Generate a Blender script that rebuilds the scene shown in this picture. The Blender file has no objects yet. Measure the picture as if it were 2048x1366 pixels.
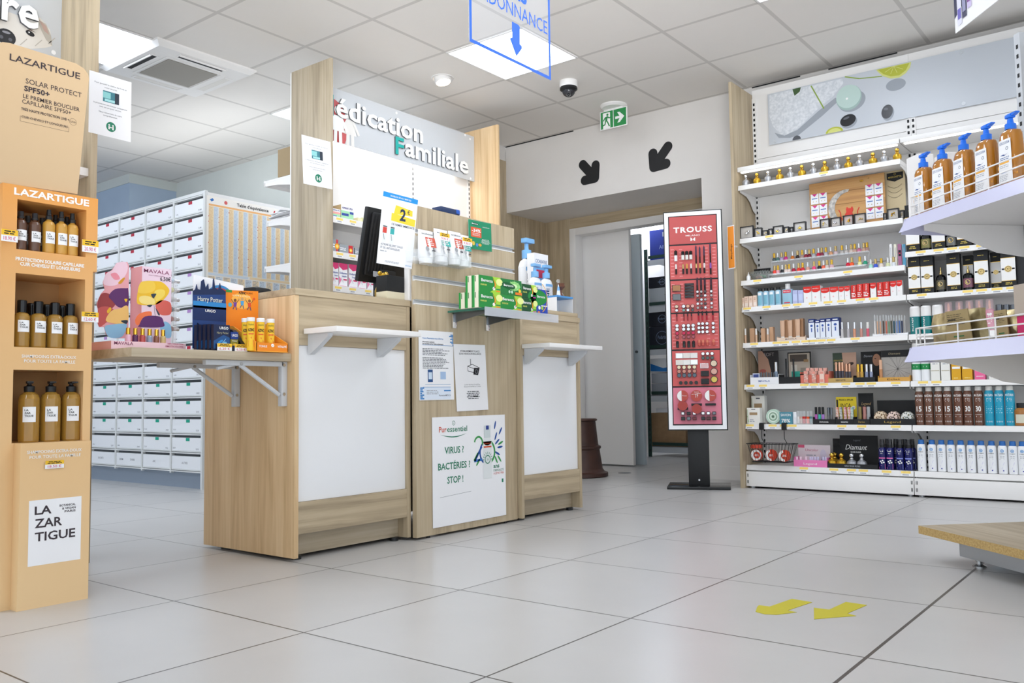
import bpy, bmesh, math, random
from mathutils import Vector, Matrix
random.seed(7)
D = bpy.data
scene = bpy.context.scene
COL = scene.collection

CEIL = 2.74
# ------------------------------------------------------------------ camera
CAM_H = 0.584
YAW, PITCH, ROLL, FPX = -0.66518031, 0.06583922, 0.01331865, 1739.26
def _axes():
    cy, sy, cp, sp = math.cos(YAW), math.sin(YAW), math.cos(PITCH), math.sin(PITCH)
    f = Vector((sy * cp, cy * cp, sp)); rt = Vector((cy, -sy, 0)); dn = f.cross(rt)
    c, s = math.cos(ROLL), math.sin(ROLL)
    return c * rt + s * dn, -s * rt + c * dn, f
A_R, A_D, A_F = _axes()
CPOS = Vector((0, 0, CAM_H))
cam = D.cameras.new('camera'); cam_o = D.objects.new('camera', cam); COL.objects.link(cam_o)
cam.sensor_width = 36.0; cam.lens = FPX * 36.0 / 2048.0; cam.clip_start = 0.02; cam.clip_end = 60
m3 = Matrix((A_R, -A_D, -A_F)).transposed()
cam_o.matrix_world = Matrix.Translation(CPOS) @ m3.to_4x4()
scene.camera = cam_o

# ------------------------------------------------------------------ world, exposure
w = D.worlds.new('daylight'); scene.world = w; w.use_nodes = True
bg = w.node_tree.nodes['Background']
bg.inputs[0].default_value = (0.86, 0.93, 1.0, 1); bg.inputs[1].default_value = 1.5
vs = scene.view_settings
scene.display_settings.display_device = 'sRGB'
vs.view_transform = 'Standard'; vs.look = 'None'; vs.gamma = 1.0; vs.use_curve_mapping = False
vs.exposure = 0.22
scene.cycles.use_denoising = True
scene.cycles.max_bounces = 7; scene.cycles.diffuse_bounces = 4; scene.cycles.glossy_bounces = 3
scene.cycles.transmission_bounces = 6; scene.cycles.transparent_max_bounces = 8
scene.cycles.caustics_reflective = False; scene.cycles.caustics_refractive = False
scene.cycles.sample_clamp_indirect = 4.0
PANEL_E = 11.0      # ceiling light diffusers
STRIP_E = 15.0     # shelf lighting strips

def area_light(name, loc, aim, sx, sy, power, col=(1, 1, 1), spread=180.0):
    l = D.lights.new(name, 'AREA'); l.shape = 'RECTANGLE'; l.size = sx; l.size_y = sy; l.energy = power; l.color = col; l.spread = math.radians(spread)
    o = D.objects.new(name, l); COL.objects.link(o); o.location = loc
    o.rotation_euler = (Vector(aim) - Vector(loc)).to_track_quat('-Z', 'Y').to_euler(); return o
# fill lights added to brighten the ceiling, unseen behind the camera and above furniture
area_light('bounce_fill', (0.7, -0.9, 0.5), (-2.6, 3.0, 3.3), 1.5, 1.2, 31, (.95, .975, 1.0), 55)
area_light('ceiling_fill', (-6.2, 3.75, 2.12), (-6.2, 3.751, 3.0), 1.7, 0.6, 3.5, (.95, .98, 1.0))
area_light('ceiling_fill', (0.15, 3.1, 1.95), (0.15, 3.101, 3.0), 0.9, 0.9, 7, (1.0, .99, .98))

# ------------------------------------------------------------------ pixel -> point on a known plane
def ray(u, v):
    return A_R * ((u - 1024) / FPX) + A_D * ((v - 683) / FPX) + A_F
def PX(x, u, v):
    d = ray(u, v); return CPOS + d * ((x - CPOS.x) / d.x)
def PY(y, u, v):
    d = ray(u, v); return CPOS + d * ((y - CPOS.y) / d.y)
def PZ(z, u, v):
    d = ray(u, v); return CPOS + d * ((z - CPOS.z) / d.z)
def XU(u, y, z):            # x on the line (y, z) seen in column u
    a = ray(u, 0); b = A_D / FPX
    # CPOS + t*a + s*b : y and z fixed
    det = a.y * b.z - a.z * b.y
    t = ((y - CPOS.y) * b.z - (z - CPOS.z) * b.y) / det
    s = (a.y * (z - CPOS.z) - a.z * (y - CPOS.y)) / det
    return CPOS.x + t * a.x + s * b.x
def YU(u, x, z):
    a = ray(u, 0); b = A_D / FPX
    det = a.x * b.z - a.z * b.x
    t = ((x - CPOS.x) * b.z - (z - CPOS.z) * b.x) / det
    s = (a.x * (z - CPOS.z) - a.z * (x - CPOS.x)) / det
    return CPOS.y + t * a.y + s * b.y

# ------------------------------------------------------------------ materials
def lin(h):
    if isinstance(h, (tuple, list)): return tuple(h)[:3]
    h = h.lstrip('#'); o = []
    for i in (0, 2, 4):
        c = int(h[i:i + 2], 16) / 255.0
        o.append(c / 12.92 if c <= 0.04045 else ((c + 0.055) / 1.055) ** 2.4)
    return tuple(o)
MATS = {}
def mat(name, col='#cccccc', rough=0.5, metal=0.0, emit=0.0, trans=0.0, alpha=1.0, spec=0.5, coat=0.0, ior=1.45):
    if name in MATS: return name
    m = D.materials.new(name); m.use_nodes = True
    b = m.node_tree.nodes['Principled BSDF']; c = (*lin(col), 1)
    b.inputs['Base Color'].default_value = c; b.inputs['Roughness'].default_value = rough
    b.inputs['Metallic'].default_value = metal; b.inputs['IOR'].default_value = ior
    b.inputs['Specular IOR Level'].default_value = spec
    if emit: b.inputs['Emission Color'].default_value = c; b.inputs['Emission Strength'].default_value = emit
    if trans: b.inputs['Transmission Weight'].default_value = trans
    if alpha < 1: b.inputs['Alpha'].default_value = alpha
    if coat: b.inputs['Coat Weight'].default_value = coat
    MATS[name] = m; return name
def C(h, rough=0.5):        # plain print / plastic colour by hex
    return mat('colour_%s_%d' % (h.lstrip('#'), int(rough * 100)), h, rough)
def nodes(name):
    m = D.materials.new(name); m.use_nodes = True; MATS[name] = m
    nt = m.node_tree; return nt, nt.nodes['Principled BSDF'], nt.links
def wood(name, grain, c1, c2, c3, rough=0.55, scale=1.0):
    nt, b, L = nodes(name)
    tc = nt.nodes.new('ShaderNodeTexCoord'); mp = nt.nodes.new('ShaderNodeMapping')
    s = [34.0 * scale] * 3; s['xyz'.index(grain)] = 1.3 * scale
    mp.inputs['Scale'].default_value = s
    L.new(tc.outputs['Object'], mp.inputs['Vector'])
    n1 = nt.nodes.new('ShaderNodeTexNoise'); n1.inputs['Scale'].default_value = 1.0; n1.inputs['Detail'].default_value = 5; n1.inputs['Roughness'].default_value = 0.62; n1.inputs['Distortion'].default_value = 0.7
    L.new(mp.outputs[0], n1.inputs['Vector'])
    mp2 = nt.nodes.new('ShaderNodeMapping'); s2 = [5.0 * scale] * 3; s2['xyz'.index(grain)] = 0.5 * scale
    mp2.inputs['Scale'].default_value = s2; L.new(tc.outputs['Object'], mp2.inputs['Vector'])
    n2 = nt.nodes.new('ShaderNodeTexNoise'); n2.inputs['Scale'].default_value = 1.6; n2.inputs['Detail'].default_value = 3; n2.inputs['Distortion'].default_value = 1.2
    L.new(mp2.outputs[0], n2.inputs['Vector'])
    mx = nt.nodes.new('ShaderNodeMath'); mx.operation = 'MULTIPLY_ADD'; mx.inputs[1].default_value = 0.55
    L.new(n1.outputs[0], mx.inputs[0])
    m2 = nt.nodes.new('ShaderNodeMath'); m2.operation = 'MULTIPLY'; m2.inputs[1].default_value = 0.45
    L.new(n2.outputs[0], m2.inputs[0]); L.new(m2.outputs[0], mx.inputs[2])
    cr = nt.nodes.new('ShaderNodeValToRGB'); e = cr.color_ramp.elements
    e[0].position = 0.34; e[0].color = (*lin(c3), 1); e[1].position = 0.66; e[1].color = (*lin(c1), 1)
    k = e.new(0.5); k.color = (*lin(c2), 1)
    L.new(mx.outputs[0], cr.inputs[0]); L.new(cr.outputs[0], b.inputs['Base Color'])
    b.inputs['Roughness'].default_value = rough
    bp = nt.nodes.new('ShaderNodeBump'); bp.inputs['Strength'].default_value = 0.06; bp.inputs['Distance'].default_value = 0.002
    L.new(n1.outputs[0], bp.inputs['Height']); L.new(bp.outputs[0], b.inputs['Normal'])
    return name
for g in 'xyz':
    wood('oak_' + g, g, '#c8b99e', '#b8a689', '#9a8a71')
    wood('grey_oak_' + g, g, '#c4b7a1', '#b3a48b', '#978973')
wood('pale_oak_z', 'z', '#e6caa2', '#d8b88c', '#bf9b70')

def grid_mat(name, px, py, ox, oy, lw, tile, line, rough, var=0.04, spec=0.5, cloud=2.0, wide=None):
    """square tiles of size px,py with thin lines, in world metres"""
    nt, b, L = nodes(name)
    g = nt.nodes.new('ShaderNodeNewGeometry'); sp = nt.nodes.new('ShaderNodeSeparateXYZ'); L.new(g.outputs['Position'], sp.inputs[0])
    def M(op, a, c=None, d=None):
        n = nt.nodes.new('ShaderNodeMath'); n.operation = op
        for i, x in enumerate((a, c, d)):
            if x is None: continue
            if isinstance(x, (int, float)): n.inputs[i].default_value = x
            else: L.new(x, n.inputs[i])
        return n.outputs[0]
    ms, ids = [], []
    for ax, per, off in (('X', px, ox), ('Y', py, oy)):
        q = M('DIVIDE', M('SUBTRACT', sp.outputs[ax], off), per)
        ids.append(M('FLOOR', q)); fr = M('FRACT', q)
        d = M('MULTIPLY', M('MINIMUM', fr, M('SUBTRACT', 1.0, fr)), per)
        ms.append(M('LESS_THAN', d, lw / 2))
    ln = M('MAXIMUM', ms[0], ms[1])
    if wide is not None:
        ln = M('MAXIMUM', ln, M('LESS_THAN', M('ABSOLUTE', M('SUBTRACT', sp.outputs['X'], wide)), lw * .85))
    cmb = nt.nodes.new('ShaderNodeCombineXYZ'); L.new(ids[0], cmb.inputs[0]); L.new(ids[1], cmb.inputs[1])
    wn = nt.nodes.new('ShaderNodeTexWhiteNoise'); wn.noise_dimensions = '2D'; L.new(cmb.outputs[0], wn.inputs['Vector'])
    nz = nt.nodes.new('ShaderNodeTexNoise'); nz.inputs['Scale'].default_value = cloud; nz.inputs['Detail'].default_value = 6; nz.inputs['Roughness'].default_value = 0.6
    L.new(g.outputs['Position'], nz.inputs['Vector'])
    v = M('ADD', M('MULTIPLY', M('SUBTRACT', wn.outputs[0], 0.5), var), M('MULTIPLY', M('SUBTRACT', nz.outputs[0], 0.5), var * 2.2))
    hsv = nt.nodes.new('ShaderNodeHueSaturation'); hsv.inputs['Color'].default_value = (*lin(tile), 1)
    L.new(M('ADD', 1.0, v), hsv.inputs['Value'])
    mix = nt.nodes.new('ShaderNodeMix'); mix.data_type = 'RGBA'; mix.inputs['B'].default_value = (*lin(line), 1)
    mix.inputs[7].default_value = (*lin(line), 1)
    L.new(ln, mix.inputs[0]); L.new(hsv.outputs[0], mix.inputs[6]); L.new(mix.outputs[2], b.inputs['Base Color'])
    b.inputs['Roughness'].default_value = rough; b.inputs['Specular IOR Level'].default_value = spec
    bp = nt.nodes.new('ShaderNodeBump'); bp.inputs['Strength'].default_value = 0.25; bp.inputs['Distance'].default_value = 0.002; bp.invert = True
    L.new(ln, bp.inputs['Height']); L.new(bp.outputs[0], b.inputs['Normal'])
    return name
grid_mat('floor_tiles', 0.6015, 0.5965, -0.607, 2.033, 0.0050, '#bfbdbb', '#46423e', 0.28, 0.085, 0.5, 1.9, wide=-0.607)
grid_mat('ceiling_tiles', 0.594, 0.607, -2.97, 3.907, 0.024, '#e8e4df', '#cfcbc6', 0.85, 0.012, 0.2, 9.0)
def noise_mat(name, c1, c2, scale, rough, metal=0.0, bump=0.0):
    nt, b, L = nodes(name); tc = nt.nodes.new('ShaderNodeTexCoord')
    n = nt.nodes.new('ShaderNodeTexNoise'); n.inputs['Scale'].default_value = scale; n.inputs['Detail'].default_value = 4
    L.new(tc.outputs['Object'], n.inputs['Vector']); cr = nt.nodes.new('ShaderNodeValToRGB'); e = cr.color_ramp.elements
    e[0].position = 0.35; e[1].position = 0.65; e[0].color = (*lin(c1), 1); e[1].color = (*lin(c2), 1)
    L.new(n.outputs[0], cr.inputs[0]); L.new(cr.outputs[0], b.inputs['Base Color'])
    b.inputs['Roughness'].default_value = rough; b.inputs['Metallic'].default_value = metal
    if bump:
        bp = nt.nodes.new('ShaderNodeBump'); bp.inputs['Strength'].default_value = bump; bp.inputs['Distance'].default_value = 0.004
        L.new(n.outputs[0], bp.inputs['Height']); L.new(bp.outputs[0], b.inputs['Normal'])
    return name
noise_mat('wall_paint', '#dfdbd7', '#e3dfdb', 3.0, 0.8)
noise_mat('blue_grey_paint', '#b2c4da', '#b7c9de', 3.0, 0.8)
noise_mat('pale_wall_paint', '#d6dbd8', '#dadfdc', 3.0, 0.8)
noise_mat('chipboard', '#a98a55', '#c2a56c', 160.0, 0.8)
noise_mat('kraft_card', '#bd9468', '#c49b70', 30.0, 0.85)
noise_mat('stockroom_card', '#a98763', '#b3916c', 20.0, 0.85)
noise_mat('towel_print', '#cbd0d6', '#e2e5ea', 60.0, 0.7)
noise_mat('gold_foil', '#a8966a', '#d8c99c', 22.0, 0.28, 0.75, 0.8)
noise_mat('dark_brown_plastic', '#3d2620', '#4a3028', 12.0, 0.45)
mat('white_plastic', '#eceae8', 0.4); mat('white_metal', '#eeecea', 0.42); mat('white_gloss', '#f2f3f5', 0.18)
mat('paper', '#f1f1f3', 0.75); mat('off_white', '#e4e1dc', 0.6); mat('grey_metal', '#b9bcc0', 0.38, 0.5)
mat('bracket_grey', '#c9ccd0', 0.4); mat('steel', '#c9cbcd', 0.25, 1.0); mat('dark_steel', '#70747a', 0.35, 0.9)
mat('black_plastic', '#17181a', 0.42); mat('black_gloss', '#0d0e10', 0.12); mat('black_matt', '#1d1e20', 0.7)
mat('black_ink', '#1b1c20', 0.7); mat('grey_ink', '#6a6c72', 0.8); mat('light_ink', '#a8abb2', 0.8); mat('white_ink', '#f4f4f2', 0.6)
mat('chrome', '#e6e6e6', 0.08, 1.0); mat('gold_metal', '#dcb24a', 0.22, 1.0); mat('silver_metal', '#d6d7da', 0.24, 1.0)
mat('gold_satin', '#c99f30', 0.3, 0.7); mat('silver_satin', '#aeb0b5', 0.32, 0.6); mat('pale_gold', '#c9b078', 0.25, 0.9)
mat('lit_diffuser', '#eaf3ff', 0.6, emit=PANEL_E); mat('lit_strip', '#fffaf2', 0.6, emit=STRIP_E)
mat('lit_strip_soft', '#fffaf2', 0.6, emit=2.6); mat('lit_warm', '#ffe2bd', 0.6, emit=14.0)
mat('clear_glass', '#ffffff', 0.02, alpha=0.16, spec=0.6); mat('clear_acrylic', '#f4f8fa', 0.06, alpha=0.22, spec=0.6)
mat('green_glass_edge', '#2f7d6b', 0.1, alpha=0.75); mat('frosted', '#dfe2ea', 0.35, alpha=0.45); mat('rail_tint', '#c3c4e2', 0.3, alpha=0.9)
mat('sign_acrylic', '#dfe3ea', 0.05, alpha=0.10, spec=0.5)
mat('amber_liquid', '#e6b04c', 0.05, trans=0.58, coat=0.2); mat('amber_gel', '#d28a2c', 0.06, trans=0.45, coat=0.3)
mat('gold_lotion', '#c9963c', 0.3, coat=0.4); mat('brown_lotion', '#5c3d2c', 0.25, coat=0.4)
mat('black_clear', '#2c2c30', 0.08, alpha=0.8)
mat('display_card', '#e9c596', 0.62); mat('display_orange', '#eaa95e', 0.6); mat('display_inside', '#b98d5c', 0.7); mat('topper_card', '#cdb08a', 0.62)

# ------------------------------------------------------------------ mesh builder
GL = {}
def glyphs(s, bold=0.0, space=1.0):
    k = (s, bold, space)
    if k in GL: return GL[k]
    cu = D.curves.new('writing', 'FONT'); cu.body = s; cu.resolution_u = 2; cu.offset = bold; cu.space_character = space
    o = D.objects.new('writing', cu); me = o.to_mesh()
    V = [(v.co.x, v.co.y) for v in me.vertices]; F = [tuple(p.vertices) for p in me.polygons]
    o.to_mesh_clear(); D.objects.remove(o); D.curves.remove(cu)
    GL[k] = (V, F); return GL[k]
_H = glyphs('H')[0]; CAPH = max(y for x, y in _H) - min(y for x, y in _H); BASE0 = min(y for x, y in _H)
LAY = 0.0004
class Fr:                      # flat print frame: origin O, across U, up V; W points out of the print
    def __init__(s, O, U=(1, 0, 0), V=(0, 0, 1)):
        s.O = Vector(O); s.U = Vector(U).normalized(); s.V = Vector(V).normalized(); s.W = s.U.cross(s.V)
    def __call__(s, u, v, w=0.0): return s.O + s.U * u + s.V * v + s.W * w
class CylFr:                   # wraps round an upright cylinder, front towards local -Y
    def __init__(s, R, z0=0.0, cx=0.0, cy=0.0, sy=1.0): s.R, s.z0, s.cx, s.cy, s.sy = R, z0, cx, cy, sy
    def __call__(s, u, v, w=0.0):
        a = u / s.R; r = s.R + w
        return Vector((s.cx + r * math.sin(a), s.cy - r * s.sy * math.cos(a), s.z0 + v))
class MB:
    def __init__(s): s.V, s.F, s.I, s.S, s.M = [], [], [], [], []
    def mi(s, m):
        if m not in s.M: s.M.append(m)
        return s.M.index(m)
    def add(s, vs, fs, m, smooth=False, T=None):
        n = len(s.V); i = s.mi(m)
        s.V += [tuple(T @ Vector(v)) if T is not None else tuple(v) for v in vs]
        for f in fs: s.F.append(tuple(n + x for x in f)); s.I.append(i); s.S.append(smooth)
        return s
    def box(s, a, b, m, bev=0.0, T=None, smooth=False):
        x0, x1 = sorted((a[0], b[0])); y0, y1 = sorted((a[1], b[1])); z0, z1 = sorted((a[2], b[2]))
        if bev <= 0:
            vs = [(x0, y0, z0), (x1, y0, z0), (x1, y1, z0), (x0, y1, z0), (x0, y0, z1), (x1, y0, z1), (x1, y1, z1), (x0, y1, z1)]
            return s.add(vs, [(0, 3, 2, 1), (4, 5, 6, 7), (0, 1, 5, 4), (1, 2, 6, 5), (2, 3, 7, 6), (3, 0, 4, 7)], m, smooth, T)
        bm = bmesh.new(); bmesh.ops.create_cube(bm, size=1.0)
        for v in bm.verts: v.co = Vector(((x0 + x1) / 2 + v.co.x * (x1 - x0), (y0 + y1) / 2 + v.co.y * (y1 - y0), (z0 + z1) / 2 + v.co.z * (z1 - z0)))
        bmesh.ops.bevel(bm, geom=bm.edges[:], offset=min(bev, 0.45 * min(x1 - x0, y1 - y0, z1 - z0)), segments=2, affect='EDGES', profile=0.6)
        bm.verts.index_update()
        s.add([v.co.copy() for v in bm.verts], [[v.index for v in f.verts] for f in bm.faces], m, True, T); bm.free(); return s
    def lathe(s, prof, m, seg=20, c=(0, 0, 0), sx=1.0, sy=1.0, T=None):
        """prof: (r, z[, material of the band that follows])"""
        cur = m; rings = []
        for p in prof:
            if p[0] < 1e-6: rings.append([(c[0], c[1], c[2] + p[1])])
            else: rings.append([(c[0] + sx * p[0] * math.sin(2 * math.pi * k / seg), c[1] - sy * p[0] * math.cos(2 * math.pi * k / seg), c[2] + p[1]) for k in range(seg)])
        for i in range(len(prof) - 1):
            if len(prof[i]) > 2: cur = prof[i][2]
            a, b = rings[i], rings[i + 1]; vs = a + b; na = len(a); fs = []
            for k in range(seg):
                k2 = (k + 1) % seg
                if len(a) == 1 and len(b) == 1: continue
                if len(a) == 1: fs.append((0, na + k2, na + k)[::-1])
                elif len(b) == 1: fs.append((k, k2, na))
                else: fs.append((k, k2, na + k2, na + k))
            s.add(vs, fs, cur, True, T)
        return s
    def cyl(s, p, q, r, m, seg=14, r2=None, cap=True):
        p, q = Vector(p), Vector(q); d = (q - p); L = d.length; d.normalize()
        R = d.to_track_quat('Z', 'Y').to_matrix().to_4x4(); R.translation = p
        pr = ([(0, 0)] if cap else []) + [(r, 0), (r if r2 is None else r2, L)] + ([(0, L)] if cap else [])
        return s.lathe(pr, m, seg, T=R)
    def tube(s, pts, r, m, seg=6, closed=False):
        pts = [Vector(p) for p in pts]; n = len(pts); rings = []; prev = None
        for i, p in enumerate(pts):
            a = pts[i - 1] if (i or closed) else p; b = pts[(i + 1) % n] if (i < n - 1 or closed) else p
            d = (b - a).normalized()
            ref = prev if prev is not None else (Vector((0, 0, 1)) if abs(d.z) < 0.9 else Vector((1, 0, 0)))
            x = (ref - d * ref.dot(d)).normalized(); prev = x; y = d.cross(x)
            rings.append([p + (x * math.cos(2 * math.pi * k / seg) + y * math.sin(2 * math.pi * k / seg)) * r for k in range(seg)])
        vs = [v for q in rings for v in q]; fs = []
        for i in range(n if closed else n - 1):
            j = (i + 1) % n
            for k in range(seg): fs.append((i * seg + k, i * seg + (k + 1) % seg, j * seg + (k + 1) % seg, j * seg + k))
        if not closed: fs += [tuple(range(seg))[::-1], tuple((n - 1) * seg + k for k in range(seg))]
        return s.add(vs, fs, m, True)
    def ball(s, c, r, m, seg=16, sx=1, sy=1, sz=1, h0=-1.0, h1=1.0):
        n = max(6, seg // 2); a0, a1 = math.asin(h0), math.asin(h1)
        pr = [(max(0.0, r * math.cos(a0 + (a1 - a0) * i / n)), r * sz * math.sin(a0 + (a1 - a0) * i / n)) for i in range(n + 1)]
        return s.lathe(pr, m, seg, c, sx, sy)
    def prism(s, fr, pts, w0, w1, m, mside=None):
        """outline pts (u,v) in frame fr, thick from w0 to w1 along its normal"""
        n = len(pts); ar = sum(pts[i][0] * pts[(i + 1) % n][1] - pts[(i + 1) % n][0] * pts[i][1] for i in range(n))
        if ar < 0: pts = pts[::-1]
        lo = [fr(u, v, w0) for u, v in pts]; hi = [fr(u, v, w1) for u, v in pts]
        s.add(hi, [tuple(range(n))], m); s.add(lo, [tuple(range(n))[::-1]], m)
        s.add(lo + hi, [(i, (i + 1) % n, n + (i + 1) % n, n + i) for i in range(n)], mside or m); return s
    # ---- flat print
    def pg(s, fr, pts, m, k=1):
        n = len(pts); ar = sum(pts[i][0] * pts[(i + 1) % n][1] - pts[(i + 1) % n][0] * pts[i][1] for i in range(n))
        if ar < 0: pts = pts[::-1]
        return s.add([fr(u, v, k * LAY) for u, v in pts], [tuple(range(n))], m)
    def rect(s, fr, u0, v0, u1, v1, m, k=1, n=1):
        vs = []; fs = []
        for i in range(n + 1):
            u = u0 + (u1 - u0) * i / n; vs += [fr(u, v0, k * LAY), fr(u, v1, k * LAY)]
        for i in range(n): fs.append((2 * i, 2 * i + 2, 2 * i + 3, 2 * i + 1) if (u1 - u0) * (v1 - v0) > 0 else (2 * i + 1, 2 * i + 3, 2 * i + 2, 2 * i))
        return s.add(vs, fs, m, n > 1)
    def frame(s, fr, u0, v0, u1, v1, t, m, k=1):
        s.rect(fr, u0, v0, u1, v0 + t, m, k); s.rect(fr, u0, v1 - t, u1, v1, m, k); s.rect(fr, u0, v0 + t, u0 + t, v1 - t, m, k); return s.rect(fr, u1 - t, v0 + t, u1, v1 - t, m, k)
    def disc(s, fr, u, v, r, m, k=1, ry=None, n=20, a0=0.0, a1=360.0, rot=0.0):
        ry = r if ry is None else ry; full = a1 - a0 >= 359; P = []
        c, q = math.cos(math.radians(rot)), math.sin(math.radians(rot))
        for i in range(n if full else n + 1):
            a = math.radians(a0 + (a1 - a0) * i / n); x, y = r * math.cos(a), ry * math.sin(a); P.append((u + x * c - y * q, v + x * q + y * c))
        return s.pg(fr, P, m, k)
    def ring(s, fr, u, v, r, t, m, k=1, n=24, a0=0.0, a1=360.0):
        vs = []; fs = []
        for i in range(n + 1):
            a = math.radians(a0 + (a1 - a0) * i / n)
            vs += [fr(u + (r - t) * math.cos(a), v + (r - t) * math.sin(a), k * LAY), fr(u + r * math.cos(a), v + r * math.sin(a), k * LAY)]
        for i in range(n): fs.append((2 * i, 2 * i + 1, 2 * i + 3, 2 * i + 2))
        return s.add(vs, fs, m)
    def line(s, fr, p, q, t, m, k=1):
        d = Vector((q[0] - p[0], q[1] - p[1])); d.normalize(); n = Vector((-d.y, d.x)) * t / 2
        return s.pg(fr, [(p[0] + n.x, p[1] + n.y), (p[0] - n.x, p[1] - n.y), (q[0] - n.x, q[1] - n.y), (q[0] + n.x, q[1] + n.y)], m, k)
    def text(s, fr, t, u, v, h, m, k=2, al='c', bold=0.0, fit=None, space=1.0, rot=0.0, depth=0.0, shear=0.0, mside=None):
        """t with capitals h high, baseline at v; fit = exact width"""
        if bold and 'M' in t and not depth:      # the capital M is made heavier by two close strikes
            for i, dx in enumerate((-.3, .3)): s.text(fr, t, u + dx * bold * h, v, h, m, k + .35 * i, al, 0.0, fit, space, rot, 0.0, shear)
            return s
        V, F = glyphs(t, 0.004 if 'M' in t else bold, space)
        if not V: return s
        sc = h / CAPH; x0 = min(p[0] for p in V); x1 = max(p[0] for p in V); sx = sc if not fit else fit / (x1 - x0)
        if fit and not fit > 0: sx = sc
        wd = (x1 - x0) * sx; du = {'c': -wd / 2, 'l': 0.0, 'r': -wd}[al]; c, q = math.cos(math.radians(rot)), math.sin(math.radians(rot)); P = []
        for x, y in V:
            yy = (y - BASE0) * sc; xx = (x - x0) * sx + du + shear * yy
            P.append((u + xx * c - yy * q, v + xx * q + yy * c))
        if depth <= 0: return s.add([fr(a, b, k * LAY) for a, b in P], F, m)
        n = len(P); e = {}
        for f in F:
            for i in range(len(f)): e[(f[i], f[(i + 1) % len(f)])] = 1
        s.add([fr(a, b, k * LAY + depth) for a, b in P], F, m)
        s.add([fr(a, b, k * LAY) for a, b in P] + [fr(a, b, k * LAY + depth) for a, b in P], [(a, b, n + b, n + a) for (a, b) in e if (b, a) not in e], mside or m)
        return s
    def greek(s, fr, u0, v0, u1, v1, n, m, k=2, al='c', fill=0.5, seed=1):
        """rows of small unreadable print, word by word"""
        rn = random.Random(seed); ph = (v1 - v0) / n
        for i in range(n):
            y = v1 - (i + 0.5) * ph; W = (u1 - u0) * rn.uniform(0.7, 1.0)
            x = u0 if al == 'l' else (u0 + u1 - W) / 2; e = x + W
            while x < e - ph * 0.4:
                l = min(rn.uniform(0.8, 3.2) * ph, e - x); s.rect(fr, x, y - ph * fill / 2, x + l, y + ph * fill / 2, m, k); x += l + ph * 0.45
        return s
    def build(s, name, parent=None, rel=None, loc=None, link=True, sharp=35):
        me = D.meshes.new(name)
        vs = s.V if rel is None else [(v[0] - rel[0], v[1] - rel[1], v[2] - rel[2]) for v in s.V]
        me.from_pydata(vs, [], s.F)
        for m in s.M: me.materials.append(MATS[m])
        me.polygons.foreach_set('material_index', s.I)
        if any(s.S):
            me.polygons.foreach_set('use_smooth', s.S); me.set_sharp_from_angle(angle=math.radians(sharp))
        me.update()
        o = D.objects.new(name, me); COL.objects.link(o)
        if parent is not None: o.parent = parent
        if loc is not None: o.location = loc
        return o

# ------------------------------------------------------------------ things
def tag(o, label, cat, group=None):
    o['label'] = label; o['category'] = cat
    if group: o['group'] = group
    return o
def thing(name, label, cat, loc=(0, 0, 0), rotz=0.0, group=None):
    o = D.objects.new(name, None); COL.objects.link(o); o.empty_display_size = 0.05
    o.location = loc; o.rotation_euler = (0, 0, rotz); return tag(o, label, cat, group)
def kids(o): return [c for c in D.objects if c.parent == o]
KID = {}
def dup(root, loc, rotz=0.0, label=None, group=None, rot=None):
    """a copy of a thing with copies of its parts and sub-parts (mesh data shared)"""
    if root.name not in KID:
        KID[root.name] = [(c, kids(c)) for c in kids(root)]
    r = root.copy(); COL.objects.link(r); r.location = loc; r.rotation_euler = rot or (0, 0, rotz)
    if label: r['label'] = label
    if group: r['group'] = group
    for c, gs in KID[root.name]:
        d = c.copy(); COL.objects.link(d); d.parent = r
        for g in gs:
            e = g.copy(); COL.objects.link(e); e.parent = d
    return r
def place(first, flag, loc, rotz, label, group=None, rot=None):
    """the first call moves the thing itself, later calls copy it"""
    if not flag.get(first.name):
        flag[first.name] = 1; first.location = loc; first.rotation_euler = rot or (0, 0, rotz); first['label'] = label
        if group: first['group'] = group
        return first
    return dup(first, loc, rotz, label, group, rot)
USED = {}
def struct(name, mb, parent=None):
    o = mb.build(name, parent)
    if parent is None: o['kind'] = 'structure'
    return o
ORD = 'first second third fourth fifth sixth seventh eighth ninth tenth eleventh twelfth thirteenth fourteenth fifteenth sixteenth seventeenth eighteenth nineteenth twentieth'.split()
PI = math.pi
FACE_X = PI / 2        # turns a thing whose front is local -Y to face +X
CEIL = 2.74

# ------------------------------------------------------------------ setting
YH, YD, XS = 5.75, 6.31, -4.55      # header wall, door wall, oak side wall
HZ = 2.165
b = MB(); b.box((-9.5, -4, -0.1), (4, 10, 0), 'floor_tiles'); struct('floor', b)
b = MB(); b.box((-9.5, -4, CEIL), (4, YH, CEIL + 0.1), 'ceiling_tiles'); struct('ceiling', b)
b = MB(); b.box((-5.3, YD + .08, 2.46), (-1.5, 9.6, 2.56), mat('stock_ceiling', '#dddcd8', 0.8)); struct('ceiling_stockroom', b)
b = MB()
b.box((XS, YH, HZ), (-2.745, YD, CEIL), 'wall_paint')
b.box((-2.745, YH, 0), (4, YD + 0.12, CEIL), 'wall_paint')
struct('wall_back', b)
b = MB(); b.box((-2.745, YH - 0.012, 0), (-2.30, YH, 0.09), 'wall_paint'); b.box((-2.745, YH - 0.012, 0.09), (-2.30, YH - 0.002, 0.095), 'off_white'); struct('baseboard_back', b)
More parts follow.
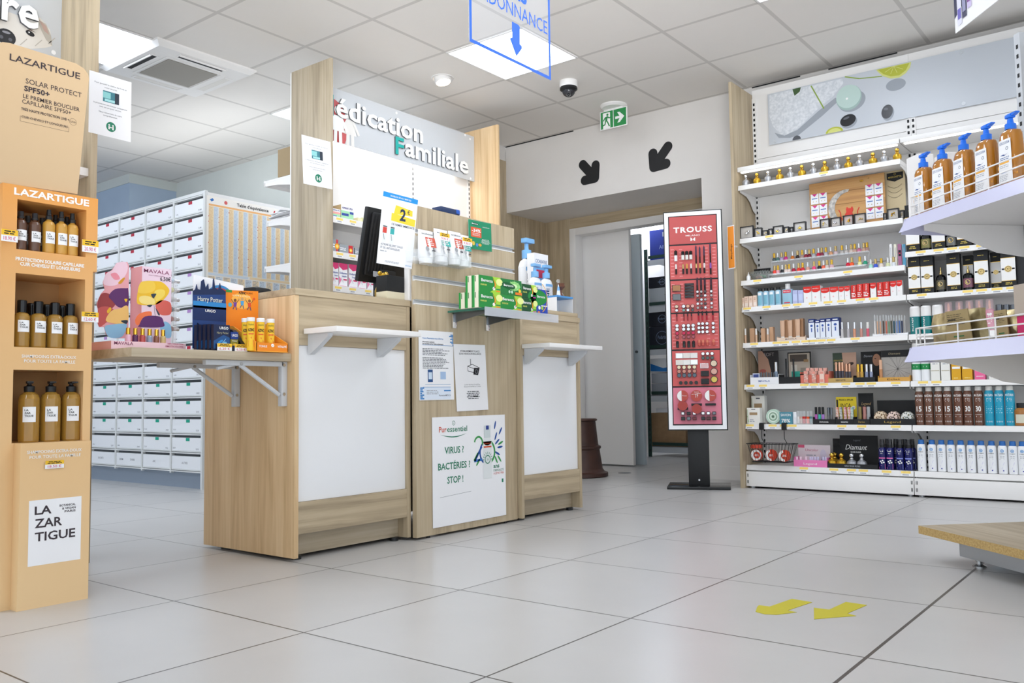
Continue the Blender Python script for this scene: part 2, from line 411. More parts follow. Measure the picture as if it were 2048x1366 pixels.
# wall with the door, clad in oak boards
DX0, DX1, DZ = PY(YD, 1140, 455).x, -2.80, PY(YD, 1145, 458).z
b = MB()
b.box((XS, YD, 0), (DX0, YD + 0.10, HZ + .05), 'oak_z'); b.box((DX0, YD, DZ), (-2.745, YD + 0.10, HZ + .05), 'oak_x'); b.box((DX1, YD + 0.001, 0), (-2.745, YD + 0.1, DZ), 'oak_z')
struct('wall_door', b)
b = MB(); b.box((XS - .12, 4.60, 0), (XS - .02, 9.6, CEIL), 'wall_paint'); b.box((XS - .02, 4.60, 0), (XS, YD + 0.1, 2.615), 'oak_z')
b.box((XS - .02, 4.60, 2.615), (XS - .005, YH, CEIL), 'wall_paint'); struct('wall_side', b)
b = MB(); b.box((-7.77, 4.60, 0), (XS - .02, 4.72, CEIL), 'pale_wall_paint'); struct('wall_left_rear', b)
b = MB(); b.box((-7.9, 4.125, 0), (-7.77, 4.72, CEIL - .085), 'blue_grey_paint'); b.box((-9.5, 4.125, 0), (-7.9, 4.22, CEIL - .085), 'blue_grey_paint'); b.box((-9.5, -4, 0), (-9.4, 4.125, CEIL - .085), 'blue_grey_paint')
b.box((-7.9, 4.115, CEIL - .085), (-7.765, 4.72, CEIL), 'pale_wall_paint'); b.box((-9.5, 4.115, CEIL - .085), (-7.9, 4.22, CEIL), 'pale_wall_paint')
struct('wall_left', b)
b = MB(); b.box((-5.3, 9.5, 0), (-1.5, 9.6, 2.5), 'wall_paint'); b.box((-1.6, YD + .12, 0), (-1.5, 9.5, 2.5), 'wall_paint'); struct('wall_stockroom', b)
# thin black strips where the ceiling meets the wall
b = MB()
for x0, x1 in ((-4.55, -3.85), (-2.34, -2.0), (-1.81, -1.38), (-0.57, 0.3)): b.box((x0, YH - 0.006, CEIL - 0.007), (x1, YH, CEIL), 'black_matt')
struct('trim_1', b)
# door frame and sliding leaf
b = MB(); FW = 0.062
b.box((DX0, YD - 0.014, 0), (DX0 + FW, YD + 0.10, DZ), 'white_plastic', 0.003); b.box((DX0 + FW, YD - 0.014, DZ - FW), (DX1 - FW, YD + 0.10, DZ), 'white_plastic', 0.003); b.box((DX1 - FW, YD - 0.014, 0), (DX1, YD + 0.10, DZ), 'white_plastic', 0.003)
struct('trim_2', b)
LX1 = XU(1262, YD + .115, 1.0)
b = MB(); b.box((DX0 + .04, YD + .115, 0.012), (LX1, YD + .155, DZ - .03), 'white_plastic', 0.003); dr = struct('door_1', b)
# ------------------------------------------------------------------ ceiling fittings
def ceiling_lights():
    t = thing('ceiling_light', 'square lit ceiling panel behind the hanging blue sign', 'ceiling light', group='ceiling light panels')
    b = MB(); s = 0.296
    for a in ((-s, -s, s, -s + .012), (-s, s - .012, s, s), (-s, -s, -s + .012, s), (s - .012, -s, s, s)): b.box((a[0], a[1], -0.008), (a[2], a[3], 0.0), 'white_plastic')
    b.build('frame', t)
    b = MB(); b.box((-s + .012, -s + .012, -0.005), (s - .012, s - .012, -0.001), 'lit_diffuser'); b.build('diffuser', t)
    lab = {(0, 0): 'square lit ceiling panel behind the hanging blue sign', (1, 1): 'square lit ceiling panel touching the air conditioning cassette', (1, 0): 'square lit ceiling panel peeking out beside the tall oak gondola board'}
    for i in range(-1, 4):  # leftmost column added out of view to brighten the drawers and rear floor
        for j in range(4):
            if (i, j) in ((-1, 0), (-1, 3), (0, 3), (3, 1), (2, 2), (3, 2), (3, 3), (1, 3)): continue
            x = -3.2675 - 1.782 * (1 - i); y = 4.2105 - 1.821 * j
            key = (1 - i, j)
            place(t, USED, (x, y, CEIL), 0, lab.get(key, 'square lit ceiling panel over the shop floor beyond the view'), 'ceiling light panels' if key in lab else 'further ceiling light panels')
ceiling_lights()
# air conditioning cassette
t = thing('air_conditioner', 'white four-way ceiling air conditioning cassette with grey grille', 'air conditioner', (-5.049, 2.997, CEIL))
b = MB(); s, s2 = 0.345, 0.315
b.prism(Fr((0, 0, 0), (1, 0, 0), (0, -1, 0)), [(-s, -s), (s, -s), (s, s), (-s, s)], 0, 0.012, 'white_plastic')
vs = [(-s, -s, -.012), (s, -s, -.012), (s, s, -.012), (-s, s, -.012), (-s2, -s2, -.036), (s2, -s2, -.036), (s2, s2, -.036), (-s2, s2, -.036)]
b.add(vs, [(0, 4, 5, 1), (1, 5, 6, 2), (2, 6, 7, 3), (3, 7, 4, 0), (4, 7, 6, 5)], 'white_plastic'); b.build('cassette', t)
b = MB(); b.box((-.17, -.17, -.041), (.17, .17, -.0365), mat('grille_grey', '#9c9890', 0.7)); b.build('grille', t)
b = MB()
for a in ((-.2, -.2, .2, -.185), (-.2, .185, .2, .2), (-.2, -.185, -.185, .185), (.185, -.185, .2, .185)): b.box((a[0], a[1], -.040), (a[2], a[3], -.0365), 'white_plastic')
b.build('grille_frame', t)
for k, o in enumerate((False, True, True, False)):
    b = MB(); T = Matrix.Rotation(k * PI / 2 - PI / 2, 4, 'Z')
    b.box((-.16, -.285, -.0368), (.16, -.235, -.0362), 'black_matt' if o else 'off_white', T=T)
    b.box((-.16, -.285, -.047 if o else -.039), (.16, -.277, -.0364), 'white_plastic', T=T)
    b.box((-.165, -.29, -.04), (-.155, -.23, -.0364), 'white_plastic', T=T); b.box((.155, -.29, -.04), (.165, -.23, -.0364), 'white_plastic', T=T)
    b.build('louvre', t)
# recessed spotlight
t = thing('downlight', 'round white recessed ceiling spotlight between two tiles', 'downlight', (PZ(CEIL, 885, 156).x, PZ(CEIL, 885, 156).y, CEIL))
b = MB(); b.lathe([(0.062, -.001), (0.075, -.004), (0.078, 0)], 'white_plastic', 28); b.build('trim_ring', t)
T = Matrix.Rotation(math.radians(-14), 4, 'Y')
b = MB(); b.lathe([(0.048, -.034), (0.055, -.03), (0.058, 0.01)], 'white_plastic', 28, T=T); b.build('housing', t)
b = MB(); b.lathe([(0, -.033), (0.048, -.033)], 'lit_warm', 28, T=T); b.build('lens', t)
# dome camera
t = thing('dome_camera', 'white and black dome security camera on the ceiling', 'security camera', (PZ(CEIL, 1137, 163).x, PZ(CEIL, 1137, 163).y, CEIL))
b = MB(); b.lathe([(0.062, 0), (0.062, -.035), (0.058, -.042), (0, -.042)][::-1], 'white_plastic', 28); b.build('base', t)
b = MB(); b.lathe([(0.058, -.042), (0.06, -.058), (0.05, -.066), (0.0, -.066)][::-1], 'black_plastic', 28); b.build('collar', t)
b = MB(); b.ball((0, 0, -.064), 0.045, 'black_clear', 24, h1=0.05); b.build('dome', t)
b = MB(); b.cyl((0, 0, -.07), (0.012, -.02, -.1), 0.014, 'white_plastic', 14); b.ball((0.013, -.022, -.101), 0.011, 'black_gloss', 12); b.build('lens', t)
# exit sign
p = PZ(CEIL, 1227, 211)
t = thing('exit_sign', 'green running man exit sign with arrow hanging from ceiling', 'exit sign', (p.x, p.y, CEIL))
b = MB(); b.lathe([(0, -.022), (.085, -.022), (.1, -.008), (.1, 0)], 'white_plastic', 28); b.box((-.08, -.008, -.034), (.08, .008, -.02), 'white_plastic', .002); b.build('base', t)
b = MB(); GRN = mat('exit_green', '#2b8a4a', 0.45); fw, fh = 0.112, 0.135
f = Fr((-.112, -.006, -.165))
b.box((-.116, -.006, -.17), (.116, .006, -.03), 'white_plastic', .002); f = Fr((-.112, -.0062, -.166))
b.rect(f, .003, .003, .109, .13, GRN, 1); b.rect(f, .115, .003, .221, .13, GRN, 1)
b.rect(f, .022, .003, .085, .122, 'white_ink', 2)            # doorway
b.disc(f, .062, .105, .009, GRN, 3); b.pg(f, [(.045, .092), (.066, .094), (.058, .055), (.042, .06)], GRN, 3)
for pq in (((.046, .088), (.032, .073)), ((.032, .073), (.028, .062)), ((.063, .09), (.074, .078)), ((.074, .078), (.09, .082)), ((.055, .06), (.066, .042)), ((.066, .042), (.078, .015)), ((.046, .06), (.04, .034)), ((.04, .034), (.012, .027))): b.line(f, *pq, .01, GRN, 3)
b.pg(f, [(.128, .058), (.165, .058), (.146, .028), (.166, .028), (.206, .067), (.166, .106), (.146, .106), (.165, .076), (.128, .076)], 'white_ink', 2)
b.build('sign_panel', t)
# hanging acrylic sign
SX = -1.9
bl, br = PX(SX, 938, 82), PX(SX, 1101, 162)
zb = (bl.z + br.z) / 2; W = br.y - bl.y; Hs = CEIL - 0.12 - zb
t = thing('hanging_sign', 'clear hanging sign with blue frame, blue lettering and down arrow', 'hanging sign', (SX, (bl.y + br.y) / 2, zb))
BLUE = mat('sign_blue', '#1f58b8', 0.4); Hs = 0.40
b = MB(); b.box((-.002, -W / 2, 0), (.002, W / 2, Hs), 'sign_acrylic'); b.build('panel', t)
f = Fr((.0022, -W / 2, 0), (0, 1, 0)); b = MB()
b.frame(f, 0, 0, W, Hs, .0125, BLUE, 1)
cxx = W * .546; q_ = W / 163; v_s = q_ * .66
b.pg(f, [(cxx + q_ * a, v_s * (c + 2)) for a, c in ((0, 12), (12, 33), (12, 37), (10, 39), (8, 39), (8, 73), (5, 76), (-8, 76), (-8, 45), (-12, 42), (-12, 39))], BLUE, 1)
b.text(f, 'ORDONNANCE', W * .5, v_s * 90, v_s * 26, BLUE, 1, fit=W * .92); b.text(f, 'sans', W * .52, v_s * 127, v_s * 34, BLUE, 1, bold=.03); b.text(f, 'Médicaments', W * .5, v_s * 175, v_s * 26, BLUE, 1, fit=W * .86, bold=.02)
b.build('print', t)
for y in (-W / 2 + .02, W / 2 - .02):
    b = MB(); b.cyl((0, y, Hs - .015), (0, y, CEIL - zb), .0008, 'steel', 5); b.cyl((-.006, y, Hs - .015), (.006, y, Hs - .015), .006, 'chrome', 10); b.build('wire', t)
# hanging poster, upper corner
d0 = CPOS + ray(1911, 67) * (2.1 / ray(1911, 67).length)
hd = math.atan2(A_F.x, A_F.y) + math.radians(-1.5)
U = Vector((-math.sin(hd), -math.cos(hd), 0)); 
t = thing('hanging_poster', 'dark blue and white poster hanging from the ceiling by the far corner', 'poster', tuple(d0))
f = Fr((0, 0, 0), U); b = MB(); b.prism(f, [(0, 0), (.42, 0), (.42, .55), (0, .55)], -.0015, 0, 'paper')
NB = mat('poster_navy', '#1f2145', 0.5)
b.pg(f, [(0, .03), (.0, .55), (.30, .55), (.30, .42), (.18, .20), (.05, .055)], NB); b.pg(f, [(.0, .2), (.0, .45), (.06, .5), (.07, .3)], mat('poster_violet', '#5a50a8', .5), 2)
for k, (u, v, hh) in enumerate(((.012, .01, .06), (.03, .018, .075), (.048, .03, .085), (.07, .045, .07))):
    b.rect(f, u, v, u + .016, v + hh, C(('#dcdcea', '#3a3a56', '#c8bce0', '#5a70a8')[k]), 3); b.rect(f, u + .002, v + .012, u + .014, v + hh * .55, C(('#6a62b8', '#9090b0', '#7a3a8a', '#3c5a48')[k]), 4)
b.text(f, 'AROMA', .17, .085, .02, 'black_ink', 2); b.greek(f, .11, .055, .24, .08, 2, 'grey_ink'); b.disc(f, .105, .095, .008, C('#7ba23a'), 2)
b.build('sheet', t)
for u in (.03, .39): b = MB(); q = f(u, .55); b.cyl(q, (q.x, q.y, CEIL - d0.z), .0008, 'steel', 5); b.build('wire', t)

# ------------------------------------------------------------------ counters
XF = -2.615; CT = 1.007
def counter(name, label, x, y0, y1, shelf, panel_y, left_end):
    """oak service counter facing +X between y0 and y1"""
    base = Vector((x - .29, (y0 + y1) / 2, 0)); t = thing(name, label, 'counter', base)
    P = lambda n, b: b.build(n, t, rel=base)
    b = MB(); b.box((x - .585, y0, CT - .026), (x + .004, y1, CT), 'oak_y', .002); P('worktop', b)
    for n, ya, yb in (('side_panel', y0, y0 + .02), ('side_panel', y1 - .02, y1)):
        b = MB(); b.box((x - .58, ya, .012), (x, yb, CT - .0265), 'pale_oak_z' if ya == y0 and left_end else 'oak_z', .0015); P(n, b)
    b = MB(); b.box((x - .024, y0 + .0205, .795), (x - .002, y1 - .0205, CT - .027), 'oak_y'); P('apron', b)
    b = MB(); b.box((x - .022, y0 + .0205, .214), (x - .012, y1 - .0205, .7945), 'white_gloss', .002); b.box((x - .03, y0 + .02, .21), (x - .0225, y1 - .02, .8), 'white_plastic'); P('front_panel', b)
    b = MB(); b.box((x - .024, y0 + .0205, .098), (x - .002, y1 - .0205, .2135), 'oak_y'); P('lower_rail', b)
    b = MB(); b.box((x - .075, y0 + .0205, .014), (x - .057, y1 - .0205, .0975), 'grey_oak_y'); P('plinth', b)
    b = MB(); b.box((x - .575, y0 + .0205, .02), (x - .56, y1 - .0205, CT - .03), 'oak_z'); P('back_panel', b)
    for yy in (y0 + .05, y1 - .05):
        for xx in (x - .05, x - .5): b = MB(); b.cyl((xx, yy, 0), (xx, yy, .014), .018, 'black_plastic', 12); P('foot', b)
    s0, s1, d, zs = shelf
    b = MB(); b.box((x + .004, s0, zs - .02), (x + d, s1, zs), 'white_plastic', .002); sh = P('bag_shelf', b)
    for yy in (s0 + .035, s1 - .05):
        b = MB(); pr = [(0, 0), (d * .62, 0), (d * .6, -.012), (d * .3, -.05), (.012, -.075), (0, -.075)]
        b.prism(Fr((x - .001, yy + .011, zs - .0205), (1, 0, 0)), pr, 0, .022, 'bracket_grey'); b.build('shelf_bracket', sh, rel=base)
    return t, base
cl, clb = counter('service_counter', 'oak service counter with white front panel and folding side flap', XF, 2.03, 2.632, (2.068, 2.505, .19, .856), None, True)
cr_, crb = counter('service_counter', 'oak service counter with white front panel beside the brown step stool', -2.56, 3.3265, 3.845, (3.29 + .045, 3.80, .17, .847), None, False)
# folding flap on the end of the first counter
FZ = .763; FY0, FX0, FX1 = 1.412, -2.632, -3.03
b = MB(); b.box((FX1, FY0, FZ - .03), (FX0, 2.0295, FZ), 'grey_oak_y', .002); fl = b.build('folding_flap', cl, rel=clb)
for xx in (FX0 - .035, FX0 - .33):
    b = MB(); zt = FZ - .0305
    b.box((xx - .011, 1.69, zt - .018), (xx + .011, 2.012, zt), 'bracket_grey', .002)
    b.box((xx - .011, 2.004, zt - .165), (xx + .011, 2.0295, zt), 'bracket_grey', .002)
    b.cyl((xx, 1.83, zt - .014), (xx, 2.0, zt - .122), .008, 'bracket_grey', 8); b.cyl((xx, 1.74, zt - .03), (xx, 1.83, zt - .01), .006, 'bracket_grey', 8)
    for yy, zz in ((1.83, zt - .012), (2.014, zt - .012), (2.014, zt - .12)): b.cyl((xx + .0105, yy, zz), (xx + .0135, yy, zz), .006, 'steel', 10)
    b.build('folding_bracket', fl, rel=clb)
b = MB(); b.box((XF - .585, 2.6325, CT - .026), (-2.625, 3.326, CT), 'oak_y', .002); b.box((XF - .57, 2.6325, .02), (XF - .55, 3.326, CT - .0265), 'oak_z'); cl and b.build('rear_worktop', cl, rel=clb)
# ------------------------------------------------------------------ slat wall panel between the counters
SLX = -2.585; SY0, SY1, SZ1 = 2.636, 3.322, 1.415
slb = Vector((SLX - .01, (SY0 + SY1) / 2, 0)); sl = thing('slatwall_panel', 'tall oak slatwall panel standing between the two counters', 'display panel', slb)
GZ = (1.305, 1.2025, 1.103, 1.001)
b = MB(); zz = [.010] + [z for g in sorted(GZ) for z in (g - .011, g + .011)] + [SZ1]
for a, c in zip(zz[::2], zz[1::2]): b.box((SLX - .018, SY0, a), (SLX, SY1, c), 'oak_z')
b.box((SLX - .024, SY0, .010), (SLX - .0185, SY1, SZ1), 'oak_z'); b.build('board', sl, rel=slb)
for g in GZ:
    b = MB(); b.box((SLX - .018, SY0, g - .0105), (SLX - .012, SY1, g + .0105), 'bracket_grey'); b.box((SLX - .012, SY0, g - .0105), (SLX + .001, SY1, g - .006), 'white_metal'); b.box((SLX - .006, SY0, g + .006), (SLX + .001, SY1, g + .0105), 'grey_metal'); b.build('groove_rail', sl, rel=slb)
b = MB(); b.box((SLX - .055, SY0 - .012, CT + .001), (SLX - .03, SY0 + .004, 1.41), 'white_plastic', .002); b.build('back_post', sl, rel=slb)
for yy in (SY0 + .08, SY1 - .08): b = MB(); b.cyl((SLX - .012, yy, 0), (SLX - .012, yy, .010), .008, 'black_plastic', 10); b.build('foot', sl, rel=slb)

# glass shelf on the slat wall
GY0 = PX(SLX, 894, 622).y; GZS = .975
bq = ray(968, 615); yc = GY0; gd = PY(GY0, 968, 615).x - SLX
GY1 = YU(1101, SLX + gd, GZS)
gb = Vector((SLX, (GY0 + GY1) / 2, GZS - .008)); gs = thing('glass_shelf', 'glass shelf on metal brackets holding the green vitamin boxes', 'shelf', gb)
b = MB(); b.box((SLX + .004, GY0, GZS - .008), (SLX + gd, GY1, GZS), 'green_glass_edge'); b.build('glass_plate', gs, rel=gb)
for yy in (GY0 + .04, GY0 + .27):
    b = MB(); b.box((SLX + .0012, yy - .013, GZS - .075), (SLX + .012, yy + .013, GZS - .009), 'chrome', .003)
    b.prism(Fr((SLX + .012, yy + .004, GZS - .0085), (1, 0, 0)), [(0, 0), (gd * .8, 0), (gd * .8, -.012), (.03, -.034), (0, -.04)], 0, .008, 'dark_steel'); b.build('bracket', gs, rel=gb)
b = MB(); b.box((SLX + gd + .0005, GY0 + .003, GZS - .034), (SLX + gd + .0035, GY1 + .06, GZS + .004), 'frosted'); b.build('price_rail', gs, rel=gb)
# ------------------------------------------------------------------ print helpers on known planes
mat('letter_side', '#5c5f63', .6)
def fx(x): return Fr((x, 0, 0), (0, 1, 0))            # u = world y, v = world z, faces +X
def fy(y): return Fr((0, y, 0), (1, 0, 0))            # u = world x, v = world z, faces -Y
def tx(b, x, s, uL, vL, uR, vR, hpx, m, bold=0.0, k=2, depth=0.0):
    p, q = PX(x, uL, vL), PX(x, uR, vR); h = PX(x, uL, vL - hpx).z - p.z
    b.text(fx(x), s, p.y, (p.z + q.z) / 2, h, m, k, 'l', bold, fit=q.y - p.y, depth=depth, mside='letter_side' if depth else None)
def ty(b, y, s, uL, vL, uR, vR, hpx, m, bold=0.0, k=2, depth=0.0):
    p, q = PY(y, uL, vL), PY(y, uR, vR); h = PY(y, uL, vL - hpx).z - p.z
    b.text(fy(y), s, p.x, (p.z + q.z) / 2, h, m, k, 'l', bold, fit=q.x - p.x, depth=depth)
def sheetX(x, tl, tr, bl):
    """frame of a sheet lying in plane X=x with its corners at these points of the view; returns frame, width, height"""
    a, c, d = PX(x, *tl), PX(x, *tr), PX(x, *bl)
    return Fr(d, c - a, a - d), (c - a).length, (a - d).length
YEL = C('#f2c12e', .6); YELP = C('#f7d873', .6); PINKT = C('#d0286a', .7)
def price_label(b, f, u, v, w, h, price=None):
    b.rect(f, u, v, u + w, v + h, 'paper', 1); b.rect(f, u, v + h * .52, u + w, v + h, YEL if price else YELP, 2)
    if price:
        b.text(f, price, u + w * .5, v + h * .12, h * .3, PINKT, 2, fit=w * .72)
        b.greek(f, u + w * .06, v + h * .58, u + w * .94, v + h * .95, 2, 'black_ink', 3)
    else: b.rect(f, u + w * .15, v + h * .14, u + w * .8, v + h * .36, 'light_ink', 2)

# ------------------------------------------------------------------ two-sided shelving with the family medicine sign
GX = -3.9
GL0 = PX(GX, 661, 115).y; GZ1 = PX(GX, 661, 115).z; GR = PX(GX, 995, 258).y
GXS = PY(GR, 948, 265).x; GXB = PY(GL0, 583, 142).x
gb = Vector((GX - .2, (GL0 + GR) / 2, 0)); g = thing('shelving_unit', 'double-sided medicine shelving with grey sign between tall oak boards', 'shelving', gb)
P = lambda n, b, par=None: b.build(n, par or g, rel=gb)
b = MB(); b.box((GXB, GL0, 0), (GX, GL0 + .02, GZ1), 'grey_oak_z', .001); P('end_board', b)
b = MB(); b.box((GXB - .012, GL0 + .001, .5), (GXB - .0005, GL0 + .019, GZ1 - .002), 'white_plastic'); P('edge_strip', b)
b = MB(); b.box((GXB, GR, 0), (GX, GR + .02, GZ1 - .02), 'pale_oak_z', .001); P('end_board', b)
XB = GXS - .05
b = MB(); b.box((XB - .03, GL0 + .0205, .05), (XB, GR - .0005, GZ1 - .1), 'white_metal'); P('back_panel', b)
b = MB(); b.box((GXB + .02, GL0 + .0205, 0), (GX, GR - .0005, .12), 'white_metal'); P('plinth', b)
ymid = YU(825, XB, 1.9)
for yy in (ymid, GR - .012):
    b = MB(); b.box((XB + .0005, yy - .012, .12), (XB + .006, yy + .012, GZ1 - .12), 'white_metal')
    for i in range(34): b.box((XB + .0061, yy - .004, 1.22 + i * .035), (XB + .0066, yy + .004, 1.24 + i * .035), 'black_matt')
    P('upright', b)
b = MB(); zs0 = (PX(GXS, 661, 282).z + PX(GXS, 948, 362).z) / 2; zs1 = (PX(GXS, 661, 175).z + PX(GXS, 948, 272).z) / 2
b.box((XB + .003, GL0 + .03, zs0 + .03), (GXS - .01, GR - .22, zs0 + .045), 'lit_strip'); P('light_strip', b)
b = MB(); b.box((XB + .0005, GL0 + .025, zs0 + .0455), (GXS - .0065, GR - .002, zs0 + .07), 'white_metal'); P('strip_housing', b)  # hidden box added to stop the strip's light leaking up to the ceiling
SGN = mat('sign_grey', '#c3c6c9', .35); TEAL = mat('sign_teal', '#1fa39b', .4); SRED = mat('sign_red', '#c04848', .45); SWH = mat('sign_white', '#f0f0ee', .35)
b = MB(); b.box((GXS - .006, GL0 + .0205, zs0), (GXS, GR - .0005, zs1), SGN); f = fx(GXS)
cc = PX(GXS, 664, 250); b.pg(f, [(cc.y + .125 * math.cos(a * PI / 16), max(zs0 + .002, cc.z + .17 * math.sin(a * PI / 16))) for a in range(32)], SRED, 1)
for kk, (u, v, sc, m) in ((9, (675, 287, .98, SWH)), (3, (700, 294, .96, 'off_white'))):
    q = PX(GXS, u, v); X = lambda a, c: (q.y + a * sc, q.z + c * sc)
    b.disc(f, *X(0, .215), .028, m, kk); b.pg(f, [X(-.028, .18), X(.028, .18), X(.055, .08), X(-.055, .08)], m, kk + 1)
    for a in (-1, 1): b.line(f, X(a * .018, .1), X(a * .022, .0), .026, m, kk + (3 + a)); b.line(f, X(a * .025, .172), X(a * .075, .09), .02, m, kk + 5 + (a > 0) * .5)
for (u, v) in ((940, 278), (941, 357), (793, 226), (930, 270)):
    q = PX(GXS, u, v); b.disc(f, q.y, q.z, .009, 'white_gloss', 2)
sg = P('sign_panel', b)
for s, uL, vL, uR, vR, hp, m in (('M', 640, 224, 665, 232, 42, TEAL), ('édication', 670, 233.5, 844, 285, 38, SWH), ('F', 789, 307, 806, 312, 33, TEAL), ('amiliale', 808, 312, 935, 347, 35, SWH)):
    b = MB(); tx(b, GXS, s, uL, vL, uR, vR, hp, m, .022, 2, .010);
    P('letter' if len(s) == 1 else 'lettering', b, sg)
# front shelves
SHZ = [PX(GX - .02, 661, v).z for v in (432.5, 502.7, 571)]
for z in SHZ:
    b = MB(); b.box((XB + .0005, GL0 + .022, z - .012), (GX - .02, GR - .002, z), 'white_metal'); sh = P('shelf', b)
    b = MB(); b.box((GX - .0195, GL0 + .022, z - .034), (GX - .012, GR - .002, z + .004), 'white_plastic'); rl = P('price_rail', b, sh)
    for i in range(5):
        b = MB(); y = GL0 + .06 + i * .11 + random.uniform(-.02, .02); b.box((GX - .0119, y, z - .03), (GX - .0113, y + .05, z - .002), 'paper'); price_label(b, fx(GX - .0112), y, z - .03, .05, .028); P('price_tag', b, sh)
# shelves on the far side, seen past the end board
for (u, v) in ((529, 363), (535, 442), (530, 534)):
    y = GL0 + .03; q = PY(y, u, v); x0 = q.x; z = q.z
    b = MB(); b.box((x0, y, z - .012), (XB - .031, GR - .01, z), 'white_metal'); b.box((x0 - .006, y, z - .034), (x0, GR - .01, z + .004), 'white_plastic'); sh = P('shelf', b)
    b = MB(); L = XB - .031 - x0; b.prism(Fr((x0 + .008, y + .004, z - .0125), (1, 0, 0)), [(0, 0), (L - .01, 0), (L - .01, -.085), (L * .7, -.05), (L * .35, -.03), (0, -.022)], 0, .004, 'white_metal'); P('shelf_bracket', b, sh)
b = MB()
for i in range(3): b.cyl((GXB - .05 + i * .022, GL0 + .05, PY(GL0, 529, 363).z + .001), (GXB - .05 + i * .022, GL0 + .05, PY(GL0, 529, 363).z + .05), .002, 'white_metal', 6)
P('divider_pin', b)
q = PY(GL0 + .06, 553, 355)
t = thing('cardboard_carton', 'brown cardboard box on the top back shelf beside tall oak board', 'box', (q.x + .1, GL0 + .2, q.z + .002))
b = MB(); b.box((-.1, -.13, 0), (.055, .13, PY(GL0 + .06, 553, 300).z - q.z), mat('dull_brown', '#a08c6c', .8)); b.build('carton', t)  # added block in place of the wood wall behind this shelf
q = PY(GL0 + .05, 540, 430)
t = thing('paper_stack', 'crumpled white paper bags heaped on the middle back shelf', 'paper', (q.x + .05, GL0 + .17, PY(GL0 + .03, 535, 442).z + .006))
b = MB()
for i in range(5):
    T = Matrix.Translation((random.uniform(-.01, .02), random.uniform(-.02, .02), .004 + i * .012)) @ Matrix.Rotation(random.uniform(-.12, .12), 4, 'Y') @ Matrix.Rotation(random.uniform(-.3, .3), 4, 'Z')
    b.box((-.08, -.1, 0), (.07, .1, .004), 'paper', T=T)
b.build('sheet', t)
# medicine boxes on the front shelves
def carton(name, label, cat, w, d, h, face, paintf, side=None, group=None, loc=(0, 0, 0), rotz=0.0, top=None):
    """box standing on z=0, front towards local -Y, with printed front"""
    t = thing(name, label, cat, loc, rotz, group)
    b = MB(); b.box((-w / 2, 0, 0), (w / 2, d, h), side or face); f = Fr((-w / 2, -.0002, 0)); b.rect(f, 0, 0, w, h, face, 0)
    if top: b.rect(Fr((-w / 2, 0, h + .0002), (1, 0, 0), (0, 1, 0)), 0, 0, w, d, top, 0)
    if paintf: paintf(b, f, w, h)
    b.build('carton', t); return t
def asp(b, f, w, h):
    b.rect(f, 0, 0, w, h * .62, C('#a9dcae'), 1); b.text(f, 'ASPIRINE UPSA', w / 2, h * .74, h * .12, C('#3b2a7a'), 2, fit=w * .86, bold=.02); b.rect(f, w * .05, h * .28, w * .6, h * .45, C('#3b4fa0'), 2); b.rect(f, w * .7, h * .45, w, h * .6, C('#3b4fa0'), 2)
def asp2(b, f, w, h):
    b.rect(f, 0, 0, w, h * .45, C('#a9dcae'), 1); b.rect(f, 0, h * .45, w, h * .68, C('#f0a8a0'), 1); b.text(f, 'ASPIRINE UPSA', w / 2, h * .78, h * .12, C('#3b2a7a'), 2, fit=w * .86, bold=.02); b.rect(f, w * .1, h * .1, w * .55, h * .28, C('#4a6fc0'), 2)
def yq(u, x=GX - .05, z=1.3): return YU(u, x, z)
def med_row(z, items):
    for (uL, uR, hpx, name, label, face, pf, side) in items:
        y0, y1 = yq(uL, z=z), yq(uR, z=z); h = PX(GX - .05, uL, 500 - hpx).z - PX(GX - .05, uL, 500).z
        carton(name, label, 'medicine box', y1 - y0 - .003, .10, h, face, pf, side, None, (GX - .04, (y0 + y1) / 2, z + .0005), FACE_X)
med_row(SHZ[0], [(662, 679, 19, 'aspirin_box', 'small white, pink and green aspirin box beside the oak end board', 'paper', asp2, C('#c9b48e')),
                 (679.5, 705, 30, 'aspirin_box', 'tall white and green aspirin box on the upper shelf', 'paper', asp, C('#c9b48e')),
                 (713, 722, 10, 'medicine_box', 'tiny pale yellow box on upper shelf left of the black monitor', C('#e6e2b8'), None, None),
                 (722.5, 732, 12, 'medicine_box', 'tiny pale yellow box on upper shelf, half behind the black monitor', C('#dfe0b0'), None, None)])
def sun(b, f, w, h):
    b.rect(f, 0, 0, w, h, C('#9aa0a6', .3), 1); b.rect(f, w * .62, 0, w * .92, h, C('#c8323a'), 2); b.disc(f, w * .77, h * .5, h * .22, C('#f0a020'), 3); b.disc(f, w * .77, h * .5, h * .12, C('#ffe27a'), 4); b.greek(f, w * .05, h * .35, w * .55, h * .7, 2, 'paper', 3, 'l')
med_row(SHZ[1], [(661.5, 675, 27, 'pain_relief_box', 'tall grey and red pain relief box with sun burst', C('#9aa0a6', .3), sun, C('#7a7d80')),
                 (676, 706, 19, 'pain_relief_box', 'wide silver pain relief box with red sun stripe', C('#aeb3b8', .3), sun, C('#7a7d80')),
                 (707, 724, 16, 'pain_relief_box', 'silver and orange box behind the monitor edge on middle shelf', C('#b8a0a0', .3), sun, C('#7a7d80'))])
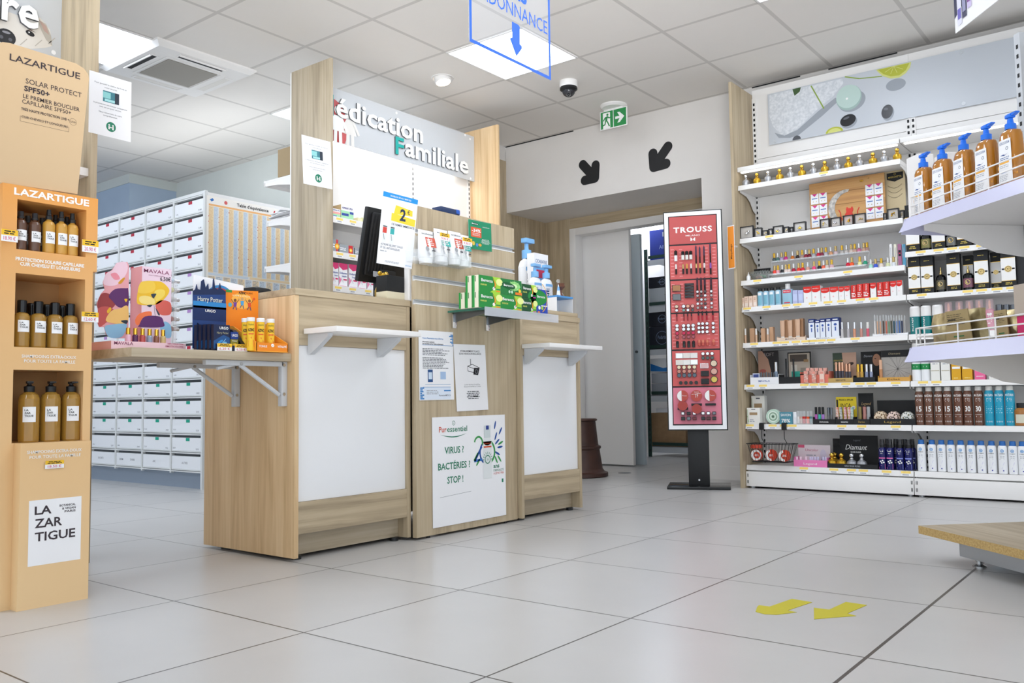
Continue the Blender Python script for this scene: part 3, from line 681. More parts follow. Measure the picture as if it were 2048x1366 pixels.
def doli(b, f, w, h):
    b.pg(f, [(0, h), (w, h), (w, h * .78), (w * .45, h * .72), (0, h * .86)], C('#e0407c'), 1); b.pg(f, [(0, h * .1), (w * .3, h * .32), (0, h * .45)], C('#e88ab0'), 1)
    b.text(f, 'Doliprane', w / 2, h * .56, h * .075, C('#2b4a9c'), 2, fit=w * .86, bold=.02); b.text(f, 'Liquiz', w * .62, h * .44, h * .065, C('#2b4a9c'), 2, fit=w * .55, bold=.02)
    b.rect(f, w * .5, h * .3, w * .92, h * .36, C('#d0366a'), 2); b.line(f, (w * .25, h * .4), (w * .5, h * .2), h * .03, C('#c8ccd6'), 2); b.rect(f, w * .1, h * .05, w * .9, h * .07, C('#e88ab0'), 2)
med_row(SHZ[2], [(u0, u1, 48, 'syrup_box', 'white and pink liquid painkiller box, %s from the oak end board' % ORD[i], 'paper', doli, C('#d8cdd2')) for i, (u0, u1) in enumerate(((661.5, 675), (675.5, 693), (695, 713.5), (714, 731)))]
        + [(u0, u1, hh, 'syrup_box', lb, 'paper', doli, C('#d8cdd2')) for (u0, u1, hh, lb) in ((732, 748, 40, 'white and pink liquid painkiller box below the monitor screen corner'), (749, 757, 38, 'white and pink liquid painkiller box just behind the small black box'))])
# blue box on top, behind the slat wall
q = PX(GX - .1, 893, 424)
# ------------------------------------------------------------------ second shelving unit with the animal sign
VX = -3.25
VY = PX(VX, 187, 100).y; VXS = PY(VY, 123, 60).x
vb = Vector((VX - .2, VY - .7, 0)); v_ = thing('shelving_unit', 'shelving with dog picture sign and oak end board behind orange display', 'shelving', vb)
P2 = lambda n, b, par=None: b.build(n, par or v_, rel=vb)
b = MB(); b.box((VXS - .12, VY, 0), (VX, VY + .022, 2.6), 'oak_z', .001); P2('end_board', b)
b = MB(); b.box((VXS - .08, VY - 1.4, .05), (VXS - .05, VY - .0005, 2.5), 'white_metal'); P2('back_panel', b)
b = MB(); b.box((VXS - .12, VY - 1.4, 0), (VX, VY - .0005, .12), 'white_metal'); P2('plinth', b)
for z in (.5, .85, 1.15, 1.48):
    b = MB(); b.box((VXS - .049, VY - 1.4, z - .03), (VX - .02, VY - .001, z), 'white_metal'); P2('shelf', b)
zv = (PX(VXS, 0, 84).z + PX(VXS, 123, 117).z) / 2
b = MB(); b.box((VXS - .006, VY - 1.4, zv), (VXS, VY - .0005, zv + .5), SGN); f = fx(VXS)
FUR = mat('print_fur', '#d9d4cc', .5); FUR2 = mat('print_fur_shade', '#b4aea4', .5); FUR3 = mat('print_fur_rose', '#b59a90', .5); BK = mat('print_black', '#1d1d20', .45)
X = lambda u, v: (PX(VXS, u, v).y, PX(VXS, u, v).z)
b.pg(f, [X(-40, 60), X(-20, 20), X(20, 25), X(60, 40), X(80, 35), X(100, 60), X(104, 92), X(90, 96), X(60, 98), X(20, 88), X(-40, 80)], FUR, 1)
b.pg(f, [X(74, 38), X(92, 48), X(102, 72), X(104, 92), X(92, 80), X(82, 60)], FUR2, 2); b.pg(f, [X(78, 40), X(92, 52), X(98, 70), X(88, 62)], FUR3, 3)
u, v = X(12, 74); b.disc(f, u, v, .035, BK, 3, ry=.032); b.disc(f, u - .017, v - .005, .007, C('#55555c'), 4); b.disc(f, u + .015, v - .006, .007, C('#55555c'), 4); b.disc(f, u, v + .018, .015, C('#8a8a90'), 4, ry=.005)
u, v = X(60, 67); b.disc(f, u, v, .017, BK, 3, ry=.010, rot=-15); b.disc(f, u - .004, v + .003, .003, 'white_ink', 4); b.pg(f, [X(50, 62), X(60, 58), X(72, 66), X(60, 61)], C('#6a5a52'), 3)
for (a, c) in ((-25, 84), (40, 90), (70, 92), (96, 88)): b.line(f, X(a, c), X(a + 14, c - 12), .003, FUR2, 2)
u, v = X(107, 105); b.disc(f, u, v, .009, 'white_gloss', 2)
sg = P2('sign_panel', b)
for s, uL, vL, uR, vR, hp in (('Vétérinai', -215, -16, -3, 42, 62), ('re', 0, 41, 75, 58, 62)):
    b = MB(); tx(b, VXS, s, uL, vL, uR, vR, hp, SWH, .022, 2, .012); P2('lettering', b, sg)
q = PX(VX - .05, 152, 388)
t = thing('lotion_bottle', 'white and blue bottle peeking out behind the beige display topper', 'bottle', (VX - .045, VY - .05, 1.4805))
b = MB(); b.lathe([(0, 0), (.02, 0, C('#2a6db5')), (.022, .02, 'paper'), (.022, .07, C('#2f8fc0')), (.02, .085, 'paper'), (.009, .1), (.006, .13), (0, .131)], 'paper', 16); b.build('body', t)
# ------------------------------------------------------------------ orange hair-care floor display
LX, LXP = -2.704, -2.661
lb = Vector((-2.86, 1.195, 0)); la = thing('floor_display', 'tall orange cardboard hair-care display with three bottle niches', 'floor display', lb)
P = lambda n, b, par=None: b.build(n, par or la, rel=lb)
nt, bs, L = nodes('display_print')      # printed colour fade of the cardboard, orange above, sand below
tc = nt.nodes.new('ShaderNodeTexCoord'); sp = nt.nodes.new('ShaderNodeSeparateXYZ'); L.new(tc.outputs['Object'], sp.inputs[0])
cr = nt.nodes.new('ShaderNodeValToRGB'); e = cr.color_ramp.elements; mr = nt.nodes.new('ShaderNodeMapRange'); mr.inputs[2].default_value = 1.25
L.new(sp.outputs[2], mr.inputs[0]); L.new(mr.outputs[0], cr.inputs[0]); L.new(cr.outputs[0], bs.inputs['Base Color']); bs.inputs['Roughness'].default_value = .6
e[0].position = 0; e[0].color = (*lin('#e8c797'), 1); e[1].position = 1; e[1].color = (*lin('#e29a48'), 1); k = e.new(.62); k.color = (*lin('#e3b77f'), 1)
Y0, Y1, N0, N1, ZT = 1.053, 1.333, 1.094, 1.297, 1.233
NI = ((1.043, 1.191), (.755, .972), (.474, .688)); XBK = -3.02
b = MB(); CD = 'display_print'
b.box((XBK, Y0, 0), (LX, N0, ZT), CD); b.box((XBK, N1, 0), (LX, Y1 - .012, ZT), CD); b.box((XBK, Y1 - .012, 1.0), (LX, Y1, ZT), CD)
zs = [0] + [z for n in NI[::-1] for z in n] + [ZT]
for a, c in zip(zs[::2], zs[1::2]): b.box((XBK, N0, a), (LX, N1, c), CD)
b.box((XBK - .01, Y0, 0), (XBK, Y1, ZT), CD); b.box((LX - .18, N0, .4), (LX - .175, N1, 1.2), 'display_inside')
f = fx(LX + .0003)
tx(b, LX, 'LAZARTIGUE', 28, 387, 178, 414, 13, 'white_ink', .03)
tx(b, LX, 'PROTECTION SOLAIRE CAPILLAIRE', 31, 520, 168, 535, 6.5, 'white_ink', .03); tx(b, LX, 'CUIR CHEVELU ET LONGUEURS', 40, 530.5, 160, 543, 6.5, 'white_ink', .03)
for vv in (716, 905.5):
    if vv < 800: tx(b, LX, 'SHAMPOOING EXTRA-DOUX', 43, vv, 152, vv + 1, 6, 'white_ink', .03); tx(b, LX, 'POUR TOUTE LA FAMILLE', 48, vv + 10, 150, vv + 10, 6, 'white_ink', .03)
P('cabinet', b)
b = MB(); b.box((LX + .0003, 1.101, 0), (LXP, 1.303, .474), CD)
tx(b, LXP, 'SHAMPOOING EXTRA-DOUX', 54, 907, 163, 903, 6, 'white_ink', .03); tx(b, LXP, 'POUR TOUTE LA FAMILLE', 59, 917, 161, 913, 6, 'white_ink', .03)
f = fx(LXP); a0, a1 = PX(LXP, 55, 1134), PX(LXP, 163, 992); b.rect(f, a0.y, a0.z, a1.y, a1.z, 'paper', 1)
INK = mat('warm_ink', '#3a3136', .7)
tx(b, LXP, 'LA', 69, 1030, 103, 1026, 16, INK, .02); tx(b, LXP, 'ZAR', 69, 1056, 124, 1050, 17, INK, .02); tx(b, LXP, 'TIGUE', 69, 1083, 150, 1073, 17, INK, .02)
for i, s in enumerate(('BOTANICAL', '& VEGAN', 'PARIS')): tx(b, LXP, s, 119 + i * 5, 1013 + i * 6, 151, 1010 + i * 6, 4, INK, .02)
P('pocket', b)
b = MB(); f = fx(LX - .012)
X = lambda u, v: (PX(LX - .012, u, v).y, PX(LX - .012, u, v).z)
pts = [X(-22, 362), X(155, 388), X(178, 158), X(176, 148), X(168, 137), X(152, 127), X(20, 86), X(5, 84), X(-8, 88), X(-18, 98), X(-22, 112)]
b.prism(f, pts, -.004, 0, 'topper_card')
x = LX - .012
tx(b, x, 'LAZARTIGUE', 19, 121, 160, 158, 13, INK, .012); tx(b, x, 'SOLAR PROTECT', 51, 168, 163, 194, 10, INK); tx(b, x, 'SPF50+', 48, 182, 99, 193, 10, INK, .03)
tx(b, x, 'LE PREMIER BOUCLIER', 46, 197, 159, 222, 8, INK); tx(b, x, 'CAPILLAIRE SPF50+', 44, 208, 142, 228, 8, INK); tx(b, x, 'TRÈS HAUTE PROTECTION UVB +', 42, 220, 138, 242, 5, INK, .02)
tx(b, x, 'CUIR CHEVELU ET LONGUEURS', 43, 236, 135, 256, 5, INK); q0, q1 = PX(x, 40, 240), PX(x, 138, 250); b.frame(f, q0.y, q0.z - .003, q1.y, q0.z + .013, .0007, INK)
q = PX(x, 146, 244); b.ring(f, q.y, q.z, .011, .0007, INK); b.text(f, 'UVA', q.y, q.z - .003, .006, INK, 2)
P('topper', b)
def plab(u0, v0, u1, v1, x, price):
    b = MB(); a0, a1 = PX(x, u0, v1), PX(x, u1, v0 + (v1 - v0) * .12); b.box((x - .0005, a0.y, a0.z), (x, a1.y, a1.z), 'paper'); price_label(b, fx(x), a0.y, a0.z, a1.y - a0.y, a1.z - a0.z, price); P('price_label', b)
plab(2, 459, 36, 481, LX + .02, '18.90 €'); plab(164, 480, 197, 503, LX + .004, '20.90 €'); plab(163, 623, 197, 643, LX + .004, '12.60 €'); plab(90, 917, 128, 938, LXP + .003, '18.50 €')
def lzr(b, R, z0, z1, w):
    f = CylFr(R + .0003, 0); b.rect(f, -w / 2, z0, w / 2, z1, 'paper', 1, 8); h = (z1 - z0)
    for i, s in enumerate(('LA', 'ZAR', 'TIGUE')): b.text(f, s, -w * .36, z0 + h * (.72 - .19 * i), h * .12, 'black_ink', 2, 'l', .02, fit=w * (.3, .45, .66)[i])
def lz_bottle(name, label, cat, R, H, body, capm, pump, lab, group, sh=.82):
    t = thing(name, label, cat, (0, 0, -50), FACE_X, group)
    b = MB(); b.lathe([(0, 0), (R * .94, 0), (R, .004), (R, H * sh * .86), (R * .86, H * sh * .94), (R * .42, H * sh), (R * .4, H * sh + .004)], body, 20)
    if lab: lzr(b, R, lab[0], lab[1], lab[2])
    b.build('body', t); b = MB(); z = H * sh
    if pump == 'spray': b.lathe([(R * .55, z + .002), (R * .55, z + H * .09), (R * .4, z + H * .11), (R * .36, z + H * .24), (0, z + H * .25)], capm, 16); b.build('spray_head', t)
    elif pump == 'clear': b.lathe([(R * .6, z + .002), (R * .6, z + H * .06)], 'black_plastic', 16); b.lathe([(R * .5, z + H * .06), (R * .46, z + H * .2), (0, z + H * .2)], 'black_clear', 16); b.build('cap', t)
    elif pump == 'cap': b.lathe([(R * .62, z - .002), (R * .62, z + H * .24), (R * .55, z + H * .255), (0, z + H * .255)], capm, 18); b.build('cap', t)
    else:
        b.lathe([(R * .5, z), (R * .52, z + H * .09), (R * .3, z + H * .1), (R * .2, z + H * .12), (R * .2, z + H * .135), (R * .34, z + H * .137), (R * .34, z + H * .175), (0, z + H * .178)], capm, 16); b.box((-R * .3, -R * 1.5, z + H * .145), (R * .3, 0, z + H * .172), capm, .001); b.build('pump', t)
    return t
BL, GD, AM, PU = (lz_bottle('spray_bottle', 'x', 'bottle', .0165, .115, 'brown_lotion', 'black_plastic', 'clear', (.028, .06, .03), 'spray bottles in the upper niche'),
                  lz_bottle('spray_bottle', 'x', 'bottle', .0175, .138, 'gold_lotion', 'black_plastic', 'spray', (.03, .066, .03), 'spray bottles in the upper niche', .74),
                  lz_bottle('shampoo_bottle', 'x', 'bottle', .0215, .137, 'amber_liquid', 'black_gloss', 'cap', (.045, .08, .034), 'shampoo bottles in the middle niche', .77),
                  lz_bottle('pump_bottle', 'x', 'bottle', .0285, .178, 'amber_liquid', 'black_plastic', 'pump', (.06, .105, .036), 'pump bottles in the lower niche', .84))
def niche(first, us, x, z, lab, turn=0.0):
    for i, u in enumerate(us): place(first, USED, (x, YU(u, x, z + .05), z + .0005), FACE_X + turn + random.uniform(-.12, .12), lab % ORD[i])
niche(BL, (41, 69), LX - .022, NI[0][0], 'brown spray bottle in the upper niche front row, %s from the 18.90 label')
niche(BL, (55, 84), LX - .075, NI[0][0], 'brown spray bottle in the rear row of the upper niche, %s of two')
niche(GD, (97, 122, 144), LX - .025, NI[0][0], 'gold spray bottle in the upper niche front row, %s from the brown ones')
niche(GD, (110, 133), LX - .085, NI[0][0], 'gold spray bottle in the rear row of the upper niche, %s of two')
niche(AM, (43, 76, 109, 140), LX - .028, NI[1][0], 'amber shampoo bottle with black cap in the middle niche front row, %s of four')
niche(AM, (62, 93, 124), LX - .095, NI[1][0], 'amber shampoo bottle in the middle niche rear row, %s of three')
niche(PU, (57, 100, 141), LX - .034, NI[2][0], 'amber bottle with black pump in the lower niche, %s of three', -.25)

# ------------------------------------------------------------------ paper notices
def notice(name, label, x, tl, tr, bl, paint, cat='notice'):
    f, w, h = sheetX(x, tl, tr, bl); o = f.O.copy(); t = thing(name, label, cat, o)
    f.O = Vector((0, 0, 0)); b = MB(); b.prism(f, [(0, 0), (w, 0), (w, h), (0, h)], -.0008, 0, 'paper'); paint(b, f, w, h); b.build('sheet', t); return t
def pharm(b, f, w, h):
    b.text(f, 'Pour garantir la chaîne du froid et', w * .5, h * .83, h * .022, 'grey_ink', 2, fit=w * .76); b.text(f, 'votre sécurité', w * .5, h * .78, h * .022, 'grey_ink', 2, fit=w * .3)
    b.rect(f, w * .32, h * .56, w * .7, h * .74, C('#3d7f8c'), 1); b.rect(f, w * .32, h * .62, w * .5, h * .72, C('#8fd0cf'), 2); b.rect(f, w * .6, h * .56, w * .7, h * .74, C('#26303e'), 2); b.rect(f, w * .36, h * .57, w * .6, h * .61, C('#a9dfe0'), 2)
    b.text(f, 'le pharmacien vaccinateur uniquement', w * .5, h * .5, h * .022, 'grey_ink', 2, fit=w * .8); b.text(f, 'avec ses propres vaccins.', w * .5, h * .455, h * .022, 'grey_ink', 2, fit=w * .52)
    b.text(f, 'Nous remercions de votre', w * .5, h * .37, h * .022, 'grey_ink', 2, fit=w * .54); b.text(f, 'compréhension.', w * .5, h * .325, h * .022, 'grey_ink', 2, fit=w * .34)
    G = C('#1e7d5e'); b.disc(f, w * .52, h * .17, w * .115, G, 1, n=28)
    for s in (-1, 1):
        b.disc(f, w * (.52 + s * .045), h * .195, w * .02, 'white_ink', 2); b.rect(f, w * (.52 + s * .045) - w * .018, h * .125, w * (.52 + s * .045) + w * .018, h * .178, 'white_ink', 2); b.line(f, (w * (.52 + s * .045), h * .17), (w * .52, h * .155), w * .018, 'white_ink', 2)
notice('paper_notice', 'white vaccine notice with green round symbol hanging beside beige topper', VX + .002, (179, 140), (263, 165), (177, 264), pharm)
notice('paper_notice', 'white vaccine notice with green round symbol on tall grey oak board', GX + .003, (603, 269), (661, 284), (607, 367), pharm)
PB = C('#2f7fc2')
def p_blue(b, f, w, h):
    b.text(f, "Votre Pharmacie vous informe", w * .1, h * .88, h * .022, PB, 2, 'l', .01, fit=w * .6); b.text(f, 'Information patients', w * .1, h * .83, h * .018, 'black_ink', 2, 'l', .02, fit=w * .34); b.text(f, 'Les nouvelles cartes Vitale en pharmacie', w * .1, h * .802, h * .018, 'black_ink', 2, 'l', .02, fit=w * .6)
    b.rect(f, w * .1, h * .79, w, h * .796, PB)
    for i, l in enumerate((.03, .06, .1, .04, .09, .05, .12, .08)): b.rect(f, w * (1 - l), h * (.8 + .021 * i), w, h * (.815 + .021 * i), PB)
    b.greek(f, w * .1, h * .64, w * .88, h * .75, 5, 'grey_ink', 2, 'l', .45, 3); b.greek(f, w * .1, h * .45, w * .88, h * .62, 8, 'grey_ink', 2, 'l', .45, 4)
    b.rect(f, w * .24, h * .26, w * .38, h * .44, C('#234f86'), 2); b.rect(f, w * .26, h * .3, w * .36, h * .4, C('#cfe0f2'), 3); b.rect(f, w * .6, h * .3, w * .76, h * .41, C('#a8c2e2'), 2)
    b.rect(f, w * .16, h * .225, w * .9, h * .229, PB); b.rect(f, w * .03, h * .01, w * .9, h * .19, C('#dfe8f4'), 1); b.rect(f, w * .1, h * .185, w * .9, h * .19, PB, 2)
    for i, l in enumerate((.1, .06, .1, .04, .08, .06, .1)): b.rect(f, w * .02, h * (.015 + .025 * i), w * (.03 + l), h * (.033 + .025 * i), PB, 2)
    b.rect(f, w * .7, h * .125, w * .9, h * .145, PB, 2); b.greek(f, w * .2, h * .08, w * .6, h * .15, 3, 'light_ink', 2, 'l'); b.text(f, 'Pharmacien MEDUCA', w * .55, h * .055, h * .022, 'grey_ink', 2, 'l', fit=w * .35)
notice('paper_notice', 'white and blue information letter taped on the slatwall panel', SLX + .003, (837, 660), (906, 664.5), (839, 801), p_blue)
def p_cam(b, f, w, h):
    b.text(f, 'ETABLISSEMENT PLACE', w * .5, h * .885, h * .026, 'black_ink', 2, fit=w * .6); b.text(f, 'SOUS VIDEOSURVEILLANCE', w * .5, h * .845, h * .026, 'black_ink', 2, fit=w * .7)
    K = 'black_ink'; t = w * .012
    Q = [(.40, .67), (.62, .63), (.62, .57), (.40, .6)]; Q = [(a * w, c * h) for a, c in Q]
    for i in range(4): b.line(f, Q[i], Q[(i + 1) % 4], t, K)
    b.pg(f, [(w * .6, h * .645), (w * .78, h * .645), (w * .72, h * .535), (w * .57, h * .545)], K); b.disc(f, w * .67, h * .59, w * .05, 'grey_ink', 2); b.disc(f, w * .67, h * .59, w * .03, K, 3)
    b.line(f, (w * .4, h * .67), (w * .55, h * .7), t, K); b.line(f, (w * .55, h * .7), (w * .78, h * .645), t, K); b.line(f, (w * .5, h * .69), (w * .5, h * .78), w * .02, 'grey_ink')
    b.text(f, "Loi N° 95-73 du 21.01.95 et", w * .52, h * .385, h * .017, 'grey_ink', 2, fit=w * .5); b.text(f, 'Décret N° 96-926 du 17.10.96', w * .52, h * .355, h * .017, 'grey_ink', 2, fit=w * .52)
    b.greek(f, w * .32, h * .17, w * .74, h * .3, 5, 'grey_ink', 2, 'c', .5, 9); b.rect(f, w * .52, h * .205, w * .68, h * .222, K, 3)
notice('paper_notice', 'white video surveillance notice with camera drawing on slatwall panel', SLX + .004, (907, 688), (970, 690), (914, 823), p_cam)
GR_ = C('#1f7d5c')
def p_pur(b, f, w, h):
    OR = C('#d2502c'); b.text(f, 'Pur', w * .085, h * .86, h * .05, OR, 2, 'l', .01, fit=w * .095); b.text(f, 'essentiel', w * .19, h * .86, h * .05, GR_, 2, 'l', .01, fit=w * .265)
    b.ring(f, w * .275, h * .94, w * .02, w * .004, GR_); b.text(f, 'é', w * .275, h * .932, h * .015, GR_, 2)
    P_ = [(w * (.1 + .35 * i / 12), h * (.838 - .032 * math.sin(PI * i / 12))) for i in range(13)] + [(w * (.1 + .35 * i / 12), h * (.838 - .022 * math.sin(PI * i / 12))) for i in range(12, -1, -1)]
    b.pg(f, P_, GR_)
    b.text(f, 'VIRUS ?', w * .155, h * .66, h * .06, GR_, 2, 'l', .015, fit=w * .25); b.text(f, 'BACTÉRIES ?', w * .07, h * .515, h * .06, GR_, 2, 'l', .015, fit=w * .42); b.text(f, 'STOP !', w * .185, h * .385, h * .06, GR_, 2, 'l', .015, fit=w * .21)
    b.line(f, (w * .09, h * .265), (w * .5, h * .285), .0012, 'grey_ink')
    # number twenty in leaf colours with the spray can
    B1, B2 = C('#1e4f9c'), C('#3d9a52')
    b.ring(f, w * .61, h * .735, w * .065, w * .018, B2, 2, 20, -20, 170); b.line(f, (w * .655, h * .70), (w * .555, h * .565), w * .022, B1, 2); b.line(f, (w * .545, h * .565), (w * .66, h * .575), w * .022, C('#2f6fb8'), 2); b.line(f, (w * .545, h * .57), (w * .6, h * .64), w * .018, B2, 2)
    b.ring(f, w * .735, h * .64, w * .115, w * .02, B1, 1, 30, 90, 400); b.ring(f, w * .735, h * .64, w * .115, w * .02, B2, 2, 20, -60, 60)
    for u, v, a in ((.85, .9, 75), (.93, .84, 55), (.86, .79, 65), (.93, .72, 20), (.88, .735, 35), (.92, .68, 5), (.88, .62, -25), (.91, .565, -50), (.6, .55, 50), (.86, .56, -60)): b.disc(f, w * u, h * v, w * .04, B1 if a % 2 else B2, 2, ry=w * .010, rot=a)
    b.rect(f, w * .675, h * .385, w * .795, h * .745, C('#e4e8e8', .3), 3); b.disc(f, w * .735, h * .745, w * .06, C('#e4e8e8', .3), 3, ry=h * .04); b.rect(f, w * .69, h * .78, w * .78, h * .9, C('#cfd8d8', .3), 4); b.rect(f, w * .715, h * .86, w * .755, h * .9, C('#2b3f8c'), 5)
    b.text(f, 'Puressentiel', w * .735, h * .72, h * .014, OR, 5, fit=w * .1); b.rect(f, w * .68, h * .685, w * .79, h * .7, C('#d2502c'), 5); b.ring(f, w * .735, h * .57, w * .04, w * .008, GR_, 5); b.text(f, '20', w * .735, h * .56, h * .018, GR_, 5)
    for i in range(9): a = PI * i / 8; b.line(f, (w * (.735 + .05 * math.cos(a)), h * .57 + w * .05 * math.sin(a)), (w * (.735 + .07 * math.cos(a)), h * .57 + w * .07 * math.sin(a)), w * .005, GR_, 5)
    b.text(f, 'ans', w * .82, h * .48, h * .04, GR_, 2, 'l', .02, fit=w * .085); b.text(f, "D'EFFICACITÉ", w * .82, h * .445, h * .02, GR_, 2, 'l', 0, fit=w * .15); b.text(f, "À L'ÉTAT PUR", w * .82, h * .415, h * .02, OR, 2, 'l', 0, fit=w * .15); b.rect(f, w * .94, h * .33, w * .965, h * .365, GR_)
notice('poster', 'large white virus and bacteria poster with green print on slatwall panel', SLX + .003, (864, 835), (1009.5, 829), (866, 1057), p_pur, 'poster')
# ------------------------------------------------------------------ medicine drawer cabinet
CY, CX1, CW = 3.349, -5.29, .3835
cb = Vector((-6.25, 3.6, 0)); ca = thing('drawer_cabinet', 'large white cabinet of labelled medicine drawers behind the counter', 'drawer cabinet', cb)
P = lambda n, b, par=None: b.build(n, par or ca, rel=cb)
NC, NR, DZ0, DZP = 5, 15, .122, .1268; CX0 = CX1 - .02 - NC * CW
DRW = mat('drawer_white', '#eef0f3', .45); RAILW = mat('rail_white', '#dcdedd', .45)
b = MB(); b.box((CX0 - .02, CY + .02, .11), (CX1, 4.13, 2.035), 'white_plastic'); P('carcass', b)
b = MB(); b.box((CX0 - .02, CY - .004, 2.022), (CX1, CY + .02, 2.045), RAILW)
for i in range(NC + 1): b.box((CX1 - .02 - i * CW, CY - .004, .1 if i else 0), (CX1 - (.0 if i == 0 else .002) - i * CW, CY + .02, 2.022), RAILW)
for j in range(NR + 1): b.box((CX0, CY - .002, DZ0 + j * DZP - .012), (CX1 - .02, CY + .02, DZ0 + j * DZP - .004), RAILW)
P('face_frame', b)
b = MB(); b.box((CX0, CY + .03, 0), (CX1 - .02, CY + .05, .11), mat('plinth_blue_grey', '#8d99a8', .5)); P('plinth', b)
TABS = {'r': C('#b8243c'), 'v': C('#b58ac8'), 't': C('#17a286')}
WORDS = ('ALBI', 'VERAP', 'OLM', 'SILO', 'ELOX', 'METO', 'VAL', 'DOX', 'CLOP', 'INEX', 'PER', 'LEV', 'ZOL', 'RAM')
def drawer(c, r):
    x0 = CX1 - .02 - (c + 1) * CW + .021; x1 = CX1 - .02 - c * CW - .003; z0 = DZ0 + (NR - 1 - r) * DZP; h = DZP - .03
    b = MB(); b.box((x0, CY + .001, z0), (x1, CY + .019, z0 + h), DRW); b.box((x0, CY - .001, z0 + .0005), (x1, CY + .0009, z0 + .01), RAILW)
    b.box((x0, CY + .0192, z0 + h + .0005), (x1, CY + .0196, z0 + DZP - .0125), mat('drawer_gap', '#55585c', .8))
    rn = random.Random(c * 31 + r); f = Fr((x0, CY + .001, z0)); w = x1 - x0
    if r < 14:
        b.text(f, rn.choice(WORDS), w * .88, .016, .011, 'grey_ink', 1, fit=w * .1); b.text(f, rn.choice(WORDS), w * .04, .02, .010, 'grey_ink', 1, 'l', fit=w * .09)
    else:
        for s, u in ((('AUTRES', .45),), (('ABC', .42),), (('DERM', .2), ('DIVERS', .65)), (('SACHETS', .4),), ())[c]: b.text(f, s, w * u, h * .45, .014, 'grey_ink', 1)
    d = P('drawer', b)
    k = 'r' if r < 4 else 'v' if r < 8 else 'r' if r == 8 else None if r == 9 else 't' if r < 14 else None
    if r == 13 and c > 1: k = None
    if k:
        b = MB(); u = w * (.52 if c else .55); b.box((x0 + u - .022, CY - .0008, z0 + h - .022), (x0 + u + .022, CY + .0006, z0 + h - .001), TABS[k]); P('index_tab', b, d)
for c in range(NC):
    for r in range(NR): drawer(c, r)
# equivalence chart on its end
f, w, h = sheetX(CX1 + .002, (412, 390), (574, 420), (412, 575)); w = .745
t = thing('wall_chart', 'orange and blue equivalence chart on the end of white drawer cabinet', 'chart', f.O.copy()); f.O = Vector((0, 0, 0)); f.U = Vector((0, 1, 0)); f.V = Vector((0, 0, 1)); f.W = Vector((1, 0, 0))
b = MB(); b.prism(f, [(0, 0), (w, 0), (w, h), (0, h)], -.001, 0, C('#f4efe8', .3))
b.text(f, "Table d'équivalence", w * .5, h * .94, .022, 'black_ink', 2, fit=w * .36, bold=.02); b.disc(f, w * .2, h * .955, .013, C('#d05a5a')); b.pg(f, [(w * .03, h * .96), (w * .06, h * .98), (w * .075, h * .96), (w * .05, h * .94)], C('#2f6fb8')); b.pg(f, [(w * .73, h * .92), (w * .75, h * .92), (w * .76, h * .975), (w * .745, h * .97)], C('#c8323a'))
OR1, BL1 = C('#f4dcb4', .4), C('#d8e2ec', .4)
b.rect(f, w * .02, h * .895, w * .98, h * .915, C('#f3b878', .4))
for i in range(9):
    u0 = w * (.02 + .107 * i); rn = random.Random(i)
    b.rect(f, u0, h * .17, u0 + w * .05, h * .89, OR1); b.rect(f, u0 + w * .053, h * .17, u0 + w * .1, h * .89, BL1)
    b.greek(f, u0 + w * .003, h * .18, u0 + w * .048, h * .885, 50, C('#dfbd8c', .6), 2, 'l', .4, i); b.greek(f, u0 + w * .055, h * .18, u0 + w * .098, h * .885, 50, C('#b8c6d6', .6), 2, 'l', .4, i + 20)
    for q in range(3): v = rn.uniform(.2, .88); b.rect(f, u0 - w * .004, h * v, u0 + w * .004, h * (v + .008), C('#c8323a'), 3)
b.rect(f, w * .02, h * .14, w * .45, h * .165, BL1); b.rect(f, w * .47, h * .14, w * .98, h * .165, OR1)
for i in range(12): b.rect(f, w * (.02 + .08 * i), h * .02, w * (.09 + .08 * i), h * .13, BL1 if i % 2 else OR1); b.greek(f, w * (.025 + .08 * i), h * .02, w * (.085 + .08 * i), h * .13, 7, 'light_ink', 2, 'l', .4, i)
b.build('sheet', t)

# ------------------------------------------------------------------ goods on the folding flap
def onflap(u, v): return PZ(FZ, u, v)
PK, PK2, LIL = C('#f2bcc4', .5), C('#eeb0bc', .5), C('#edd3e2', .5)
p = onflap(222, 699); TXF = p.x; TY0 = p.y; TY1 = YU(371.5, TXF, FZ + .01)
mb_ = Vector((TXF - .09, (TY0 + TY1) / 2, FZ + .0008)); mv = thing('cosmetic_display', 'pink cardboard nail polish display with printed poppies on the flap', 'counter display', mb_)
P = lambda n, b, par=None: b.build(n, par or mv, rel=mb_)
z0 = FZ + .001; zt = PX(TXF, 222, 681).z
b = MB(); b.box((TXF - .19, TY0, z0), (TXF, TY1, zt), PK); f = fx(TXF + .0002); b.rect(f, TY0, z0, TY1, zt, C('#f3d0da', .5), 1)
tx(b, TXF, 'MAVALA', 228, 689, 266, 690, 6, C('#8c3f66'), .02, 3); tx(b, TXF, 'NEW COLLECTION', 335, 689, 366, 690, 2.5, C('#b03f70'), .02, 3); tx(b, TXF, 'EMOTICOLORS', 331, 694.5, 366, 695, 3.2, C('#b03f70'), .02, 3); P('tray', b)
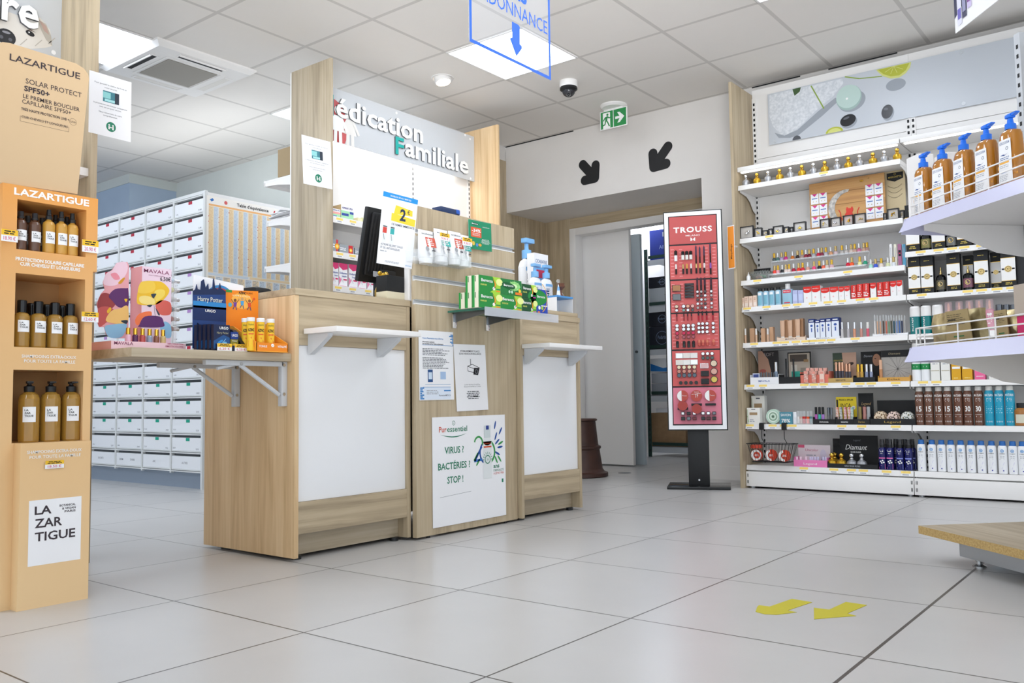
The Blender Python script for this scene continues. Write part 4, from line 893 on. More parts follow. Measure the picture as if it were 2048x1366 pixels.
# upright box with poppies
BX = TXF - .055
a0, a1 = PX(BX, 282, 681), PX(BX, 343, 541); bz1 = PX(BX, 283, 532).z
b = MB(); b.box((BX - .075, a0.y, zt + .0004), (BX, a1.y, bz1), PK2); f = fx(BX + .0002); b.rect(f, a0.y, zt, a1.y, bz1, LIL, 1)
def flower(b, f, X, pts, m, k):
    n = len(pts); out = []
    for i in range(n):                      # rounded petals
        p0, p1, p2, p3 = pts[i - 1], pts[i], pts[(i + 1) % n], pts[(i + 2) % n]
        for s_ in (0, .25, .5, .75):
            out.append(tuple(.5 * (2 * p1[j] + (p2[j] - p0[j]) * s_ + (2 * p0[j] - 5 * p1[j] + 4 * p2[j] - p3[j]) * s_ ** 2 + (3 * p1[j] - p0[j] - 3 * p2[j] + p3[j]) * s_ ** 3) for j in (0, 1)))
    b.pg(f, [X(*q) for q in out], m, k)
X = lambda u, v: (PX(BX, u, v).y, PX(BX, u, v).z)
S = lambda x, y: X(180 + x / 4.018, 480 + y / 4.018)
YL, YL2, YL3 = C('#f0c030', .5), C('#f6d860', .5), C('#f8e08a', .5); RD, PU, BU, OR_, TQ = C('#d9655a', .5), C('#5e2f6b', .5), C('#8cc0e0', .5), C('#f07a4a', .5), C('#2a3a4a', .5)
tx(b, BX, 'MAVALA', 287.5, 543, 338, 551, 7, C('#8c3f66'), .012, 3); tx(b, BX, 'SWITZERLAND', 297, 551.5, 328, 554, 2, C('#8c3f66'), 0, 3)
tx(b, BX, '6,50€', 320, 560, 341, 565, 8, 'black_ink', .01, 4)
flower(b, f, S, [(375, 500), (380, 430), (400, 350), (440, 330), (520, 330), (580, 340), (632, 390), (630, 430), (590, 480), (540, 515), (470, 525), (400, 520)], YL, 2)
flower(b, f, S, [(400, 350), (440, 330), (510, 335), (520, 400), (450, 430), (385, 420)], C('#f3cb4c', .5), 3); flower(b, f, S, [(400, 455), (460, 450), (520, 480), (510, 520), (430, 515), (395, 490)], YL3, 3); flower(b, f, S, [(520, 410), (590, 400), (600, 440), (560, 480), (520, 490)], YL2, 3)
flower(b, f, S, [(490, 435), (530, 432), (520, 455), (508, 470), (496, 455)], TQ, 4); b.line(f, S(512, 520), S(525, 625), .0012, TQ, 3); flower(b, f, S, [(455, 525), (500, 520), (480, 540)], TQ, 3)
flower(b, f, S, [(525, 520), (570, 485), (640, 500), (655, 560), (640, 600), (580, 605), (545, 580)], RD, 2); flower(b, f, S, [(525, 545), (560, 600), (545, 600)], TQ, 3)
flower(b, f, S, [(362, 640), (400, 590), (490, 575), (480, 640), (400, 680), (370, 680)], OR_, 2); flower(b, f, S, [(395, 680), (440, 615), (560, 615), (590, 660), (580, 700), (400, 700)], PU, 3); flower(b, f, S, [(560, 700), (600, 655), (648, 690), (648, 780), (600, 780)], BU, 2)
P('box', b)
# side card with poppies
SXC = BX - .03; X2 = lambda u, v: (PX(SXC, u, v).y, PX(SXC, u, v).z); S2 = lambda x, y: X2(180 + x / 4.018, 480 + y / 4.018)
b = MB(); out = [(55, 510), (90, 430), (120, 400), (105, 340), (130, 270), (180, 240), (215, 185), (250, 178), (300, 176), (314, 205), (308, 790), (190, 790), (130, 760), (115, 700), (75, 700), (60, 660), (70, 590)]
b.prism(fx(SXC), [S2(*q) for q in out], -.003, 0, C('#e9a9b2', .5)); f = fx(SXC)
flower(b, f, S2, [(105, 340), (130, 270), (180, 240), (215, 185), (290, 180), (300, 250), (250, 330), (200, 365), (130, 365)], C('#f0d0e0', .5), 1); flower(b, f, S2, [(165, 275), (210, 265), (240, 310), (200, 320)], C('#ea92a4', .5), 2); flower(b, f, S2, [(225, 345), (265, 305), (280, 310), (250, 350)], C('#d99a2a'), 2)
flower(b, f, S2, [(60, 510), (95, 430), (170, 440), (210, 500), (160, 560), (75, 560)], C('#9c3f42', .5), 1); flower(b, f, S2, [(150, 450), (200, 395), (290, 388), (306, 400), (306, 530), (230, 540), (180, 490)], PU, 2); flower(b, f, S2, [(275, 475), (300, 475), (288, 500)], YL, 3)
flower(b, f, S2, [(60, 590), (80, 540), (160, 540), (200, 590), (110, 680), (70, 690)], C('#c75a58', .5), 2); flower(b, f, S2, [(135, 570), (160, 540), (170, 560), (145, 590)], YL, 3)
flower(b, f, S2, [(125, 640), (170, 570), (240, 550), (300, 530), (306, 650), (250, 675), (160, 665)], C('#f2c777', .5), 3); flower(b, f, S2, [(245, 650), (300, 645), (290, 675)], TQ, 4)
flower(b, f, S2, [(115, 700), (170, 680), (290, 675), (280, 740), (240, 785), (150, 780)], BU, 4)
P('side_card', b)
b = MB(); y = a1.y + .001; b.box((BX - .05, y, zt), (BX - .012, y + .028, bz1 - .04), 'clear_acrylic'); P('bottle_rack', b)
def polish(name, label, col, capm='pale_gold', r=.0095, h=.046, group=None):
    t = thing(name, label, 'nail polish', (0, 0, -50), 0, group)
    b = MB(); b.lathe([(0, 0), (r * .95, 0), (r, .002), (r, h * .42), (r * .8, h * .5), (r * .5, h * .52)], C(col, .18), 14); b.build('bottle', t)
    b = MB(); b.lathe([(r * .72, h * .52), (r * .72, h * .97), (r * .66, h), (0, h)], capm, 14); b.build('cap', t); return t
PCOL = ('pale pink', '#e6bcd2'), ('plum', '#5a2a55'), ('brick red', '#b9504c'), ('slate blue', '#8f9fb4'), ('cocoa brown', '#8a5a44'), ('beige', '#c9b27a')
for (nm, cl_), u in zip(PCOL, (256, 270.5, 285, 299, 313, 326)):
    o = polish('nail_polish', '%s nail polish bottle with gold cap standing on the pink tray' % nm, cl_, 'gold_metal'); o.location = (TXF - .018, YU(u, TXF - .018, zt + .02), zt + .0008)
for i, (nm, cl_, v) in enumerate((('ice blue', '#b9cbd8', 562), ('pale yellow', '#d8d890', 580), ('clear', '#c4c4c2', 599), ('dark grey', '#5a5c60', 619), ('brick red', '#a54a3c', 638), ('mocha', '#9a6a52', 658))):
    o = polish('nail_polish', '%s nail polish lying sideways in the clear rack of pink display' % nm, cl_, 'silver_metal'); o.rotation_euler = (-PI / 2, 0, 0); q = PX(BX - .03, 344, v); o.location = (BX - .03, a1.y + .002, q.z)
# bandage display
p = onflap(434, 701.5); UX = p.x; u0 = p.y; u1 = YU(496, UX, FZ); UB = Vector((UX - .06, (u0 + u1) / 2, FZ + .0008))
NAVY, NAV2, SKY = C('#152347', .4), C('#0d1730', .4), C('#3f86c8', .4)
ud = thing('cardboard_display', 'dark blue bandage display with castle skyline header on the flap', 'counter display', UB); P = lambda n, b, par=None: b.build(n, par or ud, rel=UB)
HXF = UX - .121; X = lambda u, v: (PX(HXF, u, v).y, PX(HXF, u, v).z); S = lambda x, y: X(180 + x / 4.018, 480 + y / 4.018)
b = MB(); sky_ = [(828, 410), (848, 395), (858, 355), (866, 395), (890, 400), (895, 330), (915, 315), (930, 385), (950, 350), (955, 395), (985, 390), (990, 320), (997, 305), (1006, 385), (1030, 400), (1045, 345), (1055, 390), (1090, 415)]
b.prism(fx(HXF), [S(*q) for q in sky_ + [(1095, 870), (826, 870)]], -.003, 0, C('#1c3f7c', .4)); f = fx(HXF)
b.pg(f, [S(*q) for q in sky_ + [(1090, 440), (828, 440)]], C('#16274f', .4), 1); b.rect(f, *S(828, 540), *S(1094, 510), C('#2f86c8', .4), 1); b.rect(f, *S(828, 640), *S(1094, 545), C('#0f2a5c', .4), 1)
tx(b, HXF, 'Harry Potter', 395, 602, 445, 605, 9, C('#d9dccf', .4), .01, 3); tx(b, HXF, 'URGO', 410, 624, 431, 625, 5, 'white_ink', .02, 3); P('header', b)
b = MB(); zl = PX(UX, 386, 697).z
b.prism(Fr((0, u0 + .0005, 0), (1, 0, 0)), [(UX - .12, FZ + .001), (UX, FZ + .001), (UX, FZ + .022), (UX - .12, FZ + .105)], 0, .002, NAV2)
b.box((UX - .12, u0, FZ + .0008), (UX, u1, FZ + .003), NAV2); b.box((UX - .002, u0, FZ + .003), (UX, u1, FZ + .02), NAV2); b.prism(Fr((0, u1, 0), (1, 0, 0)), [(UX - .12, FZ + .001), (UX, FZ + .001), (UX, FZ + .022), (UX - .12, FZ + .075)], 0, .002, NAV2); P('tray', b)
for (ua, ub_) in ((435, 464), (470, 495)):
    b = MB(); ya, yb = YU(ua, UX + .003, FZ), YU(ub_, UX + .003, FZ); b.box((UX + .0008, ya, FZ + .001), (UX + .0016, yb, FZ + .026), 'paper'); price_label(b, fx(UX + .0018), ya, FZ + .001, yb - ya, .025, '6.20 €'); P('price_label', b)
def plaster(b, f, w, h):
    b.pg(f, [(0, h * .05), (w, h * .05), (w, h * .5), (w * .6, h * .6), (0, h * .35)], C('#1f4f86', .4), 1); b.disc(f, w * .4, h * .32, w * .2, C('#3f8cc8', .4), 2, rot=30, ry=w * .07); b.disc(f, w * .7, h * .28, w * .12, C('#6fb4e0', .4), 2, ry=w * .08); b.line(f, (w * .3, h * .1), (w * .75, h * .45), w * .03, C('#8fc4ea', .4), 3)
    b.text(f, 'URGO', w * .62, h * .82, h * .1, 'white_ink', 3, fit=w * .55, bold=.02); b.text(f, 'Harry Potter', w * .55, h * .64, h * .08, C('#b9b48c'), 3, fit=w * .72)
bw = YU(460, UX - .02, FZ + .05) - YU(427, UX - .02, FZ + .05)
o = carton('plaster_box', 'dark blue bandage box at the front of castle display', 'box', bw - .002, .016, .088, NAVY, plaster, NAV2, None, (UX - .006, YU(443.5, UX - .006, FZ + .05), FZ + .0036), FACE_X)
for i in range(4): dup(o, (UX - .026 - .02 * i, o.location.y - .004 * i - .003, FZ + .0036 + .002), FACE_X, 'dark blue bandage box in castle display, %s behind the front one' % ORD[i])
def plaster2(b, f, w, h):
    b.rect(f, 0, h * .62, w, h, C('#1f3f8c', .4), 1); b.text(f, 'URGO', w * .55, h * .75, h * .13, 'white_ink', 2, fit=w * .75, bold=.02); b.rect(f, 0, 0, w, h * .6, C('#8c8430', .4), 1); b.disc(f, w * .55, h * .25, w * .3, YEL, 2); b.text(f, 'Potter', w * .55, h * .48, h * .08, 'white_ink', 3, fit=w * .6)
w2 = YU(476, UX - .02, FZ + .05) - YU(460.5, UX - .02, FZ + .05)
carton('plaster_box', 'small blue and yellow bandage box beside the dark blue one', 'box', w2, .03, .066, NAVY, plaster2, NAV2, None, (UX - .012, YU(468.5, UX - .012, FZ + .05), FZ + .0036), FACE_X)
b = MB()
b.prism(Fr((0, YU(478, UX - .02, FZ + .04), 0), (1, 0, 0)), [(UX - .1, FZ + .001), (UX - .004, FZ + .001), (UX - .004, FZ + .025), (UX - .06, FZ + .08), (UX - .1, FZ + .09)], -.016, 0, 'black_plastic'); P('side_tray', b)
# vitamin tube display
p = onflap(513, 703); ZX = p.x; y0 = p.y; y1 = YU(576, ZX, FZ); DZ_ = ZX - XU(453, y0, .95); ZB = Vector((ZX - .06, (y0 + y1) / 2, FZ + .0008)); OG, OG2 = C('#f08a1e', .5), C('#f6a93a', .5)
zd = thing('cardboard_display', 'orange vitamin tube display with jumping children header on the flap', 'counter display', ZB); P = lambda n, b, par=None: b.build(n, par or zd, rel=ZB)
b = MB(); b.box((ZX - DZ_, y0, FZ + .0008), (ZX, y1, FZ + .003), OG2); b.box((ZX - .002, y0, FZ + .003), (ZX, y1, FZ + .033), OG); f = fx(ZX + .0002)
tx(b, ZX, 'TONUS', 518, 694, 534, 695, 4, 'white_ink', .02, 2); tx(b, ZX, 'VITALITÉ', 555, 695.5, 573, 696, 4, 'white_ink', .02, 2); q = PX(ZX, 545, 691); b.disc(f, q.y, q.z, .007, 'white_ink', 2, ry=.006); b.line(f, (q.y - .006, q.z - .003), (q.y + .006, q.z + .003), .001, OG, 3)
for yy in (y0, y1 - .002): b.prism(Fr((0, yy + .002, 0), (1, 0, 0)), [(ZX - DZ_, FZ + .003), (ZX, FZ + .003), (ZX, FZ + .033), (ZX - DZ_ + .04, FZ + .1), (ZX - DZ_, FZ + .1)], 0, .002, OG2)
P('tray', b)
ZH = ZX - DZ_ - .001; X = lambda u, v: (PX(ZH, u, v).y, PX(ZH, u, v).z); S = lambda x, y: X(180 + x / 4.018, 480 + y / 4.018)
b = MB(); b.prism(fx(ZH), [S(1092, 402), (S(1352, 412)), S(1352, 840), S(1092, 840)], -.003, 0, OG); f = fx(ZH)
b.disc(f, *S(1220, 490), .045, C('#f7b650', .5), 1, ry=.03); b.rect(f, *S(1092, 418), *S(1140, 402), C('#3c8c3c'), 2); tx(b, ZH, 'AZINC', 477, 588, 492, 589, 5, 'black_ink', .03, 3); tx(b, ZH, 'FORME & VITALITE', 465, 592.5, 500, 595, 3, C('#fff0c0'), .02, 3); tx(b, ZH, '12,90 €', 493, 588, 505, 588.5, 3, C('#8c4a10'), .02, 3)
for (u, v, c1, c2) in ((1165, 485, '#6b3a9c', '#7a4a2c'), (1222, 475, '#4aa0d8', '#caa070'), (1280, 490, '#d8502c', '#8c5a34')):
    X0 = lambda a, c: S(u + a, v + c)
    b.disc(f, *X0(0, 0), .006, C(c2), 3); b.pg(f, [X0(-14, 15), X0(14, 15), X0(10, 50), X0(-10, 50)], C(c1), 3)
    for a in ((-14, 18, -30, -8), (14, 18, 30, -6)): b.line(f, X0(a[0], a[1]), X0(a[2], a[3]), .0025, C(c2), 3)
    for a in ((-6, 50, -18, 72), (6, 50, 12, 78)): b.line(f, X0(a[0], a[1]), X0(a[2], a[3]), .003, C('#2f4a7c'), 3)
b.disc(f, *S(1125, 520), .008, C('#5ab0c8'), 2); b.disc(f, *S(1318, 475), .005, C('#d8502c'), 2); P('header', b)
def tube(label, u, x, zoff=0):
    t = thing('vitamin_tube', label, 'tube', (x, YU(u, x, FZ + .06), FZ + .0038 + zoff), FACE_X - .5); r, H = .0135, .118
    b = MB(); b.lathe([(0, 0), (r, 0, YEL), (r, H * .88), (0, H * .88)], YEL, 18); f = CylFr(r + .0002)
    b.text(f, 'AZINC', 0, H * .58, H * .085, 'black_ink', 1, fit=r * 1.7, bold=.03); b.text(f, 'Arkopharma', 0, H * .76, H * .06, C('#2f6a3c'), 1, fit=r * 1.5); b.pg(f, [(-r * .8, H * .12), (r * .8, H * .12), (r * .7, H * .3), (0, H * .42), (-r * .7, H * .28)], C('#e0662a'), 1); b.rect(f, -r * .7, H * .48, r * .7, H * .52, C('#e0662a'), 1, 4)
    b.build('body', t); b = MB(); b.lathe([(r * 1.06, H * .88), (r * 1.06, H * .985), (r, H), (0, H)], 'white_plastic', 18); b.build('cap', t); return t
for i, u in enumerate((501.5, 521, 541)): tube('yellow vitamin tube in the front row of orange display, %s from bandage boxes' % ORD[i], u, ZX - .025)
for i, u in enumerate((473, 487)): pass
tube('yellow vitamin tube in the rear row next to the dark bandage boxes', 491, ZX - .065); tube('yellow vitamin tube in the rear row by the counter end', 538, ZX - .075)
# white card and terminal behind them, on the counter top
q = PX(-2.95, 415, 560)
t = thing('advert_card', 'white card with red ring standing behind the castle display', 'card', (-2.80, YU(440, -2.80, FZ + .2), FZ + .001))
y0 = YU(387, -2.80, FZ + .2); y1 = YU(487, -2.80, FZ + .2); b = MB(); f = fx(0); o = t.location.y
zA = PX(-2.80, 387, 549).z - FZ - .001; b.prism(f, [(y0 - o, 0), (y1 - o, 0), (y1 - o, zA - .02), (y0 - o, zA)], -.003, 0, 'paper'); b.ring(f, .0, zA - .09, .062, .012, C('#3f8cc8'), 1, 30); b.ring(f, .0, zA - .09, .052, .02, C('#c84a4a'), 2, 30); b.build('card', t)
def oncounter(u, v): return PZ(CT, u, v)
t = thing('label_printer', 'black rounded label printer at the back of the first counter', 'printer', (-3.05, YU(511, -3.05, CT + .02), CT + .0008), .2)
b = MB(); b.box((-.05, -.05, 0), (.05, .05, .05), 'black_plastic', .02); b.build('body', t); b = MB(); b.box((-.035, -.0515, .012), (.035, -.0505, .02), 'dark_steel'); b.build('slot', t)
# ------------------------------------------------------------------ screen, paper advert and small things on the counter
MX = -2.93; y0 = YU(722, MX, CT + .2); y1 = YU(816, MX, CT + .2)
t = thing('touch_screen', 'black till monitor seen from its ribbed back, leaning on counter', 'monitor', (MX, (y0 + y1) / 2, CT + .0008)); W = (y1 - y0); zb_ = PX(MX, 716, 565).z - CT; ht = PX(MX + .02, 731, 420).z - CT
T = Matrix.Translation((0, 0, zb_ + .005)) @ Matrix.Rotation(math.radians(12), 4, 'Y'); Hm = (ht - zb_) / math.cos(math.radians(12))
b = MB(); b.box((-.045, -W / 2, 0), (-.02, W / 2, Hm), 'black_plastic', .004, T); b.box((-.02, -W / 2 + .02, .03), (0, W / 2 - .02, Hm - .02), 'black_plastic', .012, T); b.build('housing', t)
b = MB(); b.box((-.047, -W / 2 + .012, .012), (-.0453, W / 2 - .012, Hm - .012), 'black_gloss', 0, T); b.build('screen', t)
b = MB()
for i in range(6): b.box((.0003, -W / 2 + .03 + i * .018, .05), (.003, -W / 2 + .036 + i * .018, Hm - .03), 'black_matt', 0, T)
b.build('vent', t)
b = MB(); b.box((-.03, -.05, .008), (.02, .05, zb_ + .07), 'black_plastic', .006); b.build('stand', t); b = MB(); b.box((-.09, -.1, 0), (.07, .1, .0125), 'black_plastic', .004); b.build('base', t)
b = MB(); b.box((.0303, -W / 2 + .045, zb_ + .03), (.0308, -W / 2 + .08, zb_ + .055), 'light_ink'); b.build('sticker', t)
def p_two(b, f, w, h):
    b.rect(f, 0, h * .93, w, h, C('#1f8fd6')); b.text(f, 'VALABLE DU 1ER AU 31 MARS 2025', w * .5, h * .95, h * .022, 'white_ink', 2, fit=w * .6, bold=.03)
    b.pg(f, [(w * .34, h * .72), (w * .88, h * .74), (w * .87, h * .82), (w * .38, h * .85)], C('#f3d23a'), 1); b.pg(f, [(w * .28, h * .62), (w * .97, h * .6), (w * .98, h * .70), (w * .28, h * .73)], C('#f3d23a'), 2)
    b.text(f, '2', w * .6, h * .65, h * .155, C('#26324e'), 3, bold=.03); b.text(f, '€', w * .76, h * .755, h * .06, C('#26324e'), 3); b.text(f, 'DE REMISE IMMÉDIATE', w * .64, h * .56, h * .03, C('#26324e'), 2, fit=w * .66, bold=.01)
    for (u, c) in ((.06, '#d0463c'), (.27, '#3aa8a8')):
        b.pg(f, [(w * u, h * .55), (w * (u + .15), h * .55), (w * (u + .13), h * .3), (w * (u + .02), h * .3)], C('#e4e8ea'), 1); b.rect(f, w * (u + .02), h * .43, w * (u + .13), h * .51, C(c), 2); b.rect(f, w * (u + .02), h * .515, w * (u + .13), h * .53, C('#4a4e52'), 2); b.line(f, (w * (u + .05), h * .42), (w * (u + .08), h * .34), w * .012, 'grey_ink', 2)
    b.text(f, 'ACTIKINÉ GEL EFFET CHAUD', w * .06, h * .26, h * .028, C('#26324e'), 2, 'l', fit=w * .62); b.text(f, 'ET GEL ANTI-DOULEURS', w * .06, h * .215, h * .028, C('#26324e'), 2, 'l', fit=w * .54); b.greek(f, w * .06, h * .17, w * .3, h * .195, 1, 'light_ink', 2, 'l'); b.greek(f, w * .22, h * .03, w * .75, h * .06, 2, 'light_ink', 2, 'l'); b.text(f, 'pharmacie', w * .8, h * .025, h * .02, C('#3a9ad8'), 2, 'l', fit=w * .17)
ad_ = notice('advert_sheet', 'white sheet offering two euros off, hanging off the slatwall panel edge', SLX + .0025, (767, 382), (836, 400), (753, 526), p_two, 'advert')
p = oncounter(787, 593); p.x = -2.72
t = thing('card_box', 'small black box with cream base on the first counter', 'box', (-2.67, YU(786, -2.67, CT + .03), CT + .0008), FACE_X)
b = MB(); wb = YU(808, -2.67, CT + .02) - YU(764, -2.67, CT + .02); b.box((-wb / 2, -.03, 0), (wb / 2, .035, .034), C('#d8cfb4'), .002); b.build('base', t); b = MB(); b.box((-wb / 2, -.03, .0345), (wb / 2, .035, .102), 'black_matt', .002); b.build('lid', t)
t = thing('bear_figurine', 'small shiny gold bear figurine beside the black box', 'figurine', (-2.775, YU(766, -2.775, CT + .08), CT + .0008), FACE_X); t.scale = (1.45, 1.45, 1.5)
b = MB(); gm = 'gold_satin'; b.ball((0, 0, .03), .026, gm, 14, sz=1.1); b.ball((0, -.004, .072), .018, gm, 14); b.ball((-.013, 0, .087), .007, gm, 8); b.ball((.013, 0, .087), .007, gm, 8); b.ball((0, -.02, .068), .007, gm, 8)
for a in (-1, 1): b.ball((a * .022, -.012, .04), .010, gm, 8, sz=1.3); b.ball((a * .016, -.02, .012), .012, gm, 8)
b.build('body', t)
pts = [(-2.78 + .0 * i, YU(742 + 3.2 * i, -2.74, CT), CT + .004 + .012 * math.sin(PI * i / 6)) for i in range(7)]
o = MB().tube(pts, .0022, 'black_plastic').build('cable'); tag(o, 'thin black cable curling on counter beside the small black box', 'cable')

y0, y1 = YU(879, SLX - .012, 1.43), YU(917, SLX - .012, 1.43)
t = thing('blue_case', 'small dark blue case lying on top edge of slatwall panel', 'case', (SLX - .03, (y0 + y1) / 2, SZ1 + .0006)); b = MB(); b.box((-.03, -(y1 - y0) / 2, 0), (.028, (y1 - y0) / 2, .026), C('#24365c', .4), .006); b.build('case', t); b = MB(); b.box((-.028, (y1 - y0) / 2 - .03, .003), (.0285, (y1 - y0) / 2 + .001, .027), C('#2458b8', .4), .006); b.build('end_cap', t)
# ------------------------------------------------------------------ goods on the slat wall
def Sg(x, y): return 800 + x / 4.879, 400 + y / 4.879
HX = SLX + .004
def cream_tube(name, label, uv_t, uv_b, wpx, col, seed):
    """tube hanging crimp up, cap down, front facing +X"""
    x = SLX + .035; a, c = PX(x, *uv_t), PX(x, *uv_b); H = a.z - c.z; W = PX(x, uv_t[0] + wpx, uv_t[1]).y - a.y
    t = thing(name, label, 'cream tube', (x, (a.y + c.y) / 2, c.z), FACE_X); b = MB(); n = 16; rings = []
    for zf, wf, df in ((.16, .33, .33), (.17, .36, .36), (.5, .43, .3), (.8, .48, .16), (.93, .5, .04), (1.0, .5, .03)):
        rings.append([(W * wf * math.sin(2 * PI * k / n), -W * df * math.cos(2 * PI * k / n), H * zf) for k in range(n)])
    vs = [v for r in rings for v in r]; fs = [(i * n + k, i * n + (k + 1) % n, (i + 1) * n + (k + 1) % n, (i + 1) * n + k) for i in range(5) for k in range(n)]
    b.add(vs, fs, 'paper', True)
    f = Fr((0, -W * .37, 0)); fr2 = lambda u, v, w: Vector((u, -(W * (.37 - .30 * max(0, min(1, (v / H - .25) / .7)))) - .002 - w, v))
    b.rect(fr2, -W * .2, H * .48, W * .44, H * .78, C(col, .4), 1, 4); b.text(fr2, 'actikine', -W * .02, H * .86, H * .045, 'black_ink', 1, fit=W * .76, bold=.015); b.greek(fr2, -W * .14, H * .52, W * .38, H * .74, 4, 'white_ink', 2, 'l', .5, seed)
    b.disc(fr2, -W * .2, H * .42, W * .12, C('#9a9ca0'), 1, ry=H * .07); b.line(fr2, (-W * .22, H * .42), (-W * .12, H * .22), W * .12, C('#b4b6ba'), 1); b.rect(fr2, W * .1, H * .36, W * .32, H * .4, C('#4a4c50'), 1)
    b.build('body', t); b = MB(); b.lathe([(0, 0), (W * .31, 0), (W * .34, H * .16), (0, H * .162)], 'white_gloss', 16); b.build('cap', t); return t
cream_tube('cream_tube', 'white cream tube with orange-red panel beside the hanging advert sheet', Sg(250, 298), Sg(248, 622), 29, '#d0553f', 1)
cream_tube('cream_tube', 'white gel tube with teal panel behind the first 9.90 price label', Sg(400, 290), Sg(392, 608), 27, '#3fb0a8', 2)
cream_tube('cream_tube', 'white cream tube with orange-red panel between two teal ones', Sg(532, 312), Sg(530, 632), 24, '#d0553f', 3)
cream_tube('cream_tube', 'white gel tube with teal panel next to the green voucher', Sg(628, 346), Sg(614, 648), 20, '#3fb0a8', 4)
for (xa, xb, yt, yb_, lbx, lab) in ((168, 470, 330, 612, 390, 'first'), (470, 700, 400, 640, 610, 'second')):
    y0, y1 = PX(SLX + .07, *Sg(xa, yb_)).y, PX(SLX + .07, *Sg(xb, yb_)).y; z0 = PX(SLX + .035, *Sg((xa + xb) / 2, yb_ + 8)).z - .003; hh = .085; o = Vector((SLX + .04, (y0 + y1) / 2, z0))
    t = thing('acrylic_holder', 'clear acrylic tube holder on slatwall with yellow price label, %s from the advert' % lab, 'holder', o)
    b = MB(); b.box((SLX + .002, y0, z0 - .003), (SLX + .068, y1, z0), 'clear_acrylic'); b.box((SLX + .066, y0, z0), (SLX + .068, y1, z0 + hh * .55), 'clear_acrylic'); b.box((SLX + .002, y0, z0), (SLX + .0035, y1, z0 + hh * 1.4), 'clear_acrylic')
    for yy in (y0, y1 - .0015): b.box((SLX + .0036, yy, z0), (SLX + .066, yy + .0015, z0 + hh * .55), 'clear_acrylic')
    b.build('holder', t, rel=o)
    a0, a1 = PX(SLX + .07, *Sg(lbx, 390 if lab == 'first' else 438)), PX(SLX + .07, *Sg(lbx + 92, 335 if lab == 'first' else 380))
    b = MB(); b.box((SLX + .069, a0.y, a0.z), (SLX + .07, a1.y, a1.z), 'paper'); b.box((SLX + .069, a0.y + .01, z0 + hh * .4), (SLX + .07, a0.y + .02, a0.z), 'clear_acrylic'); price_label(b, fx(SLX + .0702), a0.y, a0.z, a1.y - a0.y, a1.z - a0.z, '9.90 €'); b.build('price_label', t, rel=o)
# green voucher pad
def voucher(b, f, w, h):
    V1 = C('#1f8a63', .45); b.rect(f, 0, 0, w, h, V1, 1); b.disc(f, w * .28, h * .88, w * .16, C('#0f5a3c'), 2, ry=h * .05); b.text(f, 'Berocca', w * .28, h * .865, h * .04, 'white_ink', 3, fit=w * .26, bold=.02)
    b.rect(f, w * .1, h * .42, w * .55, h * .76, C('#e0603a'), 2); b.text(f, '-34%', w * .33, h * .6, h * .1, 'white_ink', 3, fit=w * .38, bold=.03); b.text(f, 'DE REMISE', w * .33, h * .53, h * .035, 'white_ink', 3, fit=w * .32); b.text(f, 'IMMÉDIATE', w * .33, h * .47, h * .035, 'white_ink', 3, fit=w * .32)
    b.text(f, 'SCANNEZ-MOI', w * .76, h * .8, h * .03, 'white_ink', 2, fit=w * .3); b.greek(f, w * .52, h * .22, w * .94, h * .4, 5, 'white_ink', 2, 'c', .35); b.disc(f, w * .2, h * .2, w * .06, C('#e8c050'), 2); b.disc(f, w * .35, h * .16, w * .05, C('#5a8ad0'), 2); b.disc(f, w * .48, h * .17, w * .07, C('#e0a040'), 2, ry=h * .05)
q0, q1, q2 = Sg(664, 186), Sg(888, 232), Sg(672, 470)
notice('voucher_card', 'green discount voucher card clipped to the top of slatwall panel', SLX + .012, q0, q1, q2, voucher, 'voucher')
# vitamin boxes on the glass shelf
def bero(dark, side):
    def pf(b, f, w, h):
        b.rect(f, 0, 0, w, h, C(dark, .35), 1); b.pg(f, [(w * .62, h), (w, h), (w, 0), (w * .5, 0), (w * .78, h * .3), (w * .8, h * .6)], C('#a6d640', .35), 2); b.disc(f, w * .95, h * .7, w * .16, C('#e9f29a', .35), 3, ry=h * .22)
        P_ = [(w * (.62 + .16 * math.sin(PI * i / 10)), h * (.15 + .75 * i / 10)) for i in range(11)] + [(w * (.62 + .10 * math.sin(PI * i / 10)), h * (.15 + .75 * i / 10)) for i in range(10, -1, -1)]
        b.pg(f, P_, C('#f0a030', .35), 4); b.text(f, 'Berocca', w * .36, h * .62, h * .18, 'white_ink', 4, fit=w * .54, bold=.02); b.text(f, 'ENERGIE', w * .2, h * .38, h * .09, C('#d8dc70'), 4, fit=w * .28, bold=.02)
        b.disc(f, w * .68, h * .26, w * .06, 'white_ink', 4, ry=h * .11); b.rect(f, w * .78, h * .2, w, h * .28, C('#1f8a4a'), 4); b.rect(f, w * .78, h * .08, w * .97, h * .15, C(side), 4)
    return pf
GXF = SLX + gd - .008
def berobox(name, label, uL, uR, z, h, col, pf, d=.036, sidecol='#ece6d2'):
    y0, y1 = YU(uL, GXF, z + h / 2), YU(uR, GXF, z + h / 2)
    t = carton(name, label, 'vitamin box', y1 - y0 - .0015, d, h, C(col, .35), pf, C(sidecol, .5), None, (GXF, (y0 + y1) / 2, z + .0006), FACE_X, C(col, .35)); 
    b = MB(); f = Fr((-(y1 - y0 - .0015) / 2 - .0003, d, 0), (0, -1, 0)); b.rect(f, 0, 0, d * .32, h, C('#2f9a48', .35), 1); b.rect(f, d * .38, h * .6, d * .5, h * .95, C('#2f7a3c', .4), 1); b.rect(f, d * .93, 0, d, h, C('#2f9a48', .35), 1); b.build('side_print', t); return t
hb = .0695
B1 = bero('#1f8a3c', '#f0902c'); B3 = bero('#17502e', '#d058b0')
berobox('vitamin_box', 'green vitamin box on glass shelf, upper box beside the tube holder', 957.8, 1000.6, GZS + hb, hb, '#2f9a3c', B1)
